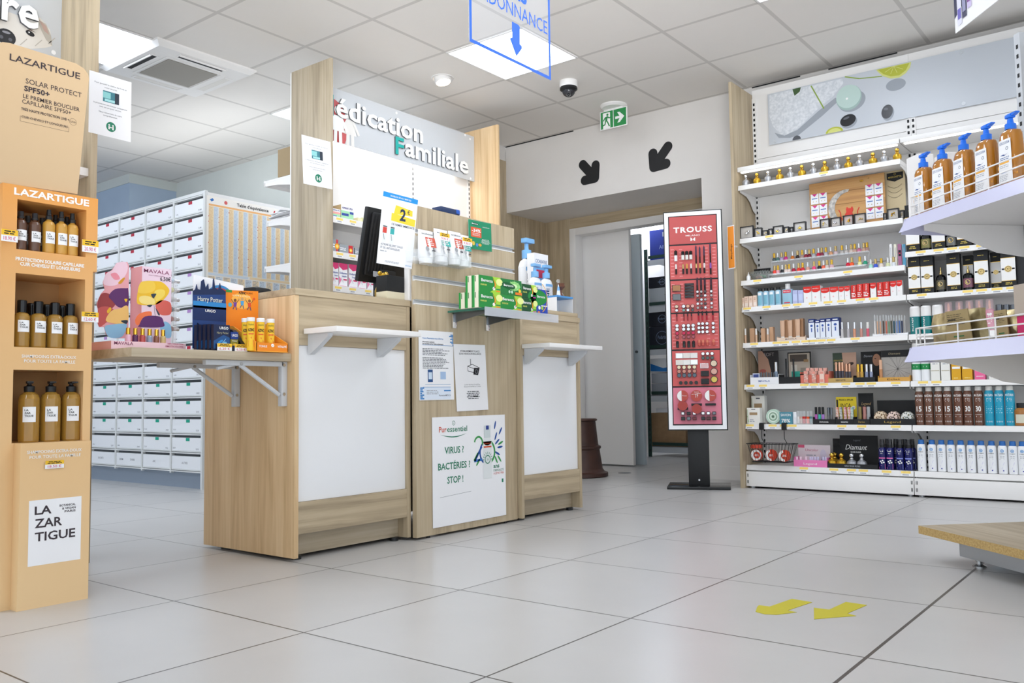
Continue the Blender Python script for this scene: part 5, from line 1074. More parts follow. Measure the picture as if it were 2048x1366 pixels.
o1 = berobox('vitamin_box', 'green vitamin box on glass shelf, lower box beside the tube holder', 957.8, 1000.6, GZS, hb, '#2f9a3c', B1)
def bero2(b, f, w, h):
    b.rect(f, 0, 0, w, h, C('#1f7a3c', .35), 1); b.disc(f, w * .65, h * .6, w * .28, C('#8fd47a', .35), 2, ry=h * .3); b.disc(f, w * .65, h * .6, w * .12, C('#dcf4c0', .35), 3, ry=h * .14)
    for i in range(8): a = i * PI / 4; b.line(f, (w * .65, h * .6), (w * .65 + w * .3 * math.cos(a), h * .6 + h * .38 * math.sin(a)), .001, C('#dcf4c0', .35), 4)
    b.disc(f, w * .36, h * .58, w * .32, C('#0f5a30', .35), 5, ry=h * .2, rot=-6); b.text(f, 'Berocca', w * .36, h * .53, h * .13, 'white_ink', 6, fit=w * .46, bold=.02); b.rect(f, w * .68, h * .06, w, h * .22, C('#f0802c'), 5); b.disc(f, w * .9, h * .32, w * .06, C('#f4d040'), 5)
    for u in (.4, .52): b.disc(f, w * u, h * .2, w * .045, C('#c8e6cc'), 5)
berobox('vitamin_box', 'green effervescent vitamin box with bright burst, upper row middle', 1001, 1043, GZS + hb, hb, '#1f7a3c', bero2)
berobox('vitamin_box', 'green vitamin box under the box with the bright burst', 1001, 1043, GZS, hb - .001, '#2f9a3c', B1)
berobox('vitamin_box', 'small dark green vitamin box, upper one beside the blue box', 1043.5, 1072, GZS + hb * .93, hb * .93, '#17502e', B3)
berobox('vitamin_box', 'small dark green vitamin box, lower one beside the blue box', 1043.5, 1072, GZS, hb * .92, '#17502e', B3)
def bero4(b, f, w, h):
    b.rect(f, 0, 0, w, h, C('#2447b0', .35), 1); b.disc(f, w * .1, h * .66, w * .85, C('#1f8a3c', .35), 2, ry=h * .32); b.pg(f, [(0, h), (w, h), (w, h * .96), (w * .5, h * .985), (0, h * .97)], C('#2447b0', .35), 3)
    b.text(f, 'Berocca', w * .42, h * .66, h * .09, 'white_ink', 3, fit=w * .7, bold=.02); b.ring(f, w * .1, h * .66, w * .88, w * .05, C('#f0b040'), 3, 14, -60, 60); b.disc(f, w * .25, h * .25, w * .1, 'white_ink', 3); b.disc(f, w * .5, h * .25, w * .1, C('#a8d040'), 3); b.rect(f, w * .1, h * .05, w * .3, h * .1, C('#f0802c'), 3); b.rect(f, w * .4, h * .32, w * .95, h * .36, 'white_ink', 3)
berobox('vitamin_box', 'tall blue and green vitamin box at the end of glass shelf', 1072.5, 1095, GZS, .115, '#2447b0', bero4)
w_ = o1.location
yb = YU(950, GXF - .04, GZS + .05)
for k, (dx, z, lb_) in enumerate(((.0385, hb, 'green vitamin box hidden behind the upper front one by the tubes'), (.0385, 0, 'green vitamin box hidden behind the lower front one by the tubes'), (.078, 0, 'single green vitamin box furthest back on the glass shelf'))):
    dup(o1, (w_.x - dx, w_.y, w_.z + z), FACE_X, lb_)

# ------------------------------------------------------------------ goods on the second counter
CYX = -2.74
def pumpb(label, uL, uR, vT, vB, x, big):
    y0, y1 = YU(uL, x, 1.1), YU(uR, x, 1.1); W = y1 - y0; zt = PX(x, uL, vT).z; H = zt - CT - .0008
    t = thing('pump_bottle', label, 'pump bottle', (x, (y0 + y1) / 2, CT + .0008), FACE_X); SK = C('#7fb6e6', .3)
    b = MB(); bh = H * .76; b.lathe([(0, 0), (W * .48, 0, 'white_gloss'), (W * .5, .004), (W * .5, bh * .86), (W * .4, bh * .95), (W * .2, bh), (0, bh)], 'white_gloss', 18, sy=.6)
    f = CylFr(W * .5 + .0004, 0, sy=.6)
    if big: b.text(f, 'BIAFINE', -W * .28, bh * .08, W * .2, C('#26345c'), 1, 'l', .02, fit=bh * .62, rot=90) if False else None
    b.rect(f, -W * .38, bh * .8, W * .42, bh * .86, SK, 1, 6); b.greek(f, -W * .02, bh * .5, W * .4, bh * .74, 4, 'grey_ink', 1, 'l', .4, 5); b.rect(f, W * .0, bh * .1, W * .42, bh * .26, C('#3c5aa8'), 1, 4)
    V, F = glyphs('BIAFINE', .02); sc = W * .2 / CAPH; x1 = max(p[0] for p in V); L = bh * .7 / x1
    b.add([f(-W * .12 - (y_ - BASE0) * sc, bh * .06 + x_ * L, LAY * 2) for x_, y_ in V], F, C('#26345c'))
    b.build('body', t); b = MB(); b.lathe([(W * .22, bh), (W * .22, bh + H * .1), (W * .1, bh + H * .11), (W * .09, bh + H * .18), (0, bh + H * .18)], SK, 14); b.box((-W * .28, -W * .2, bh + H * .185), (W * .36, W * .1, H), SK, .004); b.build('pump', t); return t
pumpb('tall white and blue pump bottle behind the green vitamin boxes', 1041, 1068, 475, 600, -2.955, True)
pumpb('small white and blue pump bottle in front of the white cream carton', 1060, 1081, 526, 600, -2.79, False)
pumpb('small white and blue pump bottle beside the tall blue vitamin box', 1083, 1103, 529, 600, -2.795, False)
def cica(b, f, w, h):
    b.text(f, 'CICABIAFINE', w * .5, h * .86, h * .05, C('#2f5a8c'), 2, fit=w * .84); b.rect(f, 0, h * .3, w, h * .8, C('#6fb0e4', .4), 1); b.rect(f, w * .1, h * .64, w * .9, h * .76, C('#c83a5a'), 2); b.text(f, 'BAUME DOUCHE', w * .5, h * .54, h * .05, 'white_ink', 2, fit=w * .7); b.text(f, 'LOTE', w * .5, h * .43, h * .06, 'white_ink', 2, fit=w * .5)
y0, y1 = YU(1070, -2.84, 1.1), YU(1097.5, -2.84, 1.1)
carton('cream_carton', 'white and blue cream carton with pink stripe behind small pump bottles', 'carton', y1 - y0, .05, PX(-2.84, 1072, 506).z - CT, 'paper', cica, 'paper', None, (-2.84, (y0 + y1) / 2, CT + .0008), FACE_X)
# blue display riser
y0, y1 = YU(1109, -2.64, 1.05), YU(1141, -2.64, 1.05); z1 = PX(-2.64, 1120, 594).z
t = thing('display_riser', 'low blue-topped white cardboard riser on the second counter', 'display riser', (-2.625, (y0 + y1) / 2, CT + .0008)); W = y1 - y0
b = MB(); b.box((-.002, -W / 2, 0), (0, W / 2 - .0, .012), 'paper'); b.box((-.09, W / 2 - .002, 0), (0, W / 2, z1 - CT - .006), 'paper'); b.box((-.09, -W / 2, 0), (0, -W / 2 + .002, z1 - CT - .006), 'paper'); b.box((-.092, -W / 2, .01), (-.09, W / 2, z1 - CT - .006), C('#dfe6ee')); b.build('tray', t)
b = MB(); b.box((-.095, -W / 2, z1 - CT - .0055), (.003, W / 2, z1 - CT + .004), C('#4f97d8', .4)); b.build('lid', t); zr = z1 + .0055
t = thing('paper_cone', 'small white and blue cone standing on the blue riser', 'cone', (-2.67, YU(1117, -2.67, zr + .03), zr), 0); b = MB(); Hc = .068; b.lathe([(0, 0), (.012, 0), (.011, .008, 'paper'), (.008, Hc * .5, C('#7fb6e6')), (.004, Hc * .82, 'paper'), (.001, Hc), (0, Hc)], C('#7fb6e6'), 12); b.build('cone', t)
t = thing('glass_trophy', 'brown glass cup with clear ball top on the blue riser', 'ornament', (-2.70, YU(1122, -2.70, zr + .05), zr)); b = MB(); BG = mat('brown_glass', '#6b4434', .12, alpha=.85)
b.lathe([(0, 0), (.016, 0), (.018, .01), (.006, .03), (.006, .045), (.022, .062), (.02, .082)], BG, 16); b.build('cup', t); b = MB(); b.ball((-.01, -.012, .094), .011, 'clear_acrylic', 12); b.build('ball', t)
t = thing('wooden_tray', 'shallow pale wooden tray at the end of the second counter', 'tray', (-2.595, 3.735, CT + .0008)); b = MB(); b.box((-.035, -.17, 0), (.03, .105, .004), 'oak_y'); 
for a in (((-.035, -.17), (.03, -.164)), ((-.035, .099), (.03, .105)), ((-.035, -.164), (-.029, .099)), ((.024, -.164), (.03, .099))): b.box((*a[0], .0042), (*a[1], .024), 'oak_y', .002)
b.build('tray', t)
for i, u in enumerate((1108, 1118, 1128)):
    t = thing('white_capsule', 'tiny white capsule pot in the wooden tray, %s from the blue riser' % ORD[i], 'pot', (-2.60, YU(u, -2.60, CT + .02), CT + .0052)); b = MB(); b.lathe([(0, 0), (.007, 0), (.007, .02), (0, .021)], 'white_gloss', 10); b.build('pot', t)

# ------------------------------------------------------------------ step stool by the door
t = thing('step_stool', 'dark brown plastic kick step stool beside the second counter', 'step stool', (-3.66, 5.46, 0)); BR = 'dark_brown_plastic'
b = MB(); b.lathe([(.2, .0), (.215, .005), (.215, .03), (.19, .04), (.175, .06), (.155, .2), (.165, .21), (.165, .225), (.15, .23)], BR, 36); b.build('base', t)
b = MB(); b.lathe([(.148, .2305), (.145, .24), (.128, .41), (.14, .415), (.14, .425), (.13, .43), (0, .43)], BR, 36); b.build('step', t)
b = MB(); b.box((-.035, -.1455, .28), (.035, -.13, .36), 'black_matt', .01); b.build('hand_hole', t)
p = PZ(0, 1249, 946); b = MB(); b.lathe([(.05, 0), (.05, .002), (.045, .003), (0, .003)], 'dark_steel', 20, (p.x, p.y, .0003)); tag(b.build('floor_cover'), 'small dark metal floor cover in front of white sliding door', 'floor cover')

# ------------------------------------------------------------------ stock room behind the door
YR = PZ(0, 1293, 913).y
q0, q1 = XU(1262, YD + .35, 1), XU(1284, YD + .35, 1)
b = MB(); b.box((q0 - .35, YD + .35, 0), (q1, YD + .39, 2.02), mat('door_blue_grey', '#c3cfd6', .5), .003); o = struct('door_2', b); b = MB(); b.cyl((q1 - .05, YD + .349, .98), (q1 - .05, YD + .335, .98), .012, 'dark_steel', 12); b.build('lock', o)
RG = mat('rack_green', '#1f3d36', .5); RX0 = XU(1293, YR, 1); RX1 = RX0 + 1.3
rb = Vector(((RX0 + RX1) / 2, YR + .2, 0)); t = thing('storage_rack', 'dark green slotted metal storage rack in the stock room', 'storage rack', rb); rk = t
for xx in (RX0, PZ(0, 1347, 914).x + .2, RX1):
    b = MB(); b.box((xx - .004, YR, 0), (xx + .036, YR + .004, 2.05), RG); b.box((xx - .004, YR + .0045, 0), (xx, YR + .04, 2.05), RG)
    for i in range(40): b.box((xx + .012, YR - .0006, .05 + i * .05), (xx + .022, YR - .0001, .075 + i * .05), 'black_matt')
    b.build('upright', t, rel=rb)
RZ = [PY(YR, 1312, v).z for v in (518, 612, 698, 791, 893)]
for z in RZ:
    b = MB(); b.box((RX0 + .005, YR + .05, z - .01), (RX1, YR + .45, z), 'grey_metal'); b.box((RX0 + .037, YR + .006, z - .06), (RX1, YR + .01, z - .005), 'bracket_grey'); b.box((RX0 + .037, YR + .0105, z + .01), (RX1, YR + .02, z + .04), RG); b.build('shelf', t, rel=rb)
def sbox(name, label, uL, uR, vT, z, m, pf=None, y=None, d=.3):
    y = YR + .06 if y is None else y; x0, x1 = XU(uL, y, z + .05), XU(uR, y, z + .05); h = PY(y, uL, vT).z - z
    return carton(name, label, 'storage box', x1 - x0, d, h, m, pf, None, None, ((x0 + x1) / 2, y, z + .001))
def logo(s, mcol='#8fa0c0'):
    def pf(b, f, w, h): b.ring(f, w * .5, h * .5, h * .3, .004, C(mcol), 1); b.text(f, s, w * .5, h * .45, h * .16, C(mcol), 1, fit=w * .3)
    return pf
NVY = C('#20222e', .6)
sbox('storage_bin', 'bright blue bin on the top shelf of stock room rack', 1300, 1352, 462, RZ[0], C('#1c2f86', .5), lambda b, f, w, h: (b.rect(f, w * .5, h * .75, w * .8, h * .9, 'light_ink', 1), b.text(f, 'Allianz', w * .6, h * .35, h * .12, C('#8fa0d0'), 1)))
sbox('storage_box', 'pale grey box stacked under the black one on the rack', 1298, 1350, 578, RZ[1], C('#c8ccd0', .6), lambda b, f, w, h: b.text(f, '9.', w * .7, h * .4, h * .3, 'black_ink', 1))
z_ = PY(YR + .06, 1298, 578).z + .004
sbox('storage_box', 'black box lying on the pale grey box in the rack', 1297, 1352, 556, z_, NVY, logo('medical'))
sbox('storage_box', 'lower of two black boxes with oval mark on the rack', 1297, 1352, 655, RZ[2], C('#282b38', .6), logo('Podartis'))
z_ = PY(YR + .06, 1297, 655).z + .004
sbox('storage_box', 'upper of two black boxes with oval mark on the rack', 1297, 1352, 626, z_, NVY, logo('Podartis'))
sbox('storage_box', 'lower of the light grey cartons on the middle rack shelf', 1303, 1354, 768, RZ[3], C('#b8bcc4', .6))
z_ = PY(YR + .06, 1303, 768).z + .004
sbox('storage_box', 'upper of the light grey cartons on the middle rack shelf', 1303, 1352, 747, z_, C('#c0c4cc', .6))
z2 = PY(YR + .06, 1303, 747).z + .008
sbox('storage_box', 'white carton with blue wave on top of the light grey cartons', 1301, 1352, 718, z2, 'paper', lambda b, f, w, h: b.pg(f, [(0, h * .1), (w, h * .0), (w, h * .45), (w * .5, h * .3), (0, h * .65)], C('#2f86d8'), 1))
sbox('storage_box', 'large brown cardboard box on the lowest rack shelf', 1302, 1372, 826, RZ[4], 'stockroom_card')
z3 = PY(YR + .06, 1302, 826).z + .004
sbox('storage_box', 'small flat white box lying on the large brown carton', 1312, 1345, 817, z3, 'paper')
lt = thing('ceiling_light', 'stock room ceiling light seen over the sliding door', 'ceiling light', (XU(1292, YR + .25, 2.455), YR + .1, 2.46)); b = MB(); b.box((-.3, -.3, -.02), (.3, .9, 0), 'lit_diffuser'); b.build('diffuser', lt); lt.scale = (1, 1, 1)

# ------------------------------------------------------------------ make-up tower
pL, pR = PZ(0, 1334, 979), PZ(0, 1462, 980.5); ang = math.atan2(pR.y - pL.y, pR.x - pL.x); mid = (pL + pR) / 2; Wb = (pR - pL).length
tw = thing('makeup_tower', 'tall red make-up tester tower with white frame on black stand', 'display stand', (mid.x, mid.y, 0), ang)
U_ = Vector((math.cos(ang), math.sin(ang), 0)); N_ = Vector((-math.sin(ang), math.cos(ang), 0))      # N_ points to the back
b = MB(); b.box((-Wb / 2, 0, 0), (Wb / 2, .30, .018), 'black_gloss', .003); b.build('base', tw)
def tw_local(u, v, yl):       # point of the plane local y = yl
    p0 = mid + N_ * yl; d = ray(u, v); t_ = (p0 - CPOS).dot(N_) / d.dot(N_); p = CPOS + d * t_; r = p - mid; return r.dot(U_), p.z
YF = .09
xa, zt = tw_local(1331, 422, YF); xb, _ = tw_local(1448, 416, YF); xc, zb = tw_local(1336, 861, YF); xd, _ = tw_local(1456.5, 865, YF)
xl, _ = tw_local(1376, 900, .12); xr_, _ = tw_local(1418, 900, .12)
b = MB(); b.box((xl, .12, .0185), (xr_, .17, zb + .05), 'black_plastic', .002); b.cyl(((xl + xr_) / 2, .119, .05), ((xl + xr_) / 2, .1195, .05), .006, 'steel', 10); b.build('post', tw)
W = xd - xc; x0 = (xc + xd) / 2; Ht = zt - zb; lean = math.radians(-1.5)
T = Matrix.Translation((x0, YF, zb)) @ Matrix.Rotation(lean, 4, 'X')
b = MB(); b.box((-W / 2, .001, 0), (W / 2, .055, Ht), 'black_plastic', .002, T); b.build('cabinet', tw)
U2 = Vector((1, 0, 0)); V2 = (T.to_3x3() @ Vector((0, 0, 1))); f = Fr(T @ Vector((-W / 2, 0, 0)), U2, V2)
b = MB(); m_ = .007; bw_ = W * .085
for a in ((m_, m_, W - m_, bw_), (m_, Ht - bw_, W - m_, Ht - m_), (m_, bw_, bw_, Ht - bw_), (W - bw_, bw_, W - m_, Ht - bw_)): b.prism(f, [(a[0], a[1]), (a[2], a[1]), (a[2], a[3]), (a[0], a[3])], 0, .004, 'white_gloss')
b.build('frame', tw)
REDS = [mat('tower_red', '#bd5250', .45), mat('tower_coral', '#d05c5a', .45), mat('tower_rose', '#dd7f92', .45)]
ux0, ux1 = bw_ + .006, W - bw_ - .006; iw = ux1 - ux0
cuts = [(v - 862) / (422 - 862) for v in (491, 562, 629, 703, 776, 851)]       # panel joints from the top, as a fraction of height
cuts = [Ht - bw_] + [c * Ht for c in cuts]
panels = []
for i in range(6):
    v1 = cuts[i] - (.005 if i == 0 else .005); v0 = cuts[i + 1] + .005
    b = MB(); b.prism(f, [(ux0, v0), (ux1, v0), (ux1, v1), (ux0, v1)], -.0002, .002, REDS[0 if i == 0 else 2 if i == 5 else 1]); fr = Fr(f(0, 0, .0022), U2, V2)
    if i == 0:
        b.text(fr, 'TROUSS', W / 2, v0 + (v1 - v0) * .42, .034, 'white_ink', 1, fit=iw * .82, bold=.03, space=1.15); b.text(fr, 'MILANO', W / 2, v0 + (v1 - v0) * .27, .010, 'white_ink', 1, fit=iw * .3); yy = v0 + (v1 - v0) * .1
        for s in (-1, 1): b.pg(fr, [(W / 2 + s * .015, yy), (W / 2 + s * .015, yy + .024), (W / 2 + s * .002, yy + .012), (W / 2 + s * .002, yy + .002), (W / 2 + s * .008, yy + .008), (W / 2 + s * .008, yy)], 'white_ink', 1)
    elif i < 4:
        for k in range(9):
            yy = v0 + (v1 - v0) * (.08 + .1 * k)
            for uu in (.02, .2, .74, .9): b.rect(fr, ux0 + iw * uu, yy, ux0 + iw * (uu + .07), yy + .004, C('#e89a9a'), 1)
    panels.append((v0, v1)); b.build('panel', tw)
HOLD = f
def pin(name, label_, i, u, v, build, cat='make-up tester'):
    """tester on tower panel i at fractions u, v"""
    v0, v1 = panels[i]; p = f(ux0 + iw * u, v0 + (v1 - v0) * v, .0028); b = MB(); build(b); o = b.build(name, tw); o.location = p; o.rotation_euler = (lean, 0, 0); return o
def stick(L, r, m, m2=None): return lambda b: (b.lathe([(0, -L / 2), (r, -L / 2), (r, 0, m2 or m), (r, L * .4), (0, L / 2)], m, 8, (0, -r - .0015, 0)))
def pot(r, m): return lambda b: b.cyl((0, 0, 0), (0, -.012, 0), r, 'black_gloss', 12) and b.cyl((0, -.0122, 0), (0, -.0135, 0), r * .82, m, 12)
def slab_(w, h, m, d=.012, rim='black_gloss'): return lambda b: b.box((-w / 2, -d, -h / 2), (w / 2, 0, h / 2), rim, .001) and b.box((-w / 2 + .003, -d - .0008, -h / 2 + .003), (w / 2 - .003, -d - .0001, h / 2 - .003), m)
WH, BKG = 'white_gloss', 'black_gloss'
for k in range(3): pin('foundation_tester', None, 1, .28 + .085 * k, .70, stick(.06, .010, 'off_white', BKG))
pin('foundation_tester', None, 1, .13, .70, stick(.075, .010, WH, BKG))
for k in range(4): pin('pencil_tester', None, 1, (.56, .64, .73, .86)[k], (.68, .64, .66, .72)[k], stick(.14, .0045, BKG, C('#2a2c4a')))
for k in range(7): pin('concealer_tester', None, 1, (.13, .28, .36, .45, .56, .64, .73)[k], .3, stick(.07, .006, (BKG, 'black_plastic')[k % 2], ('off_white', 'pale_gold', C('#d8a050'))[k % 3]))
pin('concealer_tester', None, 1, .86, .28, stick(.08, .006, BKG, C('#8a5ab0')))
pin('palette_tester', None, 2, .13, .76, slab_(.055, .042, C('#a8754c', .3))); pin('palette_tester', None, 2, .13, .48, slab_(.055, .042, C('#707478', .2)))
for k in range(5): pin('eyeshadow_tester', None, 2, .40, .86 - .095 * k, slab_(.06, .016, C('#3a3a3e', .15), .014))
for k in range(4): pin('shadow_pot_tester', None, 2, (.12, .27, .36, .46)[k], .18, pot(.0125, (C('#d8c0a8'), 'silver_metal', C('#e0a088'), C('#dba8a0'))[k])); pin('shadow_pot_tester', None, 2, (.12, .27, .36, .46)[k], .06, pot(.0105, ('silver_metal', C('#7a9a94'), 'silver_metal', C('#50585a'))[k]))
for k in range(4): pin('mascara_tester', None, 2, (.57, .65, .73, .86)[k], .82, stick(.11, .006, BKG, C('#3a2030')))
for k in range(4):
    for j in range(5): pin('gloss_tester', None, 2, (.57, .65, .73, .86)[k], .62 - .125 * j, pot(.0095, ('silver_metal', C('#b0a8a8', .2), C('#5a4a4c', .2))[(k + j) % 3]))
for k in range(4): pin('lip_pencil_tester', None, 3, (.12, .27, .35, .43)[k], .92, stick(.055, .0035, C('#8c1f2c'), BKG)); pin('lip_pencil_tester', None, 3, (.58, .66, .75, .88)[k], .93, stick(.065, .005, C('#a8142c'), BKG))
for k in range(4):
    for j in range(2): pin('lipstick_tester', None, 3, (.12, .26, .36, .46)[k], .66 - .1 * j, pot(.0125, WH))
    pin('lipstick_tester', None, 3, (.12, .26, .36, .46)[k], .45, pot(.0125, C('#c81f4c', .3))); pin('lipstick_tester', None, 3, (.12, .26, .36, .46)[k], .34, pot(.011, C('#a8505c', .3))); pin('lipstick_tester', None, 3, (.12, .26, .36, .46)[k], .14, stick(.045, .009, BKG, 'black_plastic'))
for k in range(4):
    for j in range(3): pin('chrome_pot_tester', None, 3, (.58, .66, .75, .88)[k], .70 - .115 * j, pot(.011, 'silver_metal'))
    pin('blush_tester', None, 3, (.58, .66, .75, .88)[k], .17, stick(.04, .009, C('#c4584c'), C('#d88068')))
for k in range(3):
    for j in range(2): pin('mirror_compact_tester', None, 4, .15 + .155 * k, .86 - .19 * j, slab_(.046, .034, ('silver_metal', C('#e4dcd4', .2), C('#e8e4e0', .2))[(k + j) % 3], .006, 'off_white')); pin('chrome_pot_tester', None, 4, .65 + .095 * k, .9 - .12 * j, pot(.0115, ('silver_metal', C('#50605e'))[j]))
for k in range(4):
    for j in range(3): pin('powder_pot_tester', None, 4, .14 + .108 * k, .53 - .115 * j, pot(.0135, (C('#ecd9b8'), C('#c88878'), C('#5a6a78'))[j]))
    pin('powder_pot_tester', None, 4, .17 + .108 * k, .09, pot(.0115, BKG))
pin('brow_kit_tester', None, 4, .67, .56, slab_(.052, .032, C('#d8b0b0', .3), .006, 'silver_metal'))
for j in range(2): pin('black_compact_tester', None, 4, .68, .34 - .22 * j, slab_(.05, .035, 'black_plastic', .02))
for j in range(3): pin('round_powder_tester', None, 4, .87, .62 - .225 * j, pot(.0225, (C('#e0cbb0'), C('#d8a898'), C('#d8c060'))[j]))
for k in range(3):
    def comp(b, k=k):
        b.cyl((0, 0, 0), (0, -.012, 0), .036, C('#b8473c', .35), 28); ff = Fr((0, -.0125, 0))
        if k == 1: b.text(ff, 'TF', 0, -.012, .024, 'white_ink', 1, fit=.022); b.line(ff, (-.03, .008), (.03, .016), .002, 'white_ink', 1); b.text(ff, 'TROUSS', 0, .02, .006, 'white_ink', 1)
        else: b.disc(ff, 0, 0, .0345, 'white_ink', 1, n=24, a0=100, a1=260); b.text(ff, 'Trouss', .012, -.002, .007, 'white_ink', 2)
    pin('bronzer_tester', None, 5, .2 + .29 * k, .77, comp)
for k in range(3):
    if k < 2: pin('red_compact_tester', None, 5, .2 + .29 * k, (.5, .41)[k], lambda b: b.cyl((0, 0, 0), (0, -.02, 0), .031, C('#a83a30', .3), 20) and b.cyl((0, -.021, 0), (0, -.034, 0), .031, C('#a83a30', .3), 20))
    pin('black_palette_tester', None, 5, .2 + .29 * k, .53 if k else .42, slab_(.066, .014, 'black_plastic', .01))
for k in range(6):
    pin('nail_polish_tester', None, 5, (.2, .32, .44, .62, .73, .85)[k], .29, slab_(.022, .02, (WH, BKG, 'silver_metal', WH, 'silver_metal', 'dark_steel')[k], .03)); pin('nail_polish_tester', None, 5, (.2, .32, .44, .62, .73, .85)[k], .15, slab_(.024, .022, (BKG, 'dark_steel', C('#6a1420', .2), BKG, C('#50181c', .2), BKG)[k], .026))

# ------------------------------------------------------------------ orange make-up flag on the shelf end
MKO = C('#f0922e', .55)
YM = 5.262
bl, tr = PY(YM, 1459, 531), PY(YM, 1470, 450); w = .075
t = thing('shelf_flag', 'orange vertical make-up section flag with white border on shelf end', 'sign', (-2.306, YM - .01, bl.z))
f = Fr((-.045, -.004, 0), Vector((.6, -.8, 0))); h = PY(YM, 1456, 445).z - bl.z
t.location = PY(YM - .03, 1470, 536); b = MB(); f = Fr((-.06, .03, 0), Vector((.7, -.25, 0))); w = .062
b.prism(f, [(0, 0), (w, 0), (w, h), (0, h)], -.0008, 0, 'paper'); b.rect(f, .005, .006, w - .004, h - .006, MKO, 1)
V, F = glyphs('Maquillage', .015); sc = .016 / CAPH; b.add([f(w * .62 - (y_ - BASE0) * sc * .8, h * .22 + x_ * sc, LAY * 2) for x_, y_ in V], F, 'black_ink'); b.build('sheet', t)
b = MB(); q = f(w - .002, h * .5); b.box((q.x, q.y, h * .48), (.01, q.y + .02, h * .52), 'clear_acrylic'); b.build('clip', t)

# ------------------------------------------------------------------ arrows
YA = mat('floor_yellow', '#bdb21c', .5)
def floor_arrow(label, pts):
    P_ = [PZ(0, *q) for q in pts]; c = sum(P_, Vector()) / len(P_); t = thing('floor_arrow', label, 'floor sticker', (c.x, c.y, 0)); b = MB()
    b.prism(Fr((0, 0, .0003), (1, 0, 0), (0, 1, 0)), [(p.x - c.x, p.y - c.y) for p in P_], 0, .0008, YA); b.build('sticker', t)
C6 = lambda x, y: (1440 + x / 3.368, 980 + y / 3.368)
floor_arrow('yellow floor arrow sticker with worn rounded tip', [C6(*q) for q in ((485, 735), (620, 758), (455, 813), (518, 825), (380, 842), (300, 838), (240, 822), (250, 790), (262, 778), (335, 787))])
floor_arrow('yellow floor arrow sticker with sharp square tip beside the other', [C6(*q) for q in ((848, 756), (990, 777), (858, 833), (918, 850), (750, 862), (634, 872), (632, 795), (735, 808))])
BA = mat('arrow_black', '#1c1c1e', .6)
def wall_arrow(label, tip, dx, tail_px, side_a, side_b):
    P_ = [PY(YH, *q) for q in (tip, tail_px, side_a, side_b)]; c = P_[0]; t = thing('wall_arrow', label, 'wall sticker', (c.x, YH - .0022, c.z)); b = MB(); r = .038; k = 0
    f = Fr((0, 0, 0)); Q = [(p.x - c.x, p.z - c.z) for p in P_]
    def cap(p, q):
        d = Vector((q[0] - p[0], q[1] - p[1])).normalized(); n = Vector((-d.y, d.x)); a = math.atan2(d.y, d.x); pts = []
        for i in range(9): g = a + PI / 2 + PI * i / 8; pts.append((p[0] + r * math.cos(g), p[1] + r * math.sin(g)))
        for i in range(9): g = a - PI / 2 + PI * i / 8; pts.append((q[0] + r * math.cos(g), q[1] + r * math.sin(g)))
        return pts
    for i in (1, 2, 3): b.prism(f, cap(Q[0], Q[i]), .0, .002 - i * .0003, BA)
    b.build('sticker', t)
CE = lambda x, y: (960 + x / 5.253, 220 + y / 5.253)
wall_arrow('black arrow sticker pointing down towards the brown step stool side of door', CE(1210, 715), 1, CE(1082, 575), CE(1216, 580), CE(1102, 740))
wall_arrow('black arrow sticker above the red make-up tower', CE(1828, 600), -1, CE(1975, 385), CE(1818, 458), CE(1955, 565))
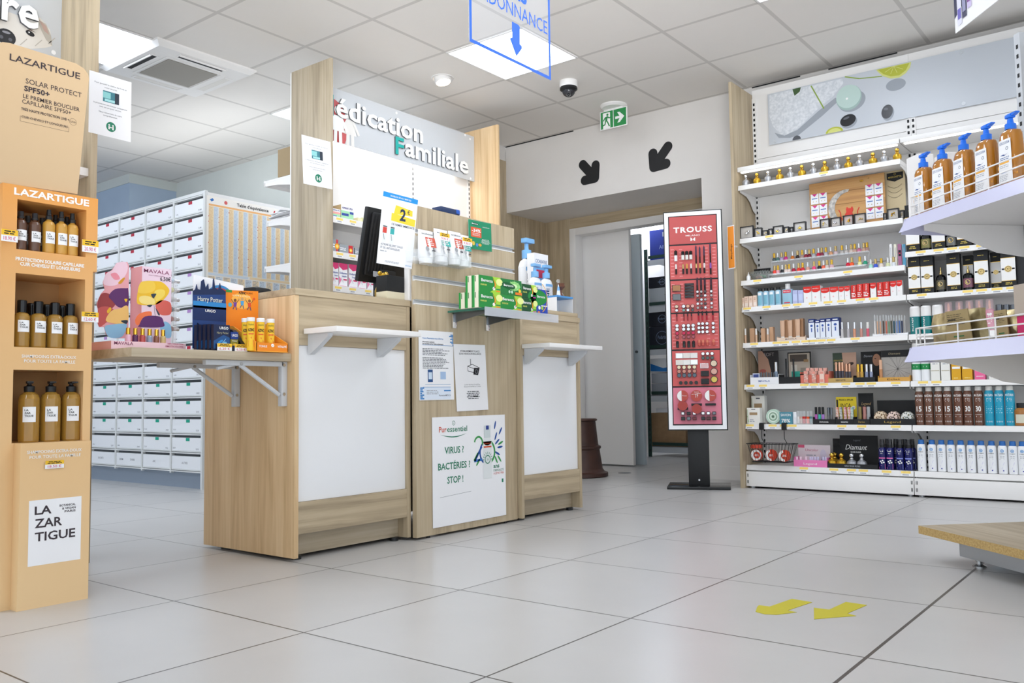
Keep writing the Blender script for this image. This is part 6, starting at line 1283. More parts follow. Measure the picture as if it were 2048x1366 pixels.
# ------------------------------------------------------------------ white wall shelving, two bays
SYF, SYB = 5.31, 5.60; BX0, BX1, BX2 = -2.283, -1.283, -0.283
Z2, Z3, Z4, Z5, Z6, Z7, Z8, Z9, ZC, ZR1 = 1.948, 1.600, 1.325, 1.152, .922, .655, .404, .145, 2.068, 1.398
def C3(x, y): return 1460 + x / 5.06, 230 + y / 5.06
def C4(x, y): return 1470 + x / 5.689, 470 + y / 5.689
def C5(x, y): return 1480 + x / 4.405, 690 + y / 4.405
def C7(x, y): return 1800 + x / 4.879, 440 + y / 4.879
def C8(x, y): return 1800 + x / 4.141, 680 + y / 4.141
def bay(label, x0, x1, zs, left, tags):
    rb = Vector(((x0 + x1) / 2, 5.45, 0)); t = thing('wall_shelving', label, 'shelving', rb); P = lambda n, b, par=None: b.build(n, par or t, rel=rb)
    if left: b = MB(); b.box((x0 - .02, 5.262, 0), (x0 - .0005, SYB + .04, 2.63), 'oak_z', .001); P('side_panel', b)
    b = MB(); seams = [.06, .36, .62, .88, 1.14, 1.40, 1.66, 1.92, 2.18, 2.66]
    for a, c in zip(seams, seams[1:]): b.box((x0 + .0005, SYB, a + .0015), (x1 - .0005, SYB + .02, c - .0015), 'white_metal')
    b.box((x0 + .0005, SYB + .0202, .06), (x1 - .0005, SYB + .04, 2.66), 'grey_metal'); P('back_panel', b)
    for xx in (x0 + .014, x1 - .014):
        b = MB(); b.box((xx - .0135, SYB - .008, .06), (xx + .0135, SYB - .0005, 2.6), 'white_metal')
        for i in range(70): b.box((xx - .006, SYB - .0088, .1 + i * .0355), (xx + .006, SYB - .0081, .118 + i * .0355), 'black_matt')
        P('upright', b)
    b = MB(); b.box((x0 + .002, SYF - .008, .012), (x1 - .002, SYF + .02, .105), 'white_metal', .002); b.box((x0 + .002, SYF + .03, .02), (x1 - .002, SYB - .01, .12), 'white_metal')
    for s in (x0 + .01, x1 - .016):
        for zz in (.03, .07): b.box((s, SYF - .0088, zz), (s + .003, SYF - .0082, zz + .02), 'black_matt'); b.box((s + .006, SYF - .0088, zz), (s + .009, SYF - .0082, zz + .02), 'black_matt')
    P('base', b)
    for xx in (x0 + .03, x1 - .03): b = MB(); b.cyl((xx, SYF + .03, 0), (xx, SYF + .03, .014), .015, 'grey_metal', 10); P('foot', b)
    b = MB(); b.box((x0 + .003, SYF + .012, ZC - .03), (x1 - .003, SYB - .01, ZC - .002), 'white_metal', .002); b.box((x0 + .003, SYF, ZC - .03), (x1 - .003, SYF + .0115, ZC), 'white_plastic', .002); P('canopy', b)
    b = MB(); b.box((x0 + .02, SYF + .013, ZC - .036), (x1 - .02, SYF + .035, ZC - .0305), 'lit_strip_soft'); P('light_strip', b)
    for z in zs:
        b = MB(); b.box((x0 + .003, SYF + .012, z - .03), (x1 - .003, SYB - .01, z - .004), 'white_metal', .0015); sh = P('shelf', b)
        b = MB(); b.prism(Fr((x0 + .003, 0, 0), (0, 1, 0)), [(SYF, z - .032), (SYF + .0115, z - .032), (SYF + .0115, z), (SYF + .007, z)], 0, x1 - x0 - .006, 'white_plastic')
        P('price_rail', b, sh)
        for xx in (x0 + .006, x1 - .01):
            b = MB(); dpt = SYB - .012 - SYF - .02; pr = [(0, 0), (dpt, 0), (dpt, -.12), (dpt * .8, -.10), (dpt * .62, -.05), (dpt * .4, -.022), (0, -.012)]
            b.prism(Fr((xx + .002, SYF + .02, z - .0305), (0, 1, 0)), pr, 0, .004, 'white_metal'); P('shelf_bracket', b, sh)
        for u in tags.get(z, ()):
            x = XU(u, SYF - .001, z - .01); f = Fr((x - .026, SYF - .0008, z - .03), (1, 0, 0), (0, .2, 1)); b = MB(); b.prism(f, [(0, 0), (.052, 0), (.052, .028), (0, .028)], -.0006, .0002, 'paper'); price_label(b, f, 0, 0, .052, .028); P('price_tag', b, sh)
    return t
c3 = lambda *a: [C3(x, 0)[0] for x in a]; c4 = lambda *a: [C4(x, 0)[0] for x in a]; c5 = lambda *a: [C5(x, 0)[0] for x in a]; c7 = lambda *a: [C7(x, 0)[0] for x in a]; c8 = lambda *a: [C8(x, 0)[0] for x in a]
wl = bay('white wall shelving bay with oak side panel and cosmetics', BX0, BX1, (Z2, Z3, Z4, Z5, Z6, Z7, Z8, Z9), True,
    {Z2: c3(945), Z3: c3(395), Z4: c4(250, 720, 1280), Z5: c4(135, 355, 580, 705, 885, 1055, 1210, 1425, 1575), Z6: c4(215, 470, 565, 690, 800, 880, 980, 1090, 1365), Z7: c5(90, 200, 565, 650, 735, 930, 1055, 1155, 1370), Z8: c5(85, 285, 385, 460, 895, 1070, 1370), Z9: c5(560, 825, 980, 1085, 1290, 1460)})
wr = bay('white wall shelving bay holding perfumes and sun sprays', BX1, BX2, (ZR1, Z5, Z6, Z7, Z8, Z9), False,
    {ZR1: c7(200, 375, 505, 625, 795, 935, 1055), Z5: c7(210, 660, 795, 945, 1090), Z6: (), Z7: c8(190, 300), Z8: (), Z9: ()})
# backlit-look print panel above
x0 = PY(SYB - .012, 1537, 240).x; zt = PY(SYB - .012, 1536, 189).z; zb = (PY(SYB - .012, 1539, 290.5).z + PY(SYB - .012, 2048, 191).z) / 2
t = thing('picture_panel', 'long grey print panel with towel, candle, stones and lime above shelves', 'picture', ((x0 - .3) / 2, SYB - .01, zb)); o = t.location.copy()
b = MB(); b.box((x0, SYB - .014, zb), (BX2, SYB - .009, zt), mat('print_grey', '#c6cbd2', .3)); f = fy(SYB - .0142)
def C6(x, y): return 1460 + x / 3.483, y / 3.483
X = lambda x, y: (PY(SYB - .0142, *C6(x, y)).x, PY(SYB - .0142, *C6(x, y)).z)
TW = 'towel_print'; SH1 = mat('print_shade', '#9aa0a8', .4); MINT = mat('print_mint', '#bcd3cc', .35); LIME = mat('print_lime', '#b5b93a', .35); LIM2 = mat('print_lime_light', '#d3d67e', .35); LEAF = mat('print_leaf', '#3f5a34', .4); STN = mat('print_stone', '#26272b', .25)
zclip = lambda pts: [(u, min(max(v, zb + .002), zt - .002)) for u, v in pts]
b.pg(f, zclip([X(310, 925), X(380, 945), X(470, 905), X(620, 770), X(735, 680), X(760, 700), X(640, 810), X(480, 940), X(420, 960), X(340, 960)]), SH1, 1)
b.pg(f, zclip([X(275, 665), X(440, 622), X(600, 590), X(780, 548), X(790, 580), X(720, 670), X(600, 770), X(480, 890), X(395, 938), X(350, 935), X(300, 880), X(275, 810)]), TW, 2)
b.pg(f, zclip([X(435, 622), X(495, 608), X(485, 640), X(450, 668)]), LEAF, 3); b.line(f, X(565, 598), X(655, 757), .008, mat('print_stem', '#8fa848', .4), 3); b.line(f, X(800, 535), X(900, 548), .007, MATS and 'print_stem', 3); b.line(f, X(900, 548), X(1060, 532), .006, 'print_stem', 3)
def ell(x, y, rx, ry, m, k, rot=0): u, v = X(x, y); s = abs(X(x + 10, y)[0] - u) / 10; b.disc(f, u, v, rx * s, m, k, ry=ry * s, n=28, rot=rot)
ell(850, 705, 95, 75, SH1, 2, 10); ell(828, 680, 90, 92, mat('print_mint_side', '#9fb8b2', .4), 3); ell(825, 672, 86, 84, MINT, 4); ell(815, 688, 8, 8, 'white_ink', 5)
for (x, y, rx, ry, rot) in ((822, 838, 56, 42, 12), (1095, 778, 40, 52, -12)): ell(x + 8, y + 12, rx * 1.02, ry * 1.05, SH1, 2, rot); ell(x, y, rx, ry, STN, 3, rot); ell(x - rx * .2, y - ry * .35, rx * .4, ry * .2, C('#5a5c62', .3), 4, rot)
u, v = X(465, 975); b.disc(f, u, zb + .001, .028, C('#55585e', .5), 2, n=16, a0=0, a1=180)
ell(1155, 590, 70, 45, SH1, 2); P_ = [X(1018, 487), X(1262, 432), X(1255, 470), X(1225, 510), X(1180, 540), X(1120, 548), X(1065, 530), X(1035, 505)]; b.pg(f, zclip(P_), LIM2, 4); P_ = [X(1030, 487), X(1250, 440), X(1225, 490), X(1180, 525), X(1120, 533), X(1070, 518)]; b.pg(f, zclip(P_), LIME, 5)
for q in ((1080, 505), (1120, 515), (1165, 508), (1205, 482)): b.line(f, X(1142, 462), X(*q), .003, LIM2, 6)
u, v = X(728, 935); b.disc(f, u, zb + .001, .055, LIME, 3, ry=.035, n=18, a0=0, a1=180); b.disc(f, u, zb + .001, .042, LIM2, 4, ry=.026, n=18, a0=0, a1=180)
b.build('panel', t, rel=o)
for q in ((303, 667), (313, 988), (1612, 365), (1628, 722)): p = X(*q); b = MB(); b.cyl((p[0], SYB - .0145, p[1]), (p[0], SYB - .022, p[1]), .011, 'clear_acrylic', 14); b.build('stand_off', t, rel=o)

# ---- things on the shelves
YI = SYF + .018
def span(cf, xL, xR, z, y=YI): a, c = XU(cf(xL, 0)[0], y, z + .03), XU(cf(xR, 0)[0], y, z + .03); return (a + c) / 2, c - a
def top(cf, x, yT, z, y=YI): return PY(y, *cf(x, yT)).z - z
def shelfbox(name, label, cat, cf, xL, xR, yT, z, m, pf=None, y=YI, d=.05, side=None):
    xc, w = span(cf, xL, xR, z, y); h = top(cf, (xL + xR) / 2, yT, z, y)
    return carton(name, label, cat, w - .0015, d, h, m, pf, side, None, (xc, y, z + .0006))
# top shelf: miniature perfume bottles
def mini(name, body, capm, k=1.0):
    t = thing(name, 'x', 'perfume bottle', (0, 0, -50)); b = MB(); s = .072 * k
    b.lathe([(0, 0), (.26 * s, 0), (.30 * s, .04 * s), (.35 * s, .25 * s), (.31 * s, .42 * s), (.18 * s, .52 * s), (.12 * s, .56 * s)], body, 20); b.build('bottle', t)
    b = MB(); b.lathe([(.13 * s, .55 * s), (.15 * s, .60 * s), (.13 * s, .66 * s), (.11 * s, .67 * s)], capm, 16); b.ball((0, 0, .83 * s), .175 * s, capm, 16)
    b.build('stopper', t); return t
MG, MS = mini('perfume_bottle', 'gold_satin', 'gold_metal'), mini('perfume_bottle', 'silver_satin', 'silver_metal')
n = [0, 0]
for i, x in enumerate((160, 273, 385, 503, 613, 728, 845, 960, 1085, 1198, 1313, 1447, 1562, 1692)):
    g_ = i % 2; place((MS, MG)[g_], USED, (XU(C3(x, 0)[0], YI + .02, Z2 + .03), YI + .02, Z2 + .0006), 0, 'miniature %s perfume bottle on the top display shelf, %s %s one from the oak panel' % (('silver', 'gold')[g_], ORD[n[g_]], ('silver', 'gold')[g_])); n[g_] += 1
# jewellery boxes
def jewel(xL, xR, yT, i, lab, col):
    xc, w = span(C3, xL, xR, Z3); h = top(C3, (xL + xR) / 2, yT, Z3); r = random.Random(i)
    t = thing('jewellery_box', lab, 'jewellery box', (xc, YI + .005, Z3 + .0006)); b = MB(); e = .005; d = .022
    for a in ((-w / 2, 0, -w / 2 + e, h), (w / 2 - e, 0, w / 2, h), (-w / 2 + e, 0, w / 2 - e, e), (-w / 2 + e, h - e, w / 2 - e, h)): b.box((a[0], 0, a[1]), (a[2], d, a[3]), 'black_plastic')
    b.build('frame', t); b = MB(); b.box((-w / 2 + e, .009, e), (w / 2 - e, .012, h - e), mat('clear_film', '#e8e4e0', .08, alpha=.55)); b.build('film', t)
    b = MB()
    for k in range(3): b.ball((r.uniform(-.2, .2) * w, .005, h * r.uniform(.3, .65)), min(w, h) * .09, col, 8)
    b.tube([(-.2 * w, .006, h * .3), (0, .006, h * .62), (.2 * w, .006, h * .35)], .0012, col, 5); b.build('jewel', t)
JW = ((95, 232, 1125), (240, 317, 1142), (320, 378, 1165), (382, 425, 1150), (430, 532, 1120), (537, 590, 1130), (600, 634, 1132), (638, 762, 1082), (905, 1000, 1050), (1012, 1115, 1035), (1140, 1242, 1012), (1252, 1368, 995), (1545, 1582, 990), (1588, 1705, 945), (1712, 1757, 962))
for i, (a, c, e) in enumerate(JW): jewel(a, c, e, i, 'black framed clear jewellery box on the second shelf, %s from the oak side panel' % ORD[i], ('silver_metal', 'gold_metal', 'pale_gold')[i % 3])
# wooden earring board
yB = YI + .10; WDB = wood('board_pine', 'x', '#d5a970', '#c8975c', '#a87644')
tl, tr, br_, bl_ = [PY(yB, *C3(*q)) for q in ((797, 690), (1557, 588), (1530, 1090), (768, 1190))]
xa, xb = tl.x, tr.x; hB = (tl.z + tr.z) / 2 - Z3 - .001
t = thing('earring_board', 'wooden earring board with silver moon and red cat standing on shelf', 'display board', ((xa + xb) / 2, yB + .004, Z3 + .0006)); W = xb - xa
b = MB(); f = Fr((-W / 2, 0, 0))
for i in range(4): b.box((-W / 2, 0, hB * i / 4 + .0008), (W / 2, .008, hB * (i + 1) / 4 - .0008), WDB)
b.build('board', t); b = MB(); MOON = noise_mat('moon_print', '#8f8c88', '#d9d4cc', 40, .6)
c_ = (W * .50, hB * .42); R = hB * .36; P_ = [(c_[0] + R * math.cos(math.radians(a)), c_[1] + R * math.sin(math.radians(a))) for a in range(80, 281, 10)] + [(c_[0] + R * .18 + R * .82 * math.cos(math.radians(a)), c_[1] + .0 + R * .86 * math.sin(math.radians(a))) for a in range(265, 94, -10)]
b.prism(f, P_, .0003, .002, MOON); b.build('moon', t)
b = MB(); CAT = C('#d8392a', .45); cx, cz = W * .53, hB * .12; s = hB * .36
b.prism(f, [(cx + s * a, cz + s * c) for a, c in ((-.32, 0), (.30, 0), (.26, .3), (.16, .5), (.22, .62), (.23, .72), (.17, .86), (.10, .76), (-.02, .76), (-.1, .86), (-.16, .72), (-.14, .58), (-.24, .4))], .0003, .003, CAT)
for sg in (1, -1):
    q = [(cx + sg * s * a, cz + s * c) for a, c in ((.25, .1), (.45, .3), (.45, .55), (.55, .75))]
    for i in range(3): b.line(f, q[i], q[i + 1], s * .05, CAT, 4)
b.build('cat', t)
rn = random.Random(3)
for sd in (0, 1):
    for r in range(3):
        for k in range(2):
            u = W * ((.02, .755)[sd] + .115 * k); v = hB * (.10 + .235 * r) + sd * hB * .02; b = MB(); cw, ch = W * .108, hB * .21
            b.prism(f, [(u, v), (u + cw, v), (u + cw, v + ch), (u, v + ch)], .003, .004, 'paper'); ff = Fr(f(0, 0, .0042)); b.pg(ff, [(u + cw * .15, v + ch), (u + cw * .85, v + ch), (u + cw * .5, v + ch * .72)], C('#d8388a'), 1); b.rect(ff, u + cw * .15, v + ch * .5, u + cw * .85, v + ch * .58, C('#3a6ab0'), 1); b.disc(ff, u + cw * .3, v + ch * .25, .003, 'pale_gold', 1); b.disc(ff, u + cw * .7, v + ch * .25, .003, 'pale_gold', 1); b.build('earring_card', t)
b = MB(); b.ball((W * .2, -.004, hB * .9), .006, 'gold_metal', 10); b.ball((W * .22, -.004, hB * .9), .006, 'gold_metal', 10); b.ball((W * .3, -.004, hB * .93), .004, 'pale_gold', 8); b.build('earring', t)
# kraft card with black tag
yK = YI + .14; tl, tr = PY(yK, *C3(1560, 565)), PY(yK, *C3(1765, 545)); W = tr.x - tl.x; H = (tl.z + tr.z) / 2 - Z3 - .001
t = thing('jewellery_card', 'kraft necklace display card with black name tag beside the wooden board', 'display card', ((tl.x + tr.x) / 2, yK, Z3 + .0006)); b = MB(); b.box((-W / 2, 0, 0), (W / 2, .006, H), C('#cbb994', .7)); b.build('card', t)
b = MB(); f = Fr((-W / 2, -.0003, 0)); b.prism(f, [(W * .12, H * .83), (W * .5, H * .78), (W * .92, H * .83), (W * .92, H * .95), (W * .12, H * .95)], 0, .0015, 'black_matt'); b.text(Fr(f(0, 0, .0017)), 'MAROHTTA', W * .52, H * .85, H * .035, C('#c9b050'), 1, fit=W * .66); b.ring(Fr(f(0, 0, .0017)), W * .52, H * .92, .006, .001, C('#c9b050'), 1); b.build('name_tag', t)
b = MB()
for k in range(3): b.tube([(-W * .35 + W * .07 * i, -.002, H * (.72 - .06 * k) - .02 * math.sin(PI * i / 10) - .01 * k) for i in range(11)], .0008, 'black_plastic', 5)
b.build('chain', t)
# nail polish tiers
UP = ((447, '#5a6a6a'), (487, '#5f8a86'), (530, '#c9b8dc'), (578, '#e8389c'), (655, '#f08a3a'), (712, '#3a2a2e'), (765, '#c8a8a0'), (808, '#a82a44'), (846, '#8f2238'), (895, '#c8ccd0'), (950, '#e8204c'), (987, '#a03050'), (1035, '#d8d4dc'), (1090, '#f0b080'), (1145, '#ecd4d8'), (1218, '#d8d4d0'), (1268, '#e4dcd8'), (1322, '#f4e0d4'), (1363, '#e8c0b0'), (1412, '#f08ab0'), (1466, '#e8c0a8'), (1503, '#c8a098'))
LO = ((452, '#e84a40'), (490, '#e8a8b0'), (538, '#2a2a2e'), (580, '#e8d8d0'), (616, '#e4d0c8'), (668, '#b02040'), (725, '#e83a2a'), (770, '#d02a34'), (828, '#d8a090'), (900, '#f05080'), (960, '#20242c'), (1008, '#e86a50'), (1048, '#d8c8c0'), (1100, '#d8b0b8'), (1285, '#d01c3c'), (1330, '#f05a2c'), (1420, '#f0e8a0'), (1482, '#2fa07c'))
FL = ((1545, '#a8e0cc'), (1600, '#3c5ad0'), (1665, '#e8d8cc'), (1740, '#d8dcb0'), (1805, '#e0e4e8'))
yU, yL_ = YI + .12, YI + .06; zU = PY(yU, *C4(1000, 250)).z; zL = PY(yL_, *C4(900, 408)).z
def pol2(name, col, capm):
    t = thing(name, 'x', 'nail polish', (0, 0, -50)); r, h = .0125, .058
    b = MB(); b.lathe([(0, 0), (r, 0, 'white_gloss'), (r * 1.02, h * .1, C(col, .15)), (r, h * .36), (r * .6, h * .46), (r * .5, h * .48)], C(col, .15), 12); b.build('bottle', t); b = MB(); b.lathe([(r * .66, h * .48), (r * .62, h * .96), (r * .5, h), (0, h)], capm, 12); b.build('cap', t); return t
def tier(lst, y, z, lab):
    for i, (x, col) in enumerate(lst):
        t = pol2('nail_polish', col, ('pale_gold', 'gold_metal', 'silver_metal')[(i * 7 + len(lst)) % 3]); xx = XU(C4(x, 0)[0], y, z + .03); t.location = (xx, y, z + .0008); t['label'] = lab % (ORD + ['twenty-first', 'twenty-second'])[i]
tier(UP, yU, zU, 'nail polish bottle on the upper acrylic tier, %s from the oak panel'); tier(LO, yL_, zL, 'nail polish bottle on the lower acrylic tier, %s from the oak panel'); tier(FL, YI + .03, Z4, 'nail polish bottle standing on the shelf itself, %s before the nail files')
xa, xb = XU(C4(425, 0)[0], yU, zU), XU(C4(1525, 0)[0], yU, zU)
for nm, y, z in (('upper', yU, zU), ('lower', yL_, zL)):
    t = thing('acrylic_riser', 'clear acrylic %s riser carrying nail polish bottles' % nm, 'riser', ((xa + xb) / 2, y, Z4 + .0006)); W = xb - xa; h = z - Z4 - .0006
    b = MB(); b.box((-W / 2, -.016, h - .003), (W / 2, .016, h), 'clear_acrylic'); b.box((-W / 2, -.018, h - .003), (W / 2, -.0162, h + .008), 'clear_acrylic'); b.build('ledge', t)
    for s in (-1, 1): b = MB(); b.box((s * W / 2 - .0015, -.015, 0), (s * W / 2 + .0015, .015, h - .0032), 'clear_acrylic'); b.build('end', t)
# bowl, dropper, files
xc, w = span(C4, 155, 425, Z4, YI + .06)
t = thing('glass_bowl', 'clear glass bowl of make-up sponges beside the oak side panel', 'bowl', (xc, YI + .075, Z4 + .0006)); R = w / 2; b = MB(); b.lathe([(0, 0), (R * .45, 0), (R * .8, .02), (R, .055), (R * .97, .055), (R * .77, .022), (R * .42, .004), (0, .004)], mat('smoky_glass', '#9aa09c', .06, alpha=.35), 24); b.build('bowl', t)
for i, (dx, dy, dz, col, nm) in enumerate(((-.4, -.3, .0, '#d8a8a0', 'pink sponge low in the glass bowl'), (.1, -.4, .0, '#d9b0a8', 'pale pink sponge at the front of glass bowl'), (.5, -.25, .004, '#7fb88f', 'green sponge on the right in glass bowl'), (.0, .1, .012, '#8cc49c', 'green sponge in the middle of glass bowl'), (-.3, .25, .014, '#caa29a', 'dusty pink sponge at the back of glass bowl'))):
    t2 = thing('makeup_sponge', nm.replace('on the right', 'on the far side'), 'sponge', (xc + dx * R * .7, YI + .075 + dy * R * .7, Z4 + .012 + dz)); b = MB(); b.ball((0, 0, .008), .011, C(col, .8), 12, sz=.9); b.build('sponge', t2)
t2 = thing('hair_clip', 'black claw hair clip lying on top of the sponges in glass bowl', 'hair clip', (xc + .01, YI + .08, Z4 + .052)); t2.scale = (1.7, 1.6, 1.5); b = MB()
for i in range(6): b.tube([(-.03 + .011 * i, -.012, .0), (-.03 + .011 * i, 0, .016), (-.03 + .011 * i, .012, .0)], .0025, 'black_plastic', 6)
b.cyl((-.034, 0, .015), (.03, 0, .015), .004, 'black_plastic', 8); b.build('claw', t2)
xc, w = span(C4, 128, 172, Z4); t = thing('dropper_bottle', 'tiny white dropper bottle in front of the glass bowl', 'bottle', (xc, YI + .005, Z4 + .0006)); h = top(C4, 150, 425, Z4); b = MB(); b.lathe([(0, 0), (w / 2, 0), (w / 2, h * .5), (w * .22, h * .6)], 'white_gloss', 12); b.build('body', t); b = MB(); b.lathe([(w * .25, h * .6), (w * .25, h * .72), (w * .1, h * .75), (w * .07, h), (0, h)], 'white_plastic', 10); b.build('cap', t)
for i, (a, c, yT, m, nm) in enumerate(((1762, 1792, 45, '#ecebea', 'white'), (1812, 1845, 45, '#e4dfcc', 'cream'), (1856, 1900, 42, '#a8688c', 'mauve'), (1908, 1945, 45, '#5aa4c8', 'sky blue'))):
    shelfbox('nail_file', '%s nail file case standing upright next to the black and white perfume boxes' % nm, 'nail file', C4, a, c, yT + 60, Z4, C(m, .4), (lambda b, f, w, h: (b.rect(f, w * .15, h * .45, w * .85, h * .72, 'black_ink', 1), b.disc(f, w * .5, h * .58, w * .2, C('#d8285a'), 2))) if i == 2 else (lambda b, f, w, h: b.rect(f, w * .38, h * .4, w * .62, h * .85, 'light_ink', 1)), d=.012, y=YI + .03)
# fourth row of boxes
PALE = C('#ecd0bc', .5)
for i, (a, c, yT) in enumerate(((82, 104, 715), (106, 154, 700), (156, 203, 695), (205, 248, 688))): shelfbox('cream_box', 'small peach cream box, %s from the oak side panel' % ORD[i], 'box', C4, a, c, yT, Z5, PALE, lambda b, f, w, h: (b.rect(f, w * .15, h * .1, w * .85, h * .4, C('#f4e4d8'), 1), b.greek(f, w * .2, h * .6, w * .8, h * .85, 2, C('#c49a84'), 2)))
def can(name, R, H, segs, capseg, paint=None, cat='spray can', capn='cap'):
    t = thing(name, 'x', cat, (0, 0, -50)); b = MB(); b.lathe(segs(R, H), 'paper', 18); 
    if paint: paint(b, CylFr(R + .0004), R, H)
    b.build('body', t); b = MB(); b.lathe(capseg(R, H), 'white_plastic', 18); b.build(capn, t); return t
BLU = C('#a9cde0', .3)
xc, w = span(C4, 262, 326, Z5); H = top(C4, 290, 605, Z5)
CB = can('remover_bottle', w / 2, H, lambda R, H: [(0, 0), (R, 0, BLU), (R, H * .78), (R * .6, H * .84)], lambda R, H: [(R * .72, H * .82, 'black_plastic'), (R * .72, H * .98), (0, H)], lambda b, f, R, H: (b.rect(f, -R * .7, H * .08, R * .7, H * .6, C('#7fb8cc'), 1, 6), b.rect(f, -R * .6, H * .6, R * .6, H * .74, 'paper', 1, 6)), 'bottle')
for i, x in enumerate((292, 358, 424, 495)): place(CB, USED, (XU(C4(x, 0)[0], YI + .018, Z5 + .04), YI + .018, Z5 + .0006), 0, 'light blue bottle with black cap, %s in the row of four' % ORD[i])
xc, w = span(C4, 535, 648, Z5); H = top(C4, 590, 555, Z5); t = thing('remover_bottle', 'larger clear blue nail polish remover bottle with white cap', 'bottle', (xc, YI + .02, Z5 + .0006)); b = MB(); R = w / 2; b.box((-R, -.018, 0), (R, .018, H * .74), mat('remover_blue', '#a8d4e8', .08, alpha=.85), .006); b.rect(Fr((-R, -.0185, 0)), R * .2, H * .55, R * 1.8, H * .7, C('#d8384c'), 1); b.text(Fr((-R, -.0185, 0)), 'MAVALA', R, H * .6, H * .06, 'white_ink', 2, fit=R * 1.3); b.rect(Fr((-R, -.0185, 0)), R * .4, H * .05, R * 1.6, H * .1, C('#d8384c'), 1); b.build('body', t); b = MB(); b.lathe([(R * .48, H * .745), (R * .5, H * .76), (R * .5, H), (0, H)], 'white_plastic', 16); b.build('cap', t)
for i, (a, c) in enumerate(((655, 715), (717, 778))): shelfbox('skincare_box', 'pale lavender carton beside the clear blue remover bottle, %s of two' % ORD[i], 'box', C4, a, c, 628, Z5, C('#b9bfe4', .4), lambda b, f, w, h: (b.rect(f, w * .1, h * .2, w * .9, h * .7, C('#c6d0f0'), 1)))
def redtop(b, f, w, h): b.rect(f, 0, h * .68, w, h, C('#e0281e'), 1); b.disc(f, w * .45, h * .7, w * .42, C('#e0281e'), 2, ry=h * .1, n=16); b.text(f, 'MAVALA', w * .45, h * .8, h * .07, 'white_ink', 3, fit=w * .7); b.disc(f, w * .4, h * .3, w * .1, C('#f4c4c4'), 2)
def redall(b, f, w, h):
    b.rect(f, 0, 0, w, h, C('#d8281e'), 1); b.greek(f, w * .1, h * .1, w * .9, h * .45, 3, 'white_ink', 2, 'l', .5); V, F = glyphs('MAVALA'); L = h * .42 / max(p[0] for p in V)
    b.add([f(w * .7 - (y_ - BASE0) * w * .3 / CAPH, h * .52 + x_ * L, LAY * 2) for x_, y_ in V], F, 'white_ink')
for i, (a, c, yT, k) in enumerate(((780, 872, 590, 0), (874, 975, 578, 0), (980, 1078, 602, 0), (1080, 1178, 590, 0), (1182, 1245, 588, 0), (1247, 1310, 580, 0), (1320, 1385, 572, 1), (1387, 1452, 560, 1), (1454, 1530, 552, 1), (1540, 1608, 545, 0), (1616, 1685, 540, 1), (1687, 1762, 532, 1), (1768, 1838, 524, 0), (1840, 1905, 517, 0))):
    shelfbox('nail_care_box', '%s nail care box, %s in the row after the lavender cartons' % (('white box with red top', 'all red')[k].replace('white box with red top', 'red-topped white'), ORD[i]), 'nail care box', C4, a, c, yT, Z5, (C('#f3f1f0', .5), C('#d8281e', .5))[k], (redtop, redall)[k])
# fifth row
TAN = C('#c99f7c', .4)
def gloss(name, label, cf, xc_, yT, z, w, col, capc, y=YI + .012, cat='lip gloss'):
    h = top(cf, xc_, yT, z, y); t = thing(name, label, cat, (XU(cf(xc_, 0)[0], y, z + .03), y, z + .0008)); b = MB(); b.lathe([(0, 0), (w * .5, 0), (w * .5, h * .55)], C(col, .2), 12); b.build('tube', t); b = MB(); b.lathe([(w * .46, h * .552), (w * .46, h * .98), (0, h)], capc, 12); b.build('cap', t); return t
for i, x in enumerate((120, 244, 374)): gloss('concealer', 'slim beige concealer tube with white cap, %s from the oak side panel' % ORD[i], C4, x, 1065, Z6, .0125, '#d8b090', 'off_white')
for i, (a, c, yT) in enumerate(((168, 222, 1062), (295, 343, 1062), (392, 436, 1048))): shelfbox('concealer_box', 'plain tan concealer box between slim beige tubes, %s from the oak panel' % ORD[i], 'box', C4, a, c, yT, Z6, TAN, None, y=YI + .03, d=.03)
def strip_tray(name, label, cf, xL, xR, yT, z, m, words=None, wc='grey_ink', y0=YI - .004, d=.075, hh=None, back=None):
    """low cardboard tray; back = (height, painter, xL, xR)"""
    a, c = XU(cf(xL, 0)[0], y0, z + .02), XU(cf(xR, 0)[0], y0, z + .02); h = hh or top(cf, (xL + xR) / 2, yT, z, y0); o = Vector(((a + c) / 2, y0, z + .0006)); W = c - a
    t = thing(name, label, 'counter display', o); b = MB(); b.box((-W / 2, 0, 0), (W / 2, d, .003), m); b.box((-W / 2, 0, .003), (W / 2, .002, h), m); b.box((-W / 2, .0021, .003), (-W / 2 + .002, d, h * 1.4), m); b.box((W / 2 - .002, .0021, .003), (W / 2, d, h * 1.4), m)
    if words: b.text(Fr((0, -.0002, 0)), words, 0, h * .32, min(h * .4, .012), wc, 1, fit=min(W * .4, .09))
    b.build('tray', t)
    if back:
        bh, pf, bm, bxL, bxR = back; u0, u1 = XU(cf(bxL, 0)[0], y0 + d, z + .05) - o.x, XU(cf(bxR, 0)[0], y0 + d, z + .05) - o.x; hb_ = top(cf, (bxL + bxR) / 2, bh, z, y0 + d); b = MB(); b.box((u0, d + .0005, 0), (u1, d + .003, hb_), bm)
        if pf: pf(b, Fr((u0, d + .0003, 0)), u1 - u0, hb_)
        b.build('header', t)
    return t
strip_tray('tester_tray', 'beige tray holding three foundation tubes', C4, 475, 800, 1165, Z6, C('#e8cfb8', .5), 'MAVALA', d=.08)
def tubeb(b, f, w, h): b.rect(f, w * .3, h * .5, w * .7, h * .8, C('#3a3230'), 1)
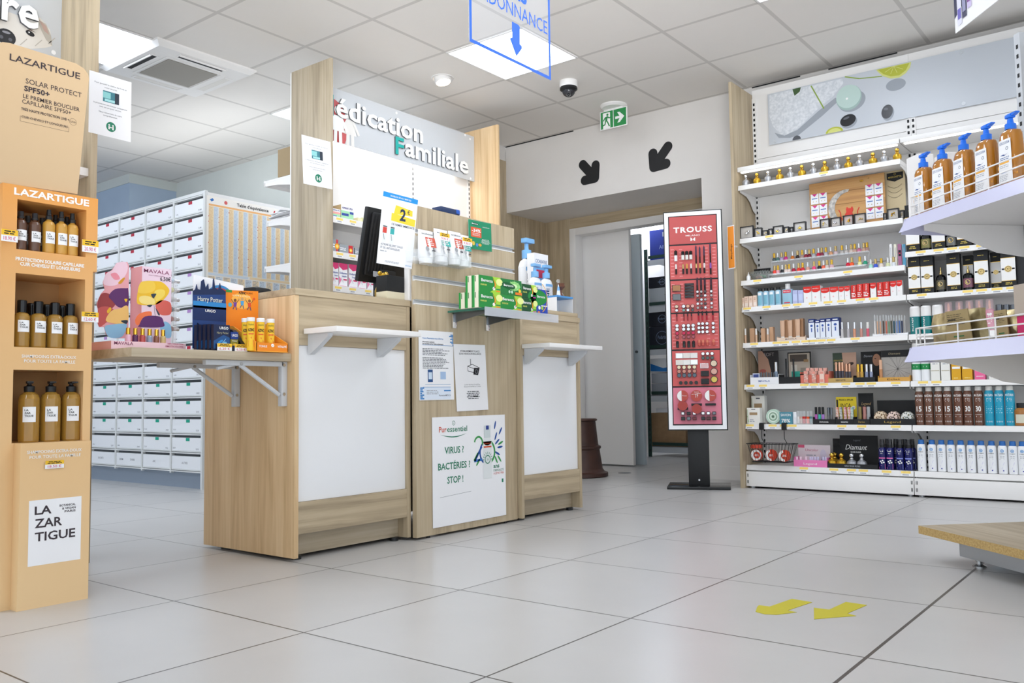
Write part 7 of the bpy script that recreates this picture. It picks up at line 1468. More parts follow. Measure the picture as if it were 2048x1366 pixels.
for i, (a, c, yT) in enumerate(((517, 570, 975), (603, 657, 972), (688, 745, 960))):
    h = top(C4, (a + c) / 2, yT, Z6, YI + .03); xc, w = span(C4, a, c, Z6, YI + .03); t = thing('foundation_tube', 'beige foundation tube standing in beige tray, %s from the oak panel' % ORD[i], 'tube', (xc, YI + .03, Z6 + .0042)); b = MB(); b.lathe([(0, 0), (w * .4, 0, 'off_white'), (w * .4, h * .2, C('#d9b294', .4)), (w * .47, h * .6), (w * .5, h * .97)], TAN, 14, sy=.5); b.build('body', t)
    shelfbox('foundation_box', 'tan foundation carton behind the beige tube, %s from the oak panel' % ORD[i], 'box', C4, a + 45, c + 36, yT - 10, Z6 + .0035, C('#b98d68', .5), None, y=YI + .045, d=.03)
strip_tray('carton_tray', 'white tray holding navy and white cartons', C4, 815, 1190, 1165, Z6, 'paper', 'MAVALA', 'black_ink', d=.075)
def navyw(b, f, w, h): b.rect(f, 0, h * .82, w, h, C('#1f3478'), 1); b.rect(f, 0, 0, w, h * .82, C('#e8edf6'), 1); b.disc(f, w * .5, h * .66, w * .22, C('#3a5aa8'), 2, ry=h * .06); b.rect(f, w * .4, h * .35, w * .6, h * .55, C('#4a68b0'), 2); b.rect(f, w * .15, h * .88, w * .85, h * .93, 'white_ink', 2)
for i, (a, c, yT) in enumerate(((840, 908, 958), (915, 968, 965), (970, 1030, 952), (1036, 1098, 946), (1102, 1187, 938))): shelfbox('serum_box', 'tall navy and white carton in the white tray, %s from the foundation tubes' % ORD[i], 'box', C4, a, c, yT, Z6 + .0035, C('#1f3478', .5), navyw, y=YI + .008, d=.05)
for i, (x, col) in enumerate(((1220, '#c8c4c4'), (1290, '#b8b4b8'), (1360, '#d89878'), (1437, '#c89084'), (1512, '#d85a70'))): gloss('lip_gloss', 'lip gloss tube standing alone on the shelf, %s after the navy cartons' % ORD[i], C4, x, 990, Z6, .0165, col, 'silver_metal' if i < 4 else 'off_white')
strip_tray('pencil_tray', 'white tray holding a fan of coloured cosmetic pencils', C4, 1565, 1968, 1122, Z6, 'paper', 'MAVALA', 'black_ink', d=.07)
for i, (x, col) in enumerate(zip((1592, 1622, 1655, 1690, 1722, 1752, 1780, 1810, 1840, 1872, 1900, 1932), ('#e8e4e0', '#e8c0a0', '#d8a888', '#5a4438', '#c8705a', '#7fae84', '#4a4a38', '#2a5a6c', '#7f94c0', '#5a84c4', '#1f2a4c', '#c8c4c0'))):
    y = YI + .02 + (i % 2) * .012; h = top(C4, x, 915 + (i % 3) * 4, Z6, y); t = thing('cosmetic_pencil', 'cosmetic pencil in the white tray, %s from the lip gloss tubes' % ORD[i], 'pencil', (XU(C4(x, 0)[0], y, Z6 + .06), y, Z6 + .0042)); b = MB(); b.lathe([(0, 0), (.0042, 0), (.0042, h * .7)], C(col, .35), 8); b.build('shaft', t); b = MB(); b.lathe([(.0046, h * .7, 'clear_acrylic'), (.0046, h * .95), (.003, h), (0, h)], 'clear_acrylic', 8); b.build('cap', t)
# sixth row
AD = C('#2c2a2e', .4)
def face_ad(b, f, w, h): b.pg(f, [(0, 0), (w * .55, 0), (w * .62, h * .4), (w * .5, h * .75), (w * .2, h), (0, h)], C('#c49a84', .5), 1); b.disc(f, w * .22, h * .4, w * .16, C('#b8665c', .5), 2, ry=h * .06); b.text(f, 'SOFT', w * .55, h * .84, h * .1, C('#a8a0a0'), 2, fit=w * .5)
def advert(name, label, xL, xR, yT, z, y, pf, m, d=.004):
    return shelfbox(name, label, 'advert card', C5, xL, xR, yT, z, m, pf, y=y, d=d)
advert('advert_card', 'dark advert card with close-up lips at the back of shelf', 165, 345, 52, Z7, YI + .16, face_ad, AD)
def prod_ad(b, f, w, h): b.rect(f, w * .04, h * .04, w * .96, h * .96, C('#cdbfae', .5), 1); b.rect(f, w * .1, h * .7, w * .85, h * .92, C('#5a5048'), 2); b.rect(f, w * .15, h * .1, w * .4, h * .6, C('#e8e0d4'), 2); b.rect(f, w * .55, h * .1, w * .85, h * .5, C('#a89c8e'), 2); b.rect(f, w * .7, h * .68, w * .9, h * .76, C('#b08c60'), 3)
advert('advert_card', 'black framed beige product advert behind the black brush tray', 425, 630, 62, Z7, YI + .16, prod_ad, 'black_plastic', .006)
strip_tray('tester_tray', 'white tester tray with blue lettering beside the oak side panel', C5, 90, 340, 285, Z7, 'paper', 'MAVALA', C('#2f5aa8'), d=.09, y0=YI - .008)
shelfbox('eyeliner_box', 'small blue and white box at the end of white tester tray', 'box', C5, 112, 172, 250, Z7 + .0035, C('#cfd4e4', .4), lambda b, f, w, h: b.rect(f, w * .1, h * .3, w * .9, h * .9, C('#3a4a8c'), 1), y=YI + .015, d=.05)
for i in range(6): gloss('mascara', 'small black and silver mascara in the white tester tray, %s from the oak panel' % ORD[i], C5, 190 + 22 * i, 240 + 3 * (i % 2), Z7 + .0035, .011, '#3a3a3e', 'dark_steel', y=YI + .03, cat='mascara')
gloss('perfume_spray', 'clear spray bottle with silver top in front of the lips advert', C5, 320, 148, Z7 + .0035, .022, '#8a9ab0', 'silver_metal', y=YI + .05, cat='bottle')
strip_tray('tester_tray', 'black cardboard tray with two upright brushes', C5, 343, 530, 282, Z7, 'black_matt', d=.09, y0=YI - .006)
b_ = advert('advert_card', 'small teal header strip behind the coral tray', 455, 560, 232, Z7 + .0035, YI + .06, None, C('#2fa08c', .5)); 
for i, x in enumerate((410, 475)): gloss('brow_brush', 'black brow brush standing in the black tray, %s from the oak panel' % ORD[i], C5, x, 120, Z7 + .0035, .012, '#2a2a2c', 'black_plastic', y=YI + .03, cat='brush')
CRL = C('#e8806c', .5)
strip_tray('lip_display', 'coral cardboard tray of lip care boxes', C5, 530, 785, 262, Z7, CRL, d=.09, y0=YI)
GLT = noise_mat('glitter_pack', '#b8705c', '#f4d8cc', 90, .4)
k = 0
for r in range(2):
    for i in range(5):
        a = 572 + 38 * i + 10 * r; shelfbox('lip_care_box', 'glittery pink lip care box in the coral tray, %s in the %s row' % (ORD[i], ('front', 'rear')[r]), 'box', C5, a, a + 34, 228 - 26 * r, Z7 + .0035, GLT, lambda b, f, w, h: b.rect(f, w * .1, h * .7, w * .9, h * .95, C('#f0b0a0'), 1), y=YI + .02 + .03 * r, d=.024)
for i, (a, c) in enumerate(((562, 598), (632, 668), (700, 740))): shelfbox('lip_care_box', 'taller glitter lip care box leaning on coral tray front, %s of three' % ORD[i], 'box', C5, a, c, 228, Z7, GLT if i < 2 else C('#f4d4c4', .4), lambda b, f, w, h: (b.rect(f, w * .1, h * .75, w * .9, h * .95, C('#e89888'), 1), b.rect(f, w * .1, h * .08, w * .9, h * .3, C('#e89888'), 1)), y=YI - .016, d=.012)
def eye_ad(b, f, w, h): b.rect(f, 0, 0, w, h, C('#3a4a3c'), 1); b.pg(f, [(w * .5, 0), (w, 0), (w, h), (w * .4, h)], C('#caa48e', .5), 2); b.disc(f, w * .75, h * .62, w * .14, C('#3a2a24'), 3, ry=h * .05, rot=15); b.text(f, 'URBAN GLITTER', w * .24, h * .72, h * .05, C('#d8c060'), 3, fit=w * .4); b.text(f, 'eyeliner', w * .2, h * .62, h * .05, C('#d8c060'), 3, fit=w * .3)
strip_tray('eyeliner_display', 'kraft and green eyeliner display with eye photo header', C5, 778, 995, 292, Z7, C('#c0a060', .6), 'URBAN GLITTER', 'black_ink', d=.1, y0=YI - .004, back=(68, eye_ad, C('#3a4a3c'), 822, 1030))
for i, x in enumerate((850, 880, 905, 940, 968)): gloss('eyeliner', 'eyeliner tube with rose gold cap in the green display, %s from coral tray' % ORD[i], C5, x, 150 + (i // 3) * 12, Z7 + .0035, .017, '#4a4650', mat('rose_gold', '#d8a88c', .25, .8), y=YI + .03, cat='eyeliner')
def dia_ad(b, f, w, h): b.disc(f, w * .78, h * .72, w * .2, C('#a8785c', .5), 1, ry=h * .2); b.text(f, 'Diamant', w * .36, h * .82, h * .07, 'light_ink', 2, fit=w * .42, shear=.25); b.disc(f, w * .72, h * .76, w * .05, C('#2a1a18'), 2, ry=h * .015)
strip_tray('eyeliner_display', 'black liquid shadow display with portrait header', C5, 1000, 1188, 285, Z7, 'black_matt', None, d=.1, y0=YI - .004, back=(58, dia_ad, 'black_matt', 1070, 1248))
for i, (x, m, cc) in enumerate(((1042, '#c89a50', 'gold_metal'), (1075, '#d0a040', 'gold_metal'), (1117, '#8a94b0', 'silver_metal'), (1158, '#9aa4c0', 'silver_metal'))): gloss('liquid_shadow', '%s liquid eyeshadow tube in the black portrait display, %s of four' % (('gold', 'gold', 'silver', 'silver')[i], ORD[i]), C5, x, 168, Z7 + .0035, .019, m, cc, y=YI + .03, cat='eyeshadow')
def crack(b, f, w, h):
    rn = random.Random(5); c_ = (w * .55, h * .4); b.rect(f, 0, h * .78, w, h, 'black_matt', 2); b.text(f, 'Diamant', w * .45, h * .86, h * .06, C('#a89a7c'), 3, fit=w * .4, shear=.25)
    for i in range(16): a = i * PI / 8 + rn.uniform(-.15, .15); b.line(f, c_, (c_[0] + w * .55 * math.cos(a) * .8, min(h * .78, max(0, c_[1] + h * .5 * math.sin(a)))), .0012, C('#5a5856'), 1)
strip_tray('palette_display', 'kraft palette display with cracked grey back and one tube', C5, 1215, 1495, 285, Z7, C('#d8a24c', .6), 'Eclat', 'black_ink', d=.05, y0=YI - .004, back=(45, crack, C('#a9a59f', .5), 1250, 1510))
gloss('liquid_shadow', 'bronze liquid eyeshadow tube standing before the cracked grey back', C5, 1243, 130, Z7 + .0035, .019, '#c48a5c', C('#e0b090', .3), y=YI + .02, cat='eyeshadow')
# seventh row
SP = C('#eeece6', .5)
def soapb(b, f, w, h): b.rect(f, w * .2, h * .55, w * .8, h * .72, C('#a58a68'), 1); b.line(f, (w * .08, 0), (w * .04, h * .9), w * .03, C('#7fae6c'), 1); b.line(f, (w * .14, h * .1), (w * .02, h * .5), w * .03, C('#7fae6c'), 1); b.greek(f, w * .2, h * .1, w * .6, h * .3, 2, 'light_ink', 1, 'l'); b.rect(f, w * .35, h * .88, w * .65, h * .93, 'grey_ink', 1)
shelfbox('bamboo_box', 'white hanging box with bamboo print at the front by oak panel', 'box', C5, 62, 178, 555, Z8, SP, soapb, y=YI - .005, d=.04)
shelfbox('bamboo_box', 'taller white hanging box with bamboo print behind the front one', 'box', C5, 105, 222, 448, Z8, SP, soapb, y=YI + .07, d=.04)
xc, w = span(C5, 225, 350, Z8); R = w / 2; t = thing('soap_disc', 'round green soap with ring pattern standing on edge', 'soap', (xc, YI + .01, Z8 + R + .001)); b = MB(); b.cyl((0, 0, 0), (0, .03, 0), R, C('#cfe4d4', .5), 28); f = Fr((0, -.0003, 0))
for k, (q, m) in enumerate(((.95, '#bcd8c4'), (.75, '#e4efe4'), (.6, '#8fae94'), (.42, '#d8e8d8'), (.22, '#7a9a80'), (.1, '#3a4a3c'))): b.disc(f, 0, 0, R * q, C(m), k + 1, n=28)
b.build('soap', t)
shelfbox('soap_box', 'blue soap box with large white percentage between soap disc and sticks', 'soap box', C5, 348, 460, 592, Z8, C('#4f8ea0', .5), lambda b, f, w, h: (b.text(f, 'SAVON', w * .5, h * .66, h * .2, 'white_ink', 1, fit=w * .8, bold=.01), b.text(f, '78%', w * .5, h * .14, h * .28, 'white_ink', 1, fit=w * .7, bold=.02)), y=YI - .004, d=.04)
gloss('white_stick', 'white lip balm stick beside the blue soap box', C5, 483, 590, Z8, .028, '#f0f0f2', 'white_gloss', y=YI + .02, cat='lip balm')
strip_tray('lipstick_tray', 'clear tray of tester lipsticks with white label', C5, 495, 640, 650, Z8, 'clear_acrylic', d=.06, y0=YI - .004)
for i, (x, m) in enumerate(((515, '#e4e0dc'), (540, '#c8a898'), (566, '#c82828'), (600, '#f05a28'), (628, '#5a8a8a'))): gloss('lipstick', 'tester lipstick in the clear tray, %s after the blue soap box' % ORD[i], C5, x, 580 + 3 * (i % 2), Z8 + .0035, .02, m, 'clear_acrylic', y=YI + .03, cat='lipstick')
strip_tray('mascara_tray', 'black tray with butterfly logo holding mascaras', C5, 643, 838, 655, Z8, 'black_matt', 'innoxa', 'white_ink', d=.07, y0=YI - .004)
for i, (x, m) in enumerate(((672, '#b85ab0'), (703, '#3ab8a0'), (733, '#a878c8'))): gloss('mascara', 'black mascara with coloured tip leaning in the black tray, %s of three' % ORD[i], C5, x, 545, Z8 + .0035, .017, m, 'black_plastic', y=YI + .02, cat='mascara')
for i, x in enumerate((782, 806)): gloss('mascara', 'grey patterned mascara in the black tray, %s of two' % ORD[i], C5, x, 550, Z8 + .0035, .018, '#6a6a6c', 'dark_steel', y=YI + .02, cat='mascara')
def inca(b, f, w, h): b.text(f, 'PINCE A EPILER', w * .5, h * .86, h * .06, 'black_ink', 1, fit=w * .7, bold=.02); b.text(f, 'INCA', w * .48, h * .6, h * .16, 'black_ink', 1, fit=w * .5); b.disc(f, w * .85, h * .6, w * .09, 'white_ink', 1); b.text(f, 'U', w * .85, h * .57, h * .06, C('#6a5ab0'), 2); b.rect(f, w * .02, h * .55, w * .1, h * .9, C('#2a2a2a'), 1)
strip_tray('tweezer_display', 'black tweezer display with yellow header card', C5, 842, 998, 655, Z8, 'black_matt', 'tweezerman', 'white_ink', d=.07, y0=YI - .004, back=(458, inca, C('#e8cf2a', .5), 850, 1030))
for i, (x, m) in enumerate(((858, '#d8744a'), (890, '#5a6a6c'), (928, '#c83a5a'), (962, '#d8603a'), (988, '#5a9a8c'))): shelfbox('tweezers', 'patterned tweezers in the yellow header display, %s of five' % ORD[i], 'tweezers', C5, x - 13, x + 13, 548, Z8 + .0035, noise_mat('tweezer_pattern_%d' % i, m, '#e8e4de', 70, .4), None, y=YI + .03, d=.008)
def legd(b, f, w, h): b.text(f, 'Legend', w * .5, h * .62, h * .09, C('#b89a6c'), 1, fit=w * .6, shear=.25); b.greek(f, w * .25, h * .48, w * .75, h * .54, 1, 'grey_ink', 1)
strip_tray('liner_display', 'black display with rounded header and glitter liners', C5, 1000, 1143, 655, Z8, 'black_matt', 'Dermo', C('#b89a4c'), d=.07, y0=YI - .004, back=(425, legd, 'black_matt', 1047, 1180))
for i, (x, m) in enumerate(((1060, '#8a7a48'), (1100, '#b07a72'), (1135, '#a4a6a8'))): gloss('glitter_liner', 'glitter liner in the rounded header display, %s of three' % ORD[i], C5, x, 542, Z8 + .0035, .022, m, C(m, .25), y=YI + .03, cat='liner')
def leo(nm, base, spot): return noise_mat(nm, base, spot, 120, .5)
strip_tray('compact_display', 'long black display of three leopard print compacts', C5, 1148, 1545, 652, Z8, 'black_matt', 'Legend', C('#b89a4c'), d=.08, y0=YI - .004, back=(488, None, 'black_matt', 1212, 1545))
for i, (x, base, spot, nm) in enumerate(((1238, '#e8d4b8', '#6a4a2c', 'sand'), (1352, '#e8cfc4', '#3a2420', 'rose'), (1475, '#e4e2dc', '#5a6a60', 'pale green'))):
    w = XU(C5(x + 60, 0)[0], YI + .02, Z8 + .05) - XU(C5(x - 60, 0)[0], YI + .02, Z8 + .05); R = w / 2; t = thing('powder_compact', '%s leopard print round compact in the long black display' % nm, 'compact', (XU(C5(x, 0)[0], YI + .02, Z8 + .05), YI + .02, Z8 + R + .004)); nt, bs, L = nodes('leopard_%d' % i); tc = nt.nodes.new('ShaderNodeTexCoord'); vo = nt.nodes.new('ShaderNodeTexVoronoi'); vo.inputs['Scale'].default_value = 110; cr = nt.nodes.new('ShaderNodeValToRGB'); cr.color_ramp.interpolation = 'CONSTANT'; L.new(tc.outputs['Object'], vo.inputs['Vector']); L.new(vo.outputs['Distance'], cr.inputs[0]); e = cr.color_ramp.elements; e[0].position = 0; e[0].color = (*lin('#b08a5c'), 1); e[1].position = .5; e[1].color = (*lin(base), 1); q = e.new(.22); q.color = (*lin(spot), 1); L.new(cr.outputs[0], bs.inputs['Base Color'])
    b = MB(); b.lathe([(0, -.012), (R * .9, -.010), (R, 0), (R, .018), (0, .018)], 'leopard_%d' % i, 28, T=Matrix.Rotation(-PI / 2, 4, 'X') @ Matrix.Scale(-1, 4, (0, 0, 1)) if False else Matrix.Rotation(-PI / 2, 4, 'X')); b.build('compact', t)
# basket hanging from that shelf
xa, xb = XU(C5(75, 0)[0], SYF - .06, .3), XU(C5(462, 0)[0], SYF - .06, .3); zt, zb2 = PY(SYF - .06, *C5(200, 870)).z, PY(SYF - .06, *C5(200, 1028)).z
t = thing('wire_basket', 'black wire basket hanging by two hooks from wall shelf', 'basket', ((xa + xb) / 2, SYF - .04, zb2)); W = xb - xa; h = zt - zb2; dY0, dY1 = -.055, .075; K = 'black_plastic'
b = MB(); b.tube([(-W / 2, dY0, h), (W / 2, dY0, h), (W / 2, dY1, h), (-W / 2, dY1, h)], .0024, K, 6, True); b.tube([(-W * .4, dY0 + .015, 0), (W * .4, dY0 + .015, 0), (W * .4, dY1 - .01, 0), (-W * .4, dY1 - .01, 0)], .002, K, 6, True)
for i in range(13):
    u = -W / 2 + W * (i + .5) / 13; b.tube([(u, dY0, h), (u * .8, dY0 + .015, 0), (u * .8, dY1 - .01, 0), (u, dY1, h)], .0013, K, 5)
for i in range(4):
    v = dY0 + (dY1 - dY0) * (i + .5) / 4; b.tube([(-W / 2, v, h), (-W * .4, v * .9, 0), (W * .4, v * .9, 0), (W / 2, v, h)], .0013, K, 5)
b.build('basket', t)
for x in (190, 388):
    u = XU(C5(x, 0)[0], SYF - .006, .38) - t.location.x; b = MB(); zs = Z8 - zb2 + .004; b.tube([(u, dY1, h), (u, SYF - .006 - t.location.y, h + .03), (u, SYF - .006 - t.location.y, zs - .03)], .0022, K, 6); b.box((u - .016, SYF - .010 - t.location.y, zs - .04), (u + .016, SYF - .002 - t.location.y, zs), K, .003); b.box((u - .016, SYF - .002 - t.location.y, zs), (u + .016, SYF + .02 - t.location.y, zs + .004), K); b.build('hook', t)
for i, (x, y_, lift, lb_) in enumerate(((140, 965, 0, 'at the oak panel end'), (258, 965, 0, 'in the middle'), (385, 965, 0, 'at the open end'), (135, 900, 1, 'on top of the others'))):
    R = .036; xx = XU(C5(x, 0)[0], SYF - .05, .28); t2 = thing('bronzer_box', 'red and white round powder box in the wire basket, %s' % lb_, 'powder box', (xx, SYF - .052 + .018 * (i % 2), zb2 + .0035 + R if not lift else zb2 + .01 + 2 * R)); b = MB()
    if lift: b.lathe([(0, 0), (R, 0), (R, .02), (0, .02)], C('#c8442e', .4), 24)
    else: b.cyl((0, 0, 0), (0, .022, 0), R, C('#c8442e', .4), 24); f = Fr((0, -.0003, 0)); b.disc(f, 0, 0, R * .95, 'white_ink', 1, n=20, a0=100 if i else 0, a1=280 if i else 359.9); b.disc(f, R * .1, 0, R * .6, C('#c8442e', .4), 2); b.greek(f, -R * .3, -R * .2, R * .5, R * .2, 3, 'white_ink', 3)
    b.build('box', t2)
# bottom row
def unic(b, f, w, h): b.rect(f, 0, h * .86, w * .2, h, C('#d85a7c'), 1); b.text(f, 'Unicolor', w * .42, h * .7, h * .12, C('#b84a6c'), 1, fit=w * .4, shear=.2); b.disc(f, w * .78, h * .5, w * .1, C('#d8d0e0'), 1, ry=h * .3); b.disc(f, w * .8, h * .3, w * .08, C('#8c84b0'), 2, ry=h * .12); b.greek(f, w * .2, h * .45, w * .6, h * .56, 1, 'light_ink', 1)
strip_tray('lip_balm_display', 'pink lip balm tray with pale unicorn header card', C5, 474, 768, 1015, Z9, C('#e880b8', .5), 'Legend', 'white_ink', d=.09, y0=YI - .006, back=(882, unic, C('#e4d8dc', .5), 515, 798))
for i, x in enumerate((502, 536, 583, 622, 638, 664, 688, 735, 758)): gloss('lip_balm', '%s lip balm stick in the pink tray, %s from the wire basket' % ('pink' if i < 3 else 'lilac', ORD[i]), C5, x, 985, Z9 + .0035, .016, '#f0c0d8' if i < 3 else '#9a94c8', C('#f8e0ec' if i < 3 else '#d8d4ec', .3), y=YI + .03, cat='lip balm')
def diam(b, f, w, h): b.text(f, 'Diamant', w * .42, h * .55, h * .16, 'white_ink', 1, fit=w * .56, shear=.3); b.text(f, 'SILVER ELIXIR', w * .42, h * .45, h * .045, 'white_ink', 1, fit=w * .28, bold=.02); b.text(f, 'Legend', w * .45, h * .82, h * .06, 'grey_ink', 1, fit=w * .18, shear=.2)
strip_tray('perfume_display', 'large black perfume display with white script header', C5, 774, 1213, 1050, Z9, 'black_matt', 'PARFUM / PERFUME / PROFUMO', 'light_ink', d=.11, y0=YI - .008, back=(798, diam, 'black_matt', 885, 1220))
advert('advert_card', 'small black side card behind the gold perfume bottles', 822, 888, 825, Z9 + .0035, YI + .125, None, 'black_matt')
MG2, MS2 = mini('perfume_bottle', 'gold_satin', 'gold_metal', 1.16), mini('perfume_bottle', 'silver_satin', 'silver_metal', 1.16)
for (m, x, y, lb_) in ((MG2, 812, YI + .03, 'gold perfume bottle in black script display next to the pink tray'), (MG2, 838, YI + .088, 'gold perfume bottle in black script display, hidden behind another gold one'), (MG2, 896, YI + .03, 'gold perfume bottle in black script display beside the silver ones'), (MS2, 985, YI + .03, 'silver perfume bottle in black script display beside the gold ones'), (MS2, 1075, YI + .03, 'silver perfume bottle in black script display, further from the gold ones')):
    place(m, USED, (XU(C5(x, 0)[0], y, Z9 + .03), y, Z9 + .0042), 0, lb_)
w = XU(C5(1290, 0)[0], YI + .02, Z9 + .1) - XU(C5(1222, 0)[0], YI + .02, Z9 + .1); H = top(C5, 1255, 830, Z9, YI + .02); NVB = C('#171a5c', .15)
def navyp(col):
    def pf(b, f, R, H): b.greek(f, -R * .6, H * .58, R * .6, H * .66, 2, 'white_ink', 1, 'c', .5, 2); b.text(f, 'BIO', 0, H * .52, H * .03, 'white_ink', 1); b.rect(f, -R * .9, H * .36, R * .9, H * .4, C(col), 1, 6); b.pg(f, [(-R * .9, H * .02), (R * .9, H * .02), (R * .9, H * .2), (-R * .2, H * .14), (-R * .9, H * .08)], C(col), 1); [b.disc(f, R * a, H * c, R * .22, 'white_ink', 2, n=7) for a, c in ((-.3, .27), (.2, .3), (.5, .24), (0, .22))]
    return pf
NB1 = can('spray_bottle', w / 2, H, lambda R, H: [(0, 0), (R, 0, NVB), (R, H * .64), (R * .7, H * .72)], lambda R, H: [(R * .62, H * .7, 'black_plastic'), (R * .62, H * .82), (R * .6, H * .82, 'black_clear'), (R * .56, H), (0, H)], navyp('#e070b0'), 'bottle', 'spray_cap')
NB2 = can('spray_bottle', w / 2, H, lambda R, H: [(0, 0), (R, 0, NVB), (R, H * .64), (R * .7, H * .72)], lambda R, H: [(R * .62, H * .7, 'black_plastic'), (R * .62, H * .82), (R * .6, H * .82, 'black_clear'), (R * .56, H), (0, H)], navyp('#8a94e0'), 'bottle', 'spray_cap')
for i, (m, x, y) in enumerate(((NB1, 1255, .02), (NB1, 1323, .02), (NB2, 1411, .02), (NB2, 1486, .02))): place(m, USED, (XU(C5(x, 0)[0], YI + y, Z9 + .1), YI + y, Z9 + .0006), 0, 'dark blue spray bottle with %s label, %s from the black perfume display' % (('pink', 'lilac')[i // 2], ORD[i]))
for i, x in enumerate((1300, 1375, 1455, 1520)): place(NB2, USED, (XU(C5(x, 0)[0], YI + .075, Z9 + .1), YI + .075, Z9 + .0006), 0, 'dark blue spray bottle in the rear row, %s from the black perfume display' % ORD[i])
# ---- second bay: sun sprays, from the bottom up
def row(proto, cf, xs, z, lab, y=YI + .025, flag=USED):
    for i, x in enumerate(xs): place(proto, flag, (XU(cf(x, 0)[0], y, z + .08), y, z + .0006), random.uniform(-.06, .06), lab % ORD[i])
def uvp(b, f, R, H):
    b.disc(f, 0, H * .70, R * .38, C('#6aa4d8'), 1); b.ring(f, 0, H * .70, R * .22, R * .06, 'white_ink', 2); b.text(f, 'UVMED', 0, H * .6, H * .03, 'grey_ink', 1, fit=R * 1.2); b.greek(f, -R * .6, H * .42, R * .6, H * .56, 3, 'light_ink', 1, 'c', .35, 4); b.line(f, (-R * .2, H * .15), (R * .4, H * .36), R * .08, C('#d0cce8'), 1); b.disc(f, R * .15, H * .1, R * .14, C('#3a3aa0'), 2)
H = top(C8, 592, 833, Z9, YI + .025); R = (XU(C8(632, 0)[0], YI + .025, .2) - XU(C8(556, 0)[0], YI + .025, .2)) / 2
UV = can('sun_spray', R, H, lambda R, H: [(0, 0), (R * .97, 0, 'white_gloss'), (R, .004), (R, H * .78), (R * .9, H * .84), (R * .7, H * .86)], lambda R, H: [(R * .72, H * .855, C('#2a6cb8', .35)), (R * .66, H * .99), (R * .5, H), (0, H)], uvp)
row(UV, C8, (180, 268, 347, 425, 508, 592, 677, 763, 853, 938, 1018, 1100), Z9, 'white sun spray can with blue cap on the bottom shelf, %s from the navy bottles')
def bron(n_, col):
    def pf(b, f, R, H):
        b.text(f, 'MATIAN', 0, H * .74, H * .06, 'white_ink', 1, fit=R * 1.8, bold=.02); b.greek(f, -R * .6, H * .6, R * .6, H * .7, 3, 'white_ink', 1, 'c', .4, 3)
        if n_: b.text(f, n_, 0, H * .36, H * .13, 'white_ink', 1, fit=R * 1.15, bold=.02); b.rect(f, -R * .8, H * .28, R * .8, H * .285, 'white_ink', 1, 6); b.greek(f, -R * .7, H * .2, R * .7, H * .26, 1, 'white_ink', 1, 'c', .5)
        else: b.greek(f, -R * .7, H * .3, R * .7, H * .5, 4, C('#bfe4ee'), 1, 'c', .3, 6)
        for u in (-.5, 0, .5): b.ring(f, R * u, H * .1, R * .16, R * .05, 'white_ink', 1, 12)
    return pf
H = top(C8, 405, 388, Z8, YI + .025); R = (XU(C8(442, 0)[0], YI + .025, .5) - XU(C8(366, 0)[0], YI + .025, .5)) / 2
def bcan(col, n_): return can('sun_spray', R, H, lambda R, H: [(0, 0), (R * .97, 0, C(col, .35)), (R, .004), (R, H * .82), (R * .78, H * .89)], lambda R, H: [(R * .74, H * .885, 'off_white'), (R * .7, H * .98), (R * .6, H), (0, H)], bron(n_, col))
B15, B30, BTQ = bcan('#6e4a3a', '15'), bcan('#6a4434', '30'), bcan('#1f9cbc', None)
row(B15, C8, (165, 243, 325, 400), Z8, 'brown sun spray can marked 15, %s from the leopard compacts'); row(B30, C8, (487, 567, 655), Z8, 'brown sun spray can marked 30, %s after the ones marked 15'); row(BTQ, C8, (743, 827, 915), Z8, 'turquoise after-sun spray can, %s after the brown cans')
t = thing('tanning_jar', 'brown glass jar with black lid after the turquoise cans', 'jar', (XU(C8(1008, 0)[0], YI + .03, Z8 + .04), YI + .03, Z8 + .0006)); h = top(C8, 1008, 522, Z8); b = MB(); b.lathe([(0, 0), (.034, 0), (.036, .004), (.036, h * .68), (.02, h * .78)], C('#a8703a', .15), 20); b.rect(CylFr(.0364), -.025, h * .12, .025, h * .5, C('#d8d4c0'), 1, 8); b.build('jar', t); b = MB(); b.lathe([(.022, h * .78), (.022, h), (0, h)], 'black_plastic', 16); b.build('lid', t)
def grn(b, f, R, H): b.rect(f, -R * 1.4, H * .30, R * 1.4, H * .45, C('#1f8a4a'), 1, 8); b.disc(f, R * .1, H * .72, R * .4, C('#c8e08c'), 1, ry=H * .06); b.greek(f, -R * .5, H * .34, R * .5, H * .41, 1, 'white_ink', 2)
H = .215; R = (XU(C8(175, 0)[0], YI + .025, .7) - XU(C8(98, 0)[0], YI + .025, .7)) / 2
GRN_ = can('sun_spray', R, H, lambda R, H: [(0, 0), (R * .97, 0, 'white_gloss'), (R, .004), (R, H * .78), (R * .85, H * .84)], lambda R, H: [(R * .85, H * .84), (R * .8, H), (0, H)], grn)
row(GRN_, C8, (137, 214), Z7, 'white spray can with green band, %s from the cracked grey palette')
def plainp(b, f, w, h): b.rect(f, w * .05, h * .36, w * .95, h * .385, C('#b8ae94'), 1); b.greek(f, w * .2, h * .6, w * .8, h * .75, 2, 'light_ink', 1); b.disc(f, w * .5, h * .75, w * .08, 'light_ink', 1)
for i, (a, c) in enumerate(((255, 332), (340, 417))): shelfbox('sun_care_box', 'plain white sun care carton with thin beige line, %s after the green banded cans' % ORD[i], 'box', C8, a, c, 120, Z7, SP, plainp)
def yelp(b, f, w, h): b.rect(f, w * .08, h * .42, w * .92, h * .5, 'white_ink', 1); b.greek(f, w * .12, h * .6, w * .88, h * .8, 3, C('#f4e08c'), 1); b.greek(f, w * .12, h * .05, w * .88, h * .1, 1, C('#f4e08c'), 1)
for i, (a, c) in enumerate(((427, 506), (514, 600))): shelfbox('sun_care_box', 'mustard yellow sun care carton, %s of the pair' % ORD[i], 'box', C8, a, c, 112, Z7, C('#dda51c', .5), yelp)
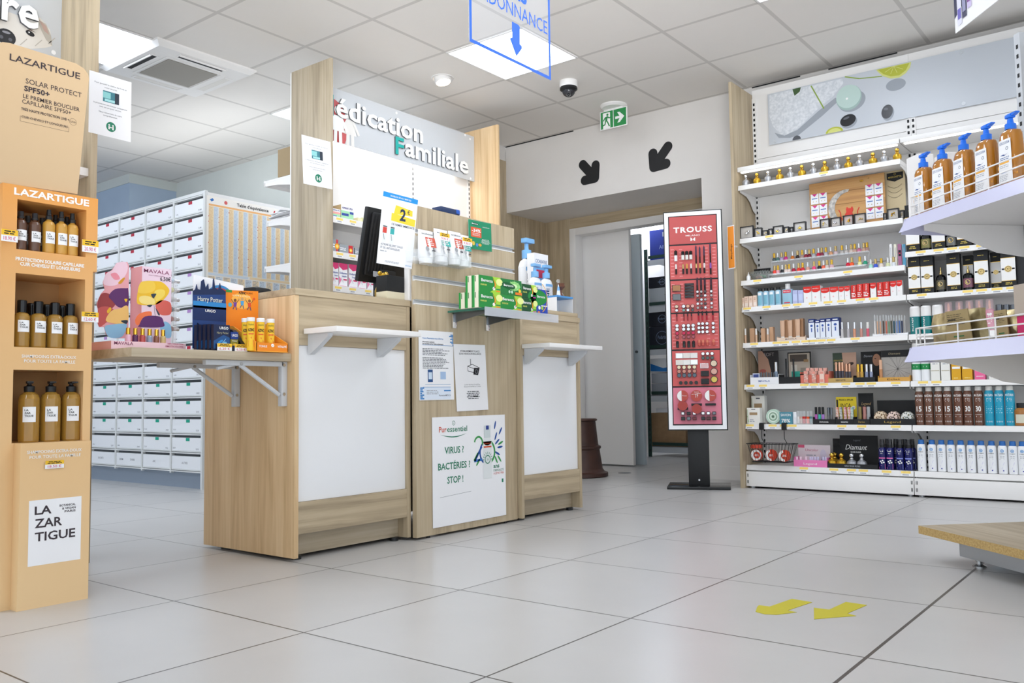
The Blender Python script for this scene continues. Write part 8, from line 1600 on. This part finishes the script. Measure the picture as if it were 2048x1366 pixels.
def pinkp(b, f, w, h): b.greek(f, w * .2, h * .55, w * .85, h * .9, 4, 'white_ink', 1, 'c', .4, 2); [ (b.disc(f, w * u, h * .36, w * .12, C(m), 1), b.disc(f, w * u, h * .38, w * .13, C(q), 2, n=12, a0=0, a1=180)) for u, m, q in ((.28, '#f0d0a8', '#f4e8d0'), (.7, '#d89a70', '#5a2a1c'))]; b.rect(f, w * .15, h * .12, w * .85, h * .14, 'white_ink', 1)
shelfbox('sun_care_box', 'pink children sun care carton with two printed faces', 'box', C8, 617, 705, 118, Z7, C('#ee6a9c', .5), pinkp)
def uvb(b, f, w, h): b.line(f, (w * .3, h * .3), (w * .6, h * .6), w * .05, C('#c8c4e4'), 1); b.disc(f, w * .3, h * .1, w * .08, C('#3a3aa0'), 1); b.greek(f, w * .2, h * .62, w * .75, h * .85, 3, 'light_ink', 1, 'l', .35)
for i, (a, c) in enumerate(((733, 812), (820, 896), (903, 984), (990, 1060))): shelfbox('sun_care_box', 'white sun care carton with blue dot, %s after the pink carton' % ORD[i], 'box', C8, a, c, 112, Z7, SP, uvb)
# teal cans, pink mists
H = top(C7, 150, 838, Z6); R = (XU(C7(202, 0)[0], YI + .025, 1) - XU(C7(98, 0)[0], YI + .025, 1)) / 2; TL = C('#12797a', .25)
def tealp(b, f, R, H): 
    V, F = glyphs('ECSTASY', .02); L = H * .5 / max(p[0] for p in V); b.add([f(-R * .1 - (y_ - BASE0) * R * .3 / CAPH, H * .1 + x_ * L, LAY) for x_, y_ in V], F, 'white_ink')
TC = can('deodorant_can', R, H, lambda R, H: [(0, 0), (R * .97, 0, TL), (R, .004), (R, H * .62)], lambda R, H: [(R * 1.0, H * .622), (R * .98, H * .93), (R * .85, H * .985), (0, H)], tealp)
row(TC, C7, (150, 258, 370), Z6, 'teal deodorant can with tall white cap, %s from the pencil tray')
PNK = mat('pink_mist', '#e8a8b8', .12, alpha=.8); H = top(C7, 775, 778, Z6); R = (XU(C7(822, 0)[0], YI + .02, 1) - XU(C7(735, 0)[0], YI + .02, 1)) / 2
def bow(b, f, R, H): [b.disc(f, s * R * .3, H * .52, R * .28, 'white_ink', 1, ry=H * .035, rot=s * 20) for s in (-1, 1)]; b.line(f, (0, H * .51), (-R * .3, H * .44), R * .1, 'white_ink', 1); b.line(f, (0, H * .51), (R * .3, H * .44), R * .1, 'white_ink', 1); b.greek(f, -R * .6, H * .2, R * .6, H * .36, 3, 'white_ink', 1, 'c', .5, 8)
PM = can('mist_bottle', R, H, lambda R, H: [(0, 0), (R * .97, 0, PNK), (R, .004), (R, H * .66), (R * .45, H * .7)], lambda R, H: [(R * .35, H * .7, 'rose_gold'), (R * .33, H * .84), (R * .2, H * .96), (0, H * .97)], bow, 'body mist')
b = MB(); b.lathe([(R * .92, H * .68), (R * .84, H), (0, H)], mat('pink_cap', '#f4d4da', .06, alpha=.3), 18); b.build('over_cap', PM); KID.pop(PM.name, None)
row(PM, C7, (478, 583, 682, 778, 880), Z6, 'pink body mist bottle behind the gold pouches, %s from the teal cans')
for i, x in enumerate((975, 1045, 1115)): gloss('perfume_bottle', 'perfume bottle with dark silver cap, %s after the pink mists' % ORD[i], C7, x, 822, Z6, .036, '#c8c4c8', 'dark_steel', y=YI + .03, cat='perfume bottle')
# black and white perfumes
def pf_box(b, f, w, h):
    b.rect(f, 0, h * .73, w, h, 'black_matt', 1); b.rect(f, 0, 0, w, h * .15, 'black_matt', 1); b.rect(f, 0, h * .15, w, h * .16, 'gold_metal', 2); b.rect(f, 0, h * .725, w, h * .735, 'gold_metal', 2); b.rect(f, w * .05, h * .43, w * .95, h * .47, 'black_matt', 1); b.disc(f, w * .5, h * .45, w * .26, 'pale_gold', 2, n=24); b.ring(f, w * .5, h * .45, w * .2, w * .03, 'black_ink', 3); b.text(f, '63', w * .5, h * .435, h * .04, 'black_ink', 3)
    b.greek(f, w * .2, h * .05, w * .8, h * .12, 2, C('#c9b050'), 2); b.greek(f, w * .2, h * .86, w * .8, h * .89, 1, C('#c9b050'), 2)
def perf(name, label, cf, x, yT, z, R, y, col):
    h = top(cf, x, yT, z, y); t = thing(name, label, 'perfume bottle', (XU(cf(x, 0)[0], y, z + .05), y, z + .0006)); b = MB(); b.lathe([(0, 0), (R, 0, 'black_gloss'), (R, h * .1, mat('perf_' + col.lstrip('#'), col, .08, alpha=.85)), (R, h * .48, 'black_gloss'), (R * .98, h * .6), (R * .7, h * .68), (R * .35, h * .72)], 'black_gloss', 20); f = CylFr(R + .0004); b.disc(f, 0, h * .32, R * .5, 'pale_gold', 1); b.ring(f, 0, h * .32, R * .38, R * .08, 'black_ink', 2); b.build('bottle', t); b = MB(); b.lathe([(R * .34, h * .72), (R * .3, h * .8), (R * .16, h * .86), (R * .16, h), (0, h)], 'pale_gold', 14); b.build('cap', t)
PW = C('#f2f0ee', .5)
for i, (a, c, yT, y) in enumerate(((85, 203, 352, 0), (208, 330, 345, 0), (462, 592, 320, 0), (728, 868, 290, 0), (990, 1135, 255, 0), (622, 722, 338, .05), (890, 992, 305, .05))):
    shelfbox('perfume_box', ('black and white perfume carton on lower perfume shelf, %s from the nail care boxes' % ORD[i]) if not y else 'black and white perfume carton set back on lower perfume shelf, %s of two' % ORD[i - 5], 'perfume box', C7, a, c, yT + 8, Z5, PW, pf_box, y=YI + .005 + y, d=.05, side='black_matt')
perf('perfume_bottle', 'black shouldered perfume bottle between the second and third cartons, lower shelf', C7, 402, 465, Z5, .026, YI + .03, '#6a6450'); perf('perfume_bottle', 'black shouldered perfume bottle before the set-back carton, lower shelf', C7, 668, 450, Z5, .027, YI + .025, '#8a5a6a')
shelfbox('perfume_box', 'all black perfume carton at the far end of lower perfume shelf', 'perfume box', C7, 1142, 1240, 285, Z5, C('#232326', .5), None, y=YI + .03)
for i, (a, c) in enumerate(((60, 192), (312, 440), (556, 695), (815, 950), (1080, 1200))): shelfbox('perfume_box', 'black and white perfume carton on upper perfume shelf, %s from the nail files' % ORD[i], 'perfume box', C7, a, c, -150 - 25 * i, ZR1, PW, pf_box, y=YI + .005, d=.05, side='black_matt')
for i, (x, col) in enumerate(((255, '#8a8450'), (502, '#7a7a78'), (758, '#a8642a'), (1018, '#7a2a24'))): perf('perfume_bottle', 'perfume bottle with black shoulder on upper perfume shelf, %s from the nail files' % ORD[i], C7, x, 72 - 20 * i, ZR1, .029, YI + .03, col)
# ------------------------------------------------------------------ near two-sided shelf with wire rims
NA = math.radians(-43.7)              # its long direction, towards the viewer
E1 = Vector((math.cos(NA), math.sin(NA), 0)); E2 = Vector((-math.sin(NA), math.cos(NA), 0))
NO = PZ(.12, 1837, 1051); NO.z = 0
ng = thing('promotion_shelf', 'grey gondola shelf with wire rims and oak base by the far corner', 'shelving', tuple(NO), NA)
# local x runs towards the viewer, local y towards the back right
LN, WD = 1.25, .95
b = MB(); b.box((0, 0, .092), (LN, WD, .12), 'grey_oak_x'); b.box((-.0004, -.0006, .0925), (LN, -.0001, .1195), 'chipboard'); b.box((-.0006, 0, .0925), (-.0001, WD, .1195), 'chipboard'); b.build('base_board', ng)
b = MB(); b.box((.11, .075, .03), (LN - .05, WD - .07, .0915), 'grey_metal', .002); b.build('plinth', ng)
for x in (.155, LN - .12):
    for y in (.115, WD - .12): b = MB(); b.lathe([(0, 0), (.022, 0), (.022, .004), (.010, .010), (.010, .018), (.013, .02), (.013, .03), (0, .03)], 'steel', 16, (x, y, 0)); b.build('levelling_foot', ng)
UPY = WD / 2
for x in (.0, .62):
    b = MB(); b.box((x - .0 + .03, UPY - .03, .1205), (x + .06, UPY + .03, 1.9), 'grey_metal')
    for i in range(48): b.box((x + .040, UPY - .0306, .15 + i * .036), (x + .050, UPY - .0301, .165 + i * .036), 'black_matt')
    b.build('upright', ng)
b = MB(); b.box((.0605, UPY - .008, .1205), (.6495, UPY + .008, 1.85), 'white_metal'); b.box((.6805, UPY - .008, .1205), (LN, UPY + .008, 1.85), 'white_metal'); b.build('back_panel', ng)
def nloc(yl, u, v):           # local x and z on the vertical plane local y = yl
    p0 = NO + E2 * yl; d = ray(u, v); k = (p0 - CPOS).dot(E2) / d.dot(E2); p = CPOS + d * k; return (p - NO).dot(E1), p.z
RT, RB = mat('rail_lilac', '#c2c2dc', .3), 'white_metal'
def wire_shelf(z, hh, x_end):
    b = MB(); b.box((.0, .012, z - .022), (LN, UPY - .031, z), 'white_metal', .002); sh = b.build('shelf', ng)
    b = MB(); b.prism(Fr((0, 0, 0), (0, 1, 0)), [(-.028, z - .05), (.0115, z - .008), (.0115, z + .004), (.005, z + .004)], -.0, LN, RT); b.build('price_rail', ng)
    b = MB(); b.prism(Fr((0, 0, 0), (1, 0, 0)), [(-.03, z - .05), (-.001, z - .008), (-.001, z + .002), (-.006, z + .002)], -(UPY - .04), -.0, RT); b.build('price_rail', ng)
    b = MB(); W_ = 'white_plastic'; y0, x0 = .016, .012
    for k in range(3): zz = z + .008 + hh * (k + .6) / 2.6 - hh * .18; b.tube([(LN, y0, zz), (x0, y0, zz), (x0, UPY - .04, zz)], .0026, W_, 6)
    b.tube([(LN, y0, z + .003), (x0, y0, z + .003), (x0, UPY - .04, z + .003)], .0026, W_, 6)
    zt_ = z + .008 + hh * (2.6) / 2.6 - hh * .18
    for x in (x0, .06, .24, .42, .6, .78, .96, 1.14): b.tube([(x, y0, z + .001), (x, y0, zt_)], .0026, W_, 6)
    for y in (.03, .1, .2, .3): b.tube([(x0, y, z + .001), (x0, y, zt_)], .0026, W_, 6)
    b.build('wire_rim', ng)
    for x in (.032, .652):
        b = MB(); L = UPY - .036; b.prism(Fr((x, 0, z - .0225), (0, 1, 0)), [(L, 0), (L, -.115), (L * .75, -.10), (L * .45, -.05), (L * .2, -.028), (.05, -.024), (.05, 0)], 0, .005, 'white_metal'); b.build('shelf_bracket', ng)
    return zt_
NZ1, NZ2 = 1.21, .745
wire_shelf(NZ1, .085, 0); wire_shelf(NZ2, .075, 0)
def ntag(z, u0, v0, u1, v1, price):
    x0, zb_ = nloc(-.012, u0, v1); x1, zt_ = nloc(-.012, u1, v0); w = abs(x1 - x0); f = Fr((min(x0, x1), -.0175, z - .038), (1, 0, 0), (0, .65, .76)); b = MB(); b.prism(f, [(0, 0), (w, 0), (w, .034), (0, .034)], .0005, .001, 'paper'); price_label(b, Fr(f(0, 0, .0012), f.U, f.V), 0, 0, w, .034, price); b.build('price_tag', ng)
ntag(NZ1, 1921, 398, 1945, 418, '8.00 €'); ntag(NZ2, 1852, 695, 1872, 712, '24.60 €'); ntag(NZ2, 2024, 678, 2052, 700, '24.60 €')
def nworld(x, y, z): return NO + E1 * x + E2 * y + Vector((0, 0, z))
# shower oil pump bottles
def C6b(x, y): return 1800 + x / 5.254, 220 + y / 5.254
BLP = C('#1a6fe0', .3)
x_a, _ = nloc(.075, *C6b(700, 700)); sc_ = 1.0
def oil():
    t = thing('pump_bottle', 'x', 'pump bottle', (0, 0, -50)); H, W, Dp = .186, .087, .055; b = MB(); n = 24; rings = []
    def sec(z, w, d): return [(math.copysign(abs(math.sin(2 * PI * k / n)) ** .75, math.sin(2 * PI * k / n)) * w / 2, -math.copysign(abs(math.cos(2 * PI * k / n)) ** .75, math.cos(2 * PI * k / n)) * d / 2, z) for k in range(n)]
    S = [sec(0, W * .94, Dp * .94), sec(.006, W, Dp), sec(H * .5, W * .95, Dp * .95), sec(H * .90, W * .86, Dp * .84), sec(H * .965, W * .76, Dp * .72), sec(H, W * .42, Dp * .5)]
    vs = [v for r in S for v in r]; fs = [(i * n + k, i * n + (k + 1) % n, (i + 1) * n + (k + 1) % n, (i + 1) * n + k) for i in range(5) for k in range(n)] + [tuple(range(n))[::-1], tuple(5 * n + k for k in range(n))]
    b.add(vs, fs, 'amber_gel', True); b.build('body', t)
    b = MB(); fr = lambda u, v, w: Vector((u, -(Dp * .5 * (1 - .18 * max(0, v / H - .1)) * (1 - (abs(u) / (W * .56)) ** 3.2 * .55)) - .0014 - w, v))
    N_ = 10; top_, bot = H * .83, H * .10
    pts = [(-W * .34, bot), (W * .36, bot), (W * .30, top_), (-W * .28, top_)]
    for i in range(N_):
        a, c = i / N_, (i + 1) / N_; lo = lambda q: (pts[0][0] + (pts[1][0] - pts[0][0]) * q, bot); hi = lambda q: (pts[3][0] + (pts[2][0] - pts[3][0]) * q, top_)
        b.add([fr(*lo(a), 0), fr(*lo(c), 0), fr(*hi(c), 0), fr(*hi(a), 0)], [(0, 1, 2, 3)], 'paper', True)
    b.text(fr, 'XÉRODERM', 0, H * .75, H * .045, C('#8a94b0'), 1, fit=W * .5); b.ring(fr, W * .14, H * .67, W * .06, W * .018, C('#3a4a6c'), 1, 16); b.pg(fr, [(-W * .2, H * .575), (-.0, H * .555), (W * .2, H * .59), (W * .05, H * .57), (-.05 * W, H * .585)], C('#1f4a8c'), 1)
    b.greek(fr, -W * .22, H * .48, W * .24, H * .54, 2, C('#4a6a9c'), 1, 'l', .4, 2); b.rect(fr, -W * .26, H * .425, W * .22, H * .455, C('#f0b040'), 1, 4); b.greek(fr, -W * .24, H * .35, W * .24, H * .41, 2, 'light_ink', 1, 'l', .35, 5); b.rect(fr, -W * .16, H * .27, W * .1, H * .29, C('#3a7ac0'), 1, 3); b.greek(fr, -W * .26, H * .13, W * .26, H * .24, 4, 'light_ink', 1, 'l', .35, 7); b.disc(fr, -W * .36, H * .38, W * .05, C('#f0b040'), 1, ry=H * .035)
    b.build('label', t)
    b = MB(); b.lathe([(.0165, H + .0005), (.0165, H + .018), (.010, H + .020), (.008, H + .036)], BLP, 18)
    b.box((-.013, -.010, H + .0365), (.013, .010, H + .049), BLP, .004); b.prism(Fr((0, .007, H + .041), (1, 0, 0)), [(-.01, 0), (.02, .001), (.034, .006), (.034, .009), (0, .009), (-.012, .008)], 0, .014, BLP); b.build('pump', t); return t
OB = oil(); lab = 'amber shower oil bottle with blue pump, %s from the far end of wire rim'
xs = [nloc(.07, *C6b(x, y))[0] for x, y in ((255, 800), (455, 720), (680, 650), (920, 560), (1175, 450))]
for i, x in enumerate(xs):
    p = nworld(x, .07, NZ1 + .0006); place(OB, USED, tuple(p), NA + (.0, .1, -.03, .02, .0)[i], lab % ORD[i])
for i, (ua, ub_, vt) in enumerate(((1808, 1842, 313), (1862, 1902, 310))):
    xx, zz = nloc(.155, (ua + ub_) / 2, vt); p = nworld(xx, .155, NZ1 + .0006)
    carton('plain_carton', 'plain white carton behind the %s amber shower oil bottle' % ('first', 'second')[i], 'carton', .078, .06, zz - NZ1, PW, None, None, None, tuple(p), NA)
# gold pouches and pink box on the lower rim shelf
def pouch(label, u0, u1, vt, y, card):
    x0, _ = nloc(y, u0, vt); x1, _ = nloc(y, u1, vt); zt_ = nloc(y - .02, (u0 + u1) / 2, vt)[1]; xc, w = (x0 + x1) / 2, abs(x1 - x0); h = zt_ - NZ2 - .002; p = nworld(xc, y, NZ2 + .0008)
    t = thing('gift_pouch', label, 'gift pouch', tuple(p), NA); b = MB(); n = 14; rows_ = 9; vs = []
    for j in range(rows_):
        v = j / (rows_ - 1)
        for i in range(n):
            u = i / (n - 1); e = math.sin(PI * min(max(u, .02), .98)) ** .6 * math.sin(PI * min(max(v * .92 + .04, .03), .97)) ** .5; vs.append(((u - .5) * w * (1 - .05 * v), -.022 * e + .004 * math.sin(9 * u + 7 * v), v * h))
    m_ = len(vs); vs += [(x, .02 - y_ * .6, z) for x, y_, z in vs]; fs = []
    for j in range(rows_ - 1):
        for i in range(n - 1): a = j * n + i; fs += [(a, a + 1, a + n + 1, a + n), (m_ + a, m_ + a + n, m_ + a + n + 1, m_ + a + 1)]
    rim = [j * n for j in range(rows_)] + [(rows_ - 1) * n + i for i in range(1, n)] + [j * n + n - 1 for j in range(rows_ - 2, -1, -1)] + [i for i in range(n - 2, 0, -1)]
    for k_ in range(len(rim)): a, c_ = rim[k_], rim[(k_ + 1) % len(rim)]; fs.append((a, c_, m_ + c_, m_ + a))
    b.add(vs, fs, 'gold_foil', True); b.build('pouch', t)
    b = MB(); c0, c1 = card; f = Fr(((c0 - .5) * w, -.032, h * .02)); cw, ch = (c1 - c0) * w, h * .97; b.prism(f, [(0, 0), (cw, 0), (cw * .86, ch), (0, ch)], 0, .003, mat('gold_card', '#a8946a', .45, .3)); f = Fr(f(0, 0, .0032)); b.greek(f, cw * .06, ch * .55, cw * .8, ch * .9, 6, C('#5a4c34'), 1, 'l', .3, 3); b.rect(f, cw * .1, ch * .7, cw * .4, ch * .74, C('#3a3020'), 2); b.rect(f, cw * .3, ch * .2, cw * .7, ch * .24, C('#2f6a3c'), 1); b.greek(f, cw * .1, ch * .05, cw * .9, ch * .15, 2, C('#5a4c34'), 1, 'l', .3, 4); b.build('info_card', t)
pouch('quilted gold foil gift pouch with info card by the wire rim end', 1864, 1962, 620, .08, (.48, 1.0)); pouch('gold gift pouch with pale info card beside the pink gift box', 1992, 2036, 618, .09, (.35, 1.0))
xx, zt_ = nloc(.09, 2036, 600); p = nworld(xx + .10, .09, NZ2 + .0008); h = zt_ - NZ2; t = thing('gift_box', 'pink gift box with beige sleeve at the edge of lower rim shelf', 'gift box', tuple(p), NA); b = MB(); b.box((-.06, -.04, 0), (.06, .04, h), C('#d02a6a', .4), .003); b.build('box', t); b = MB(); b.box((-.063, -.043, h * .55), (.063, .043, h * 1.32), mat('beige_sleeve', '#b4a698', .6)); f = Fr((-.06, -.0432, h * .6)); b.text(f, 'L.A.', .06, h * .35, .012, 'black_ink', 1); b.build('sleeve', t)

# ------------------------------------------------------------------ repeats share a group
def area(o):
    x, y, z = o.location
    if y > 5.0 and x > -2.32:
        k = min(range(9), key=lambda i: abs(z - (Z9, Z8, Z7, Z6, Z5, Z4, ZR1, Z3, Z2)[i]) if z > (Z9, Z8, Z7, Z6, Z5, Z4, ZR1, Z3, Z2)[i] - .04 else 9)
        return ' on the %s wall shelf' % ('bottom', 'second lowest', 'third lowest', 'fourth lowest', 'fifth lowest', 'sixth lowest', 'upper perfume', 'second highest', 'top')[k]
    if x < -2.5 and y < 2.1 and z > .7 and x > -3.1 and y > 1.38: return ' on the folding flap'
    if y > 6.3: return ' in the stock room'
    return ''
import re
tops = [o for o in D.objects if o.parent is None and o.get('category')]
def many(w):
    w = w.replace('_', ' ')
    return w if w.endswith('s') else w[:-1] + 'ies' if w.endswith('y') and w[-2] not in 'aeiou' else w + ('es' if w.endswith(('x', 'ch', 'sh')) else 's')
sets = {}
for o in tops:
    if o.get('group'): continue
    st = re.sub(r'[.][0-9]+$', '', o.name); head = o['label'].split(',')[0] if ', ' in o['label'] else None
    sets.setdefault((st, area(o)), []).append((o, head))
for (st, ar), v in sets.items():
    if len(v) < 2: continue
    heads = [h for _, h in v]
    for o, h in v: o['group'] = (h if h and heads.count(h) > 1 else many(st) + ar)[:60]
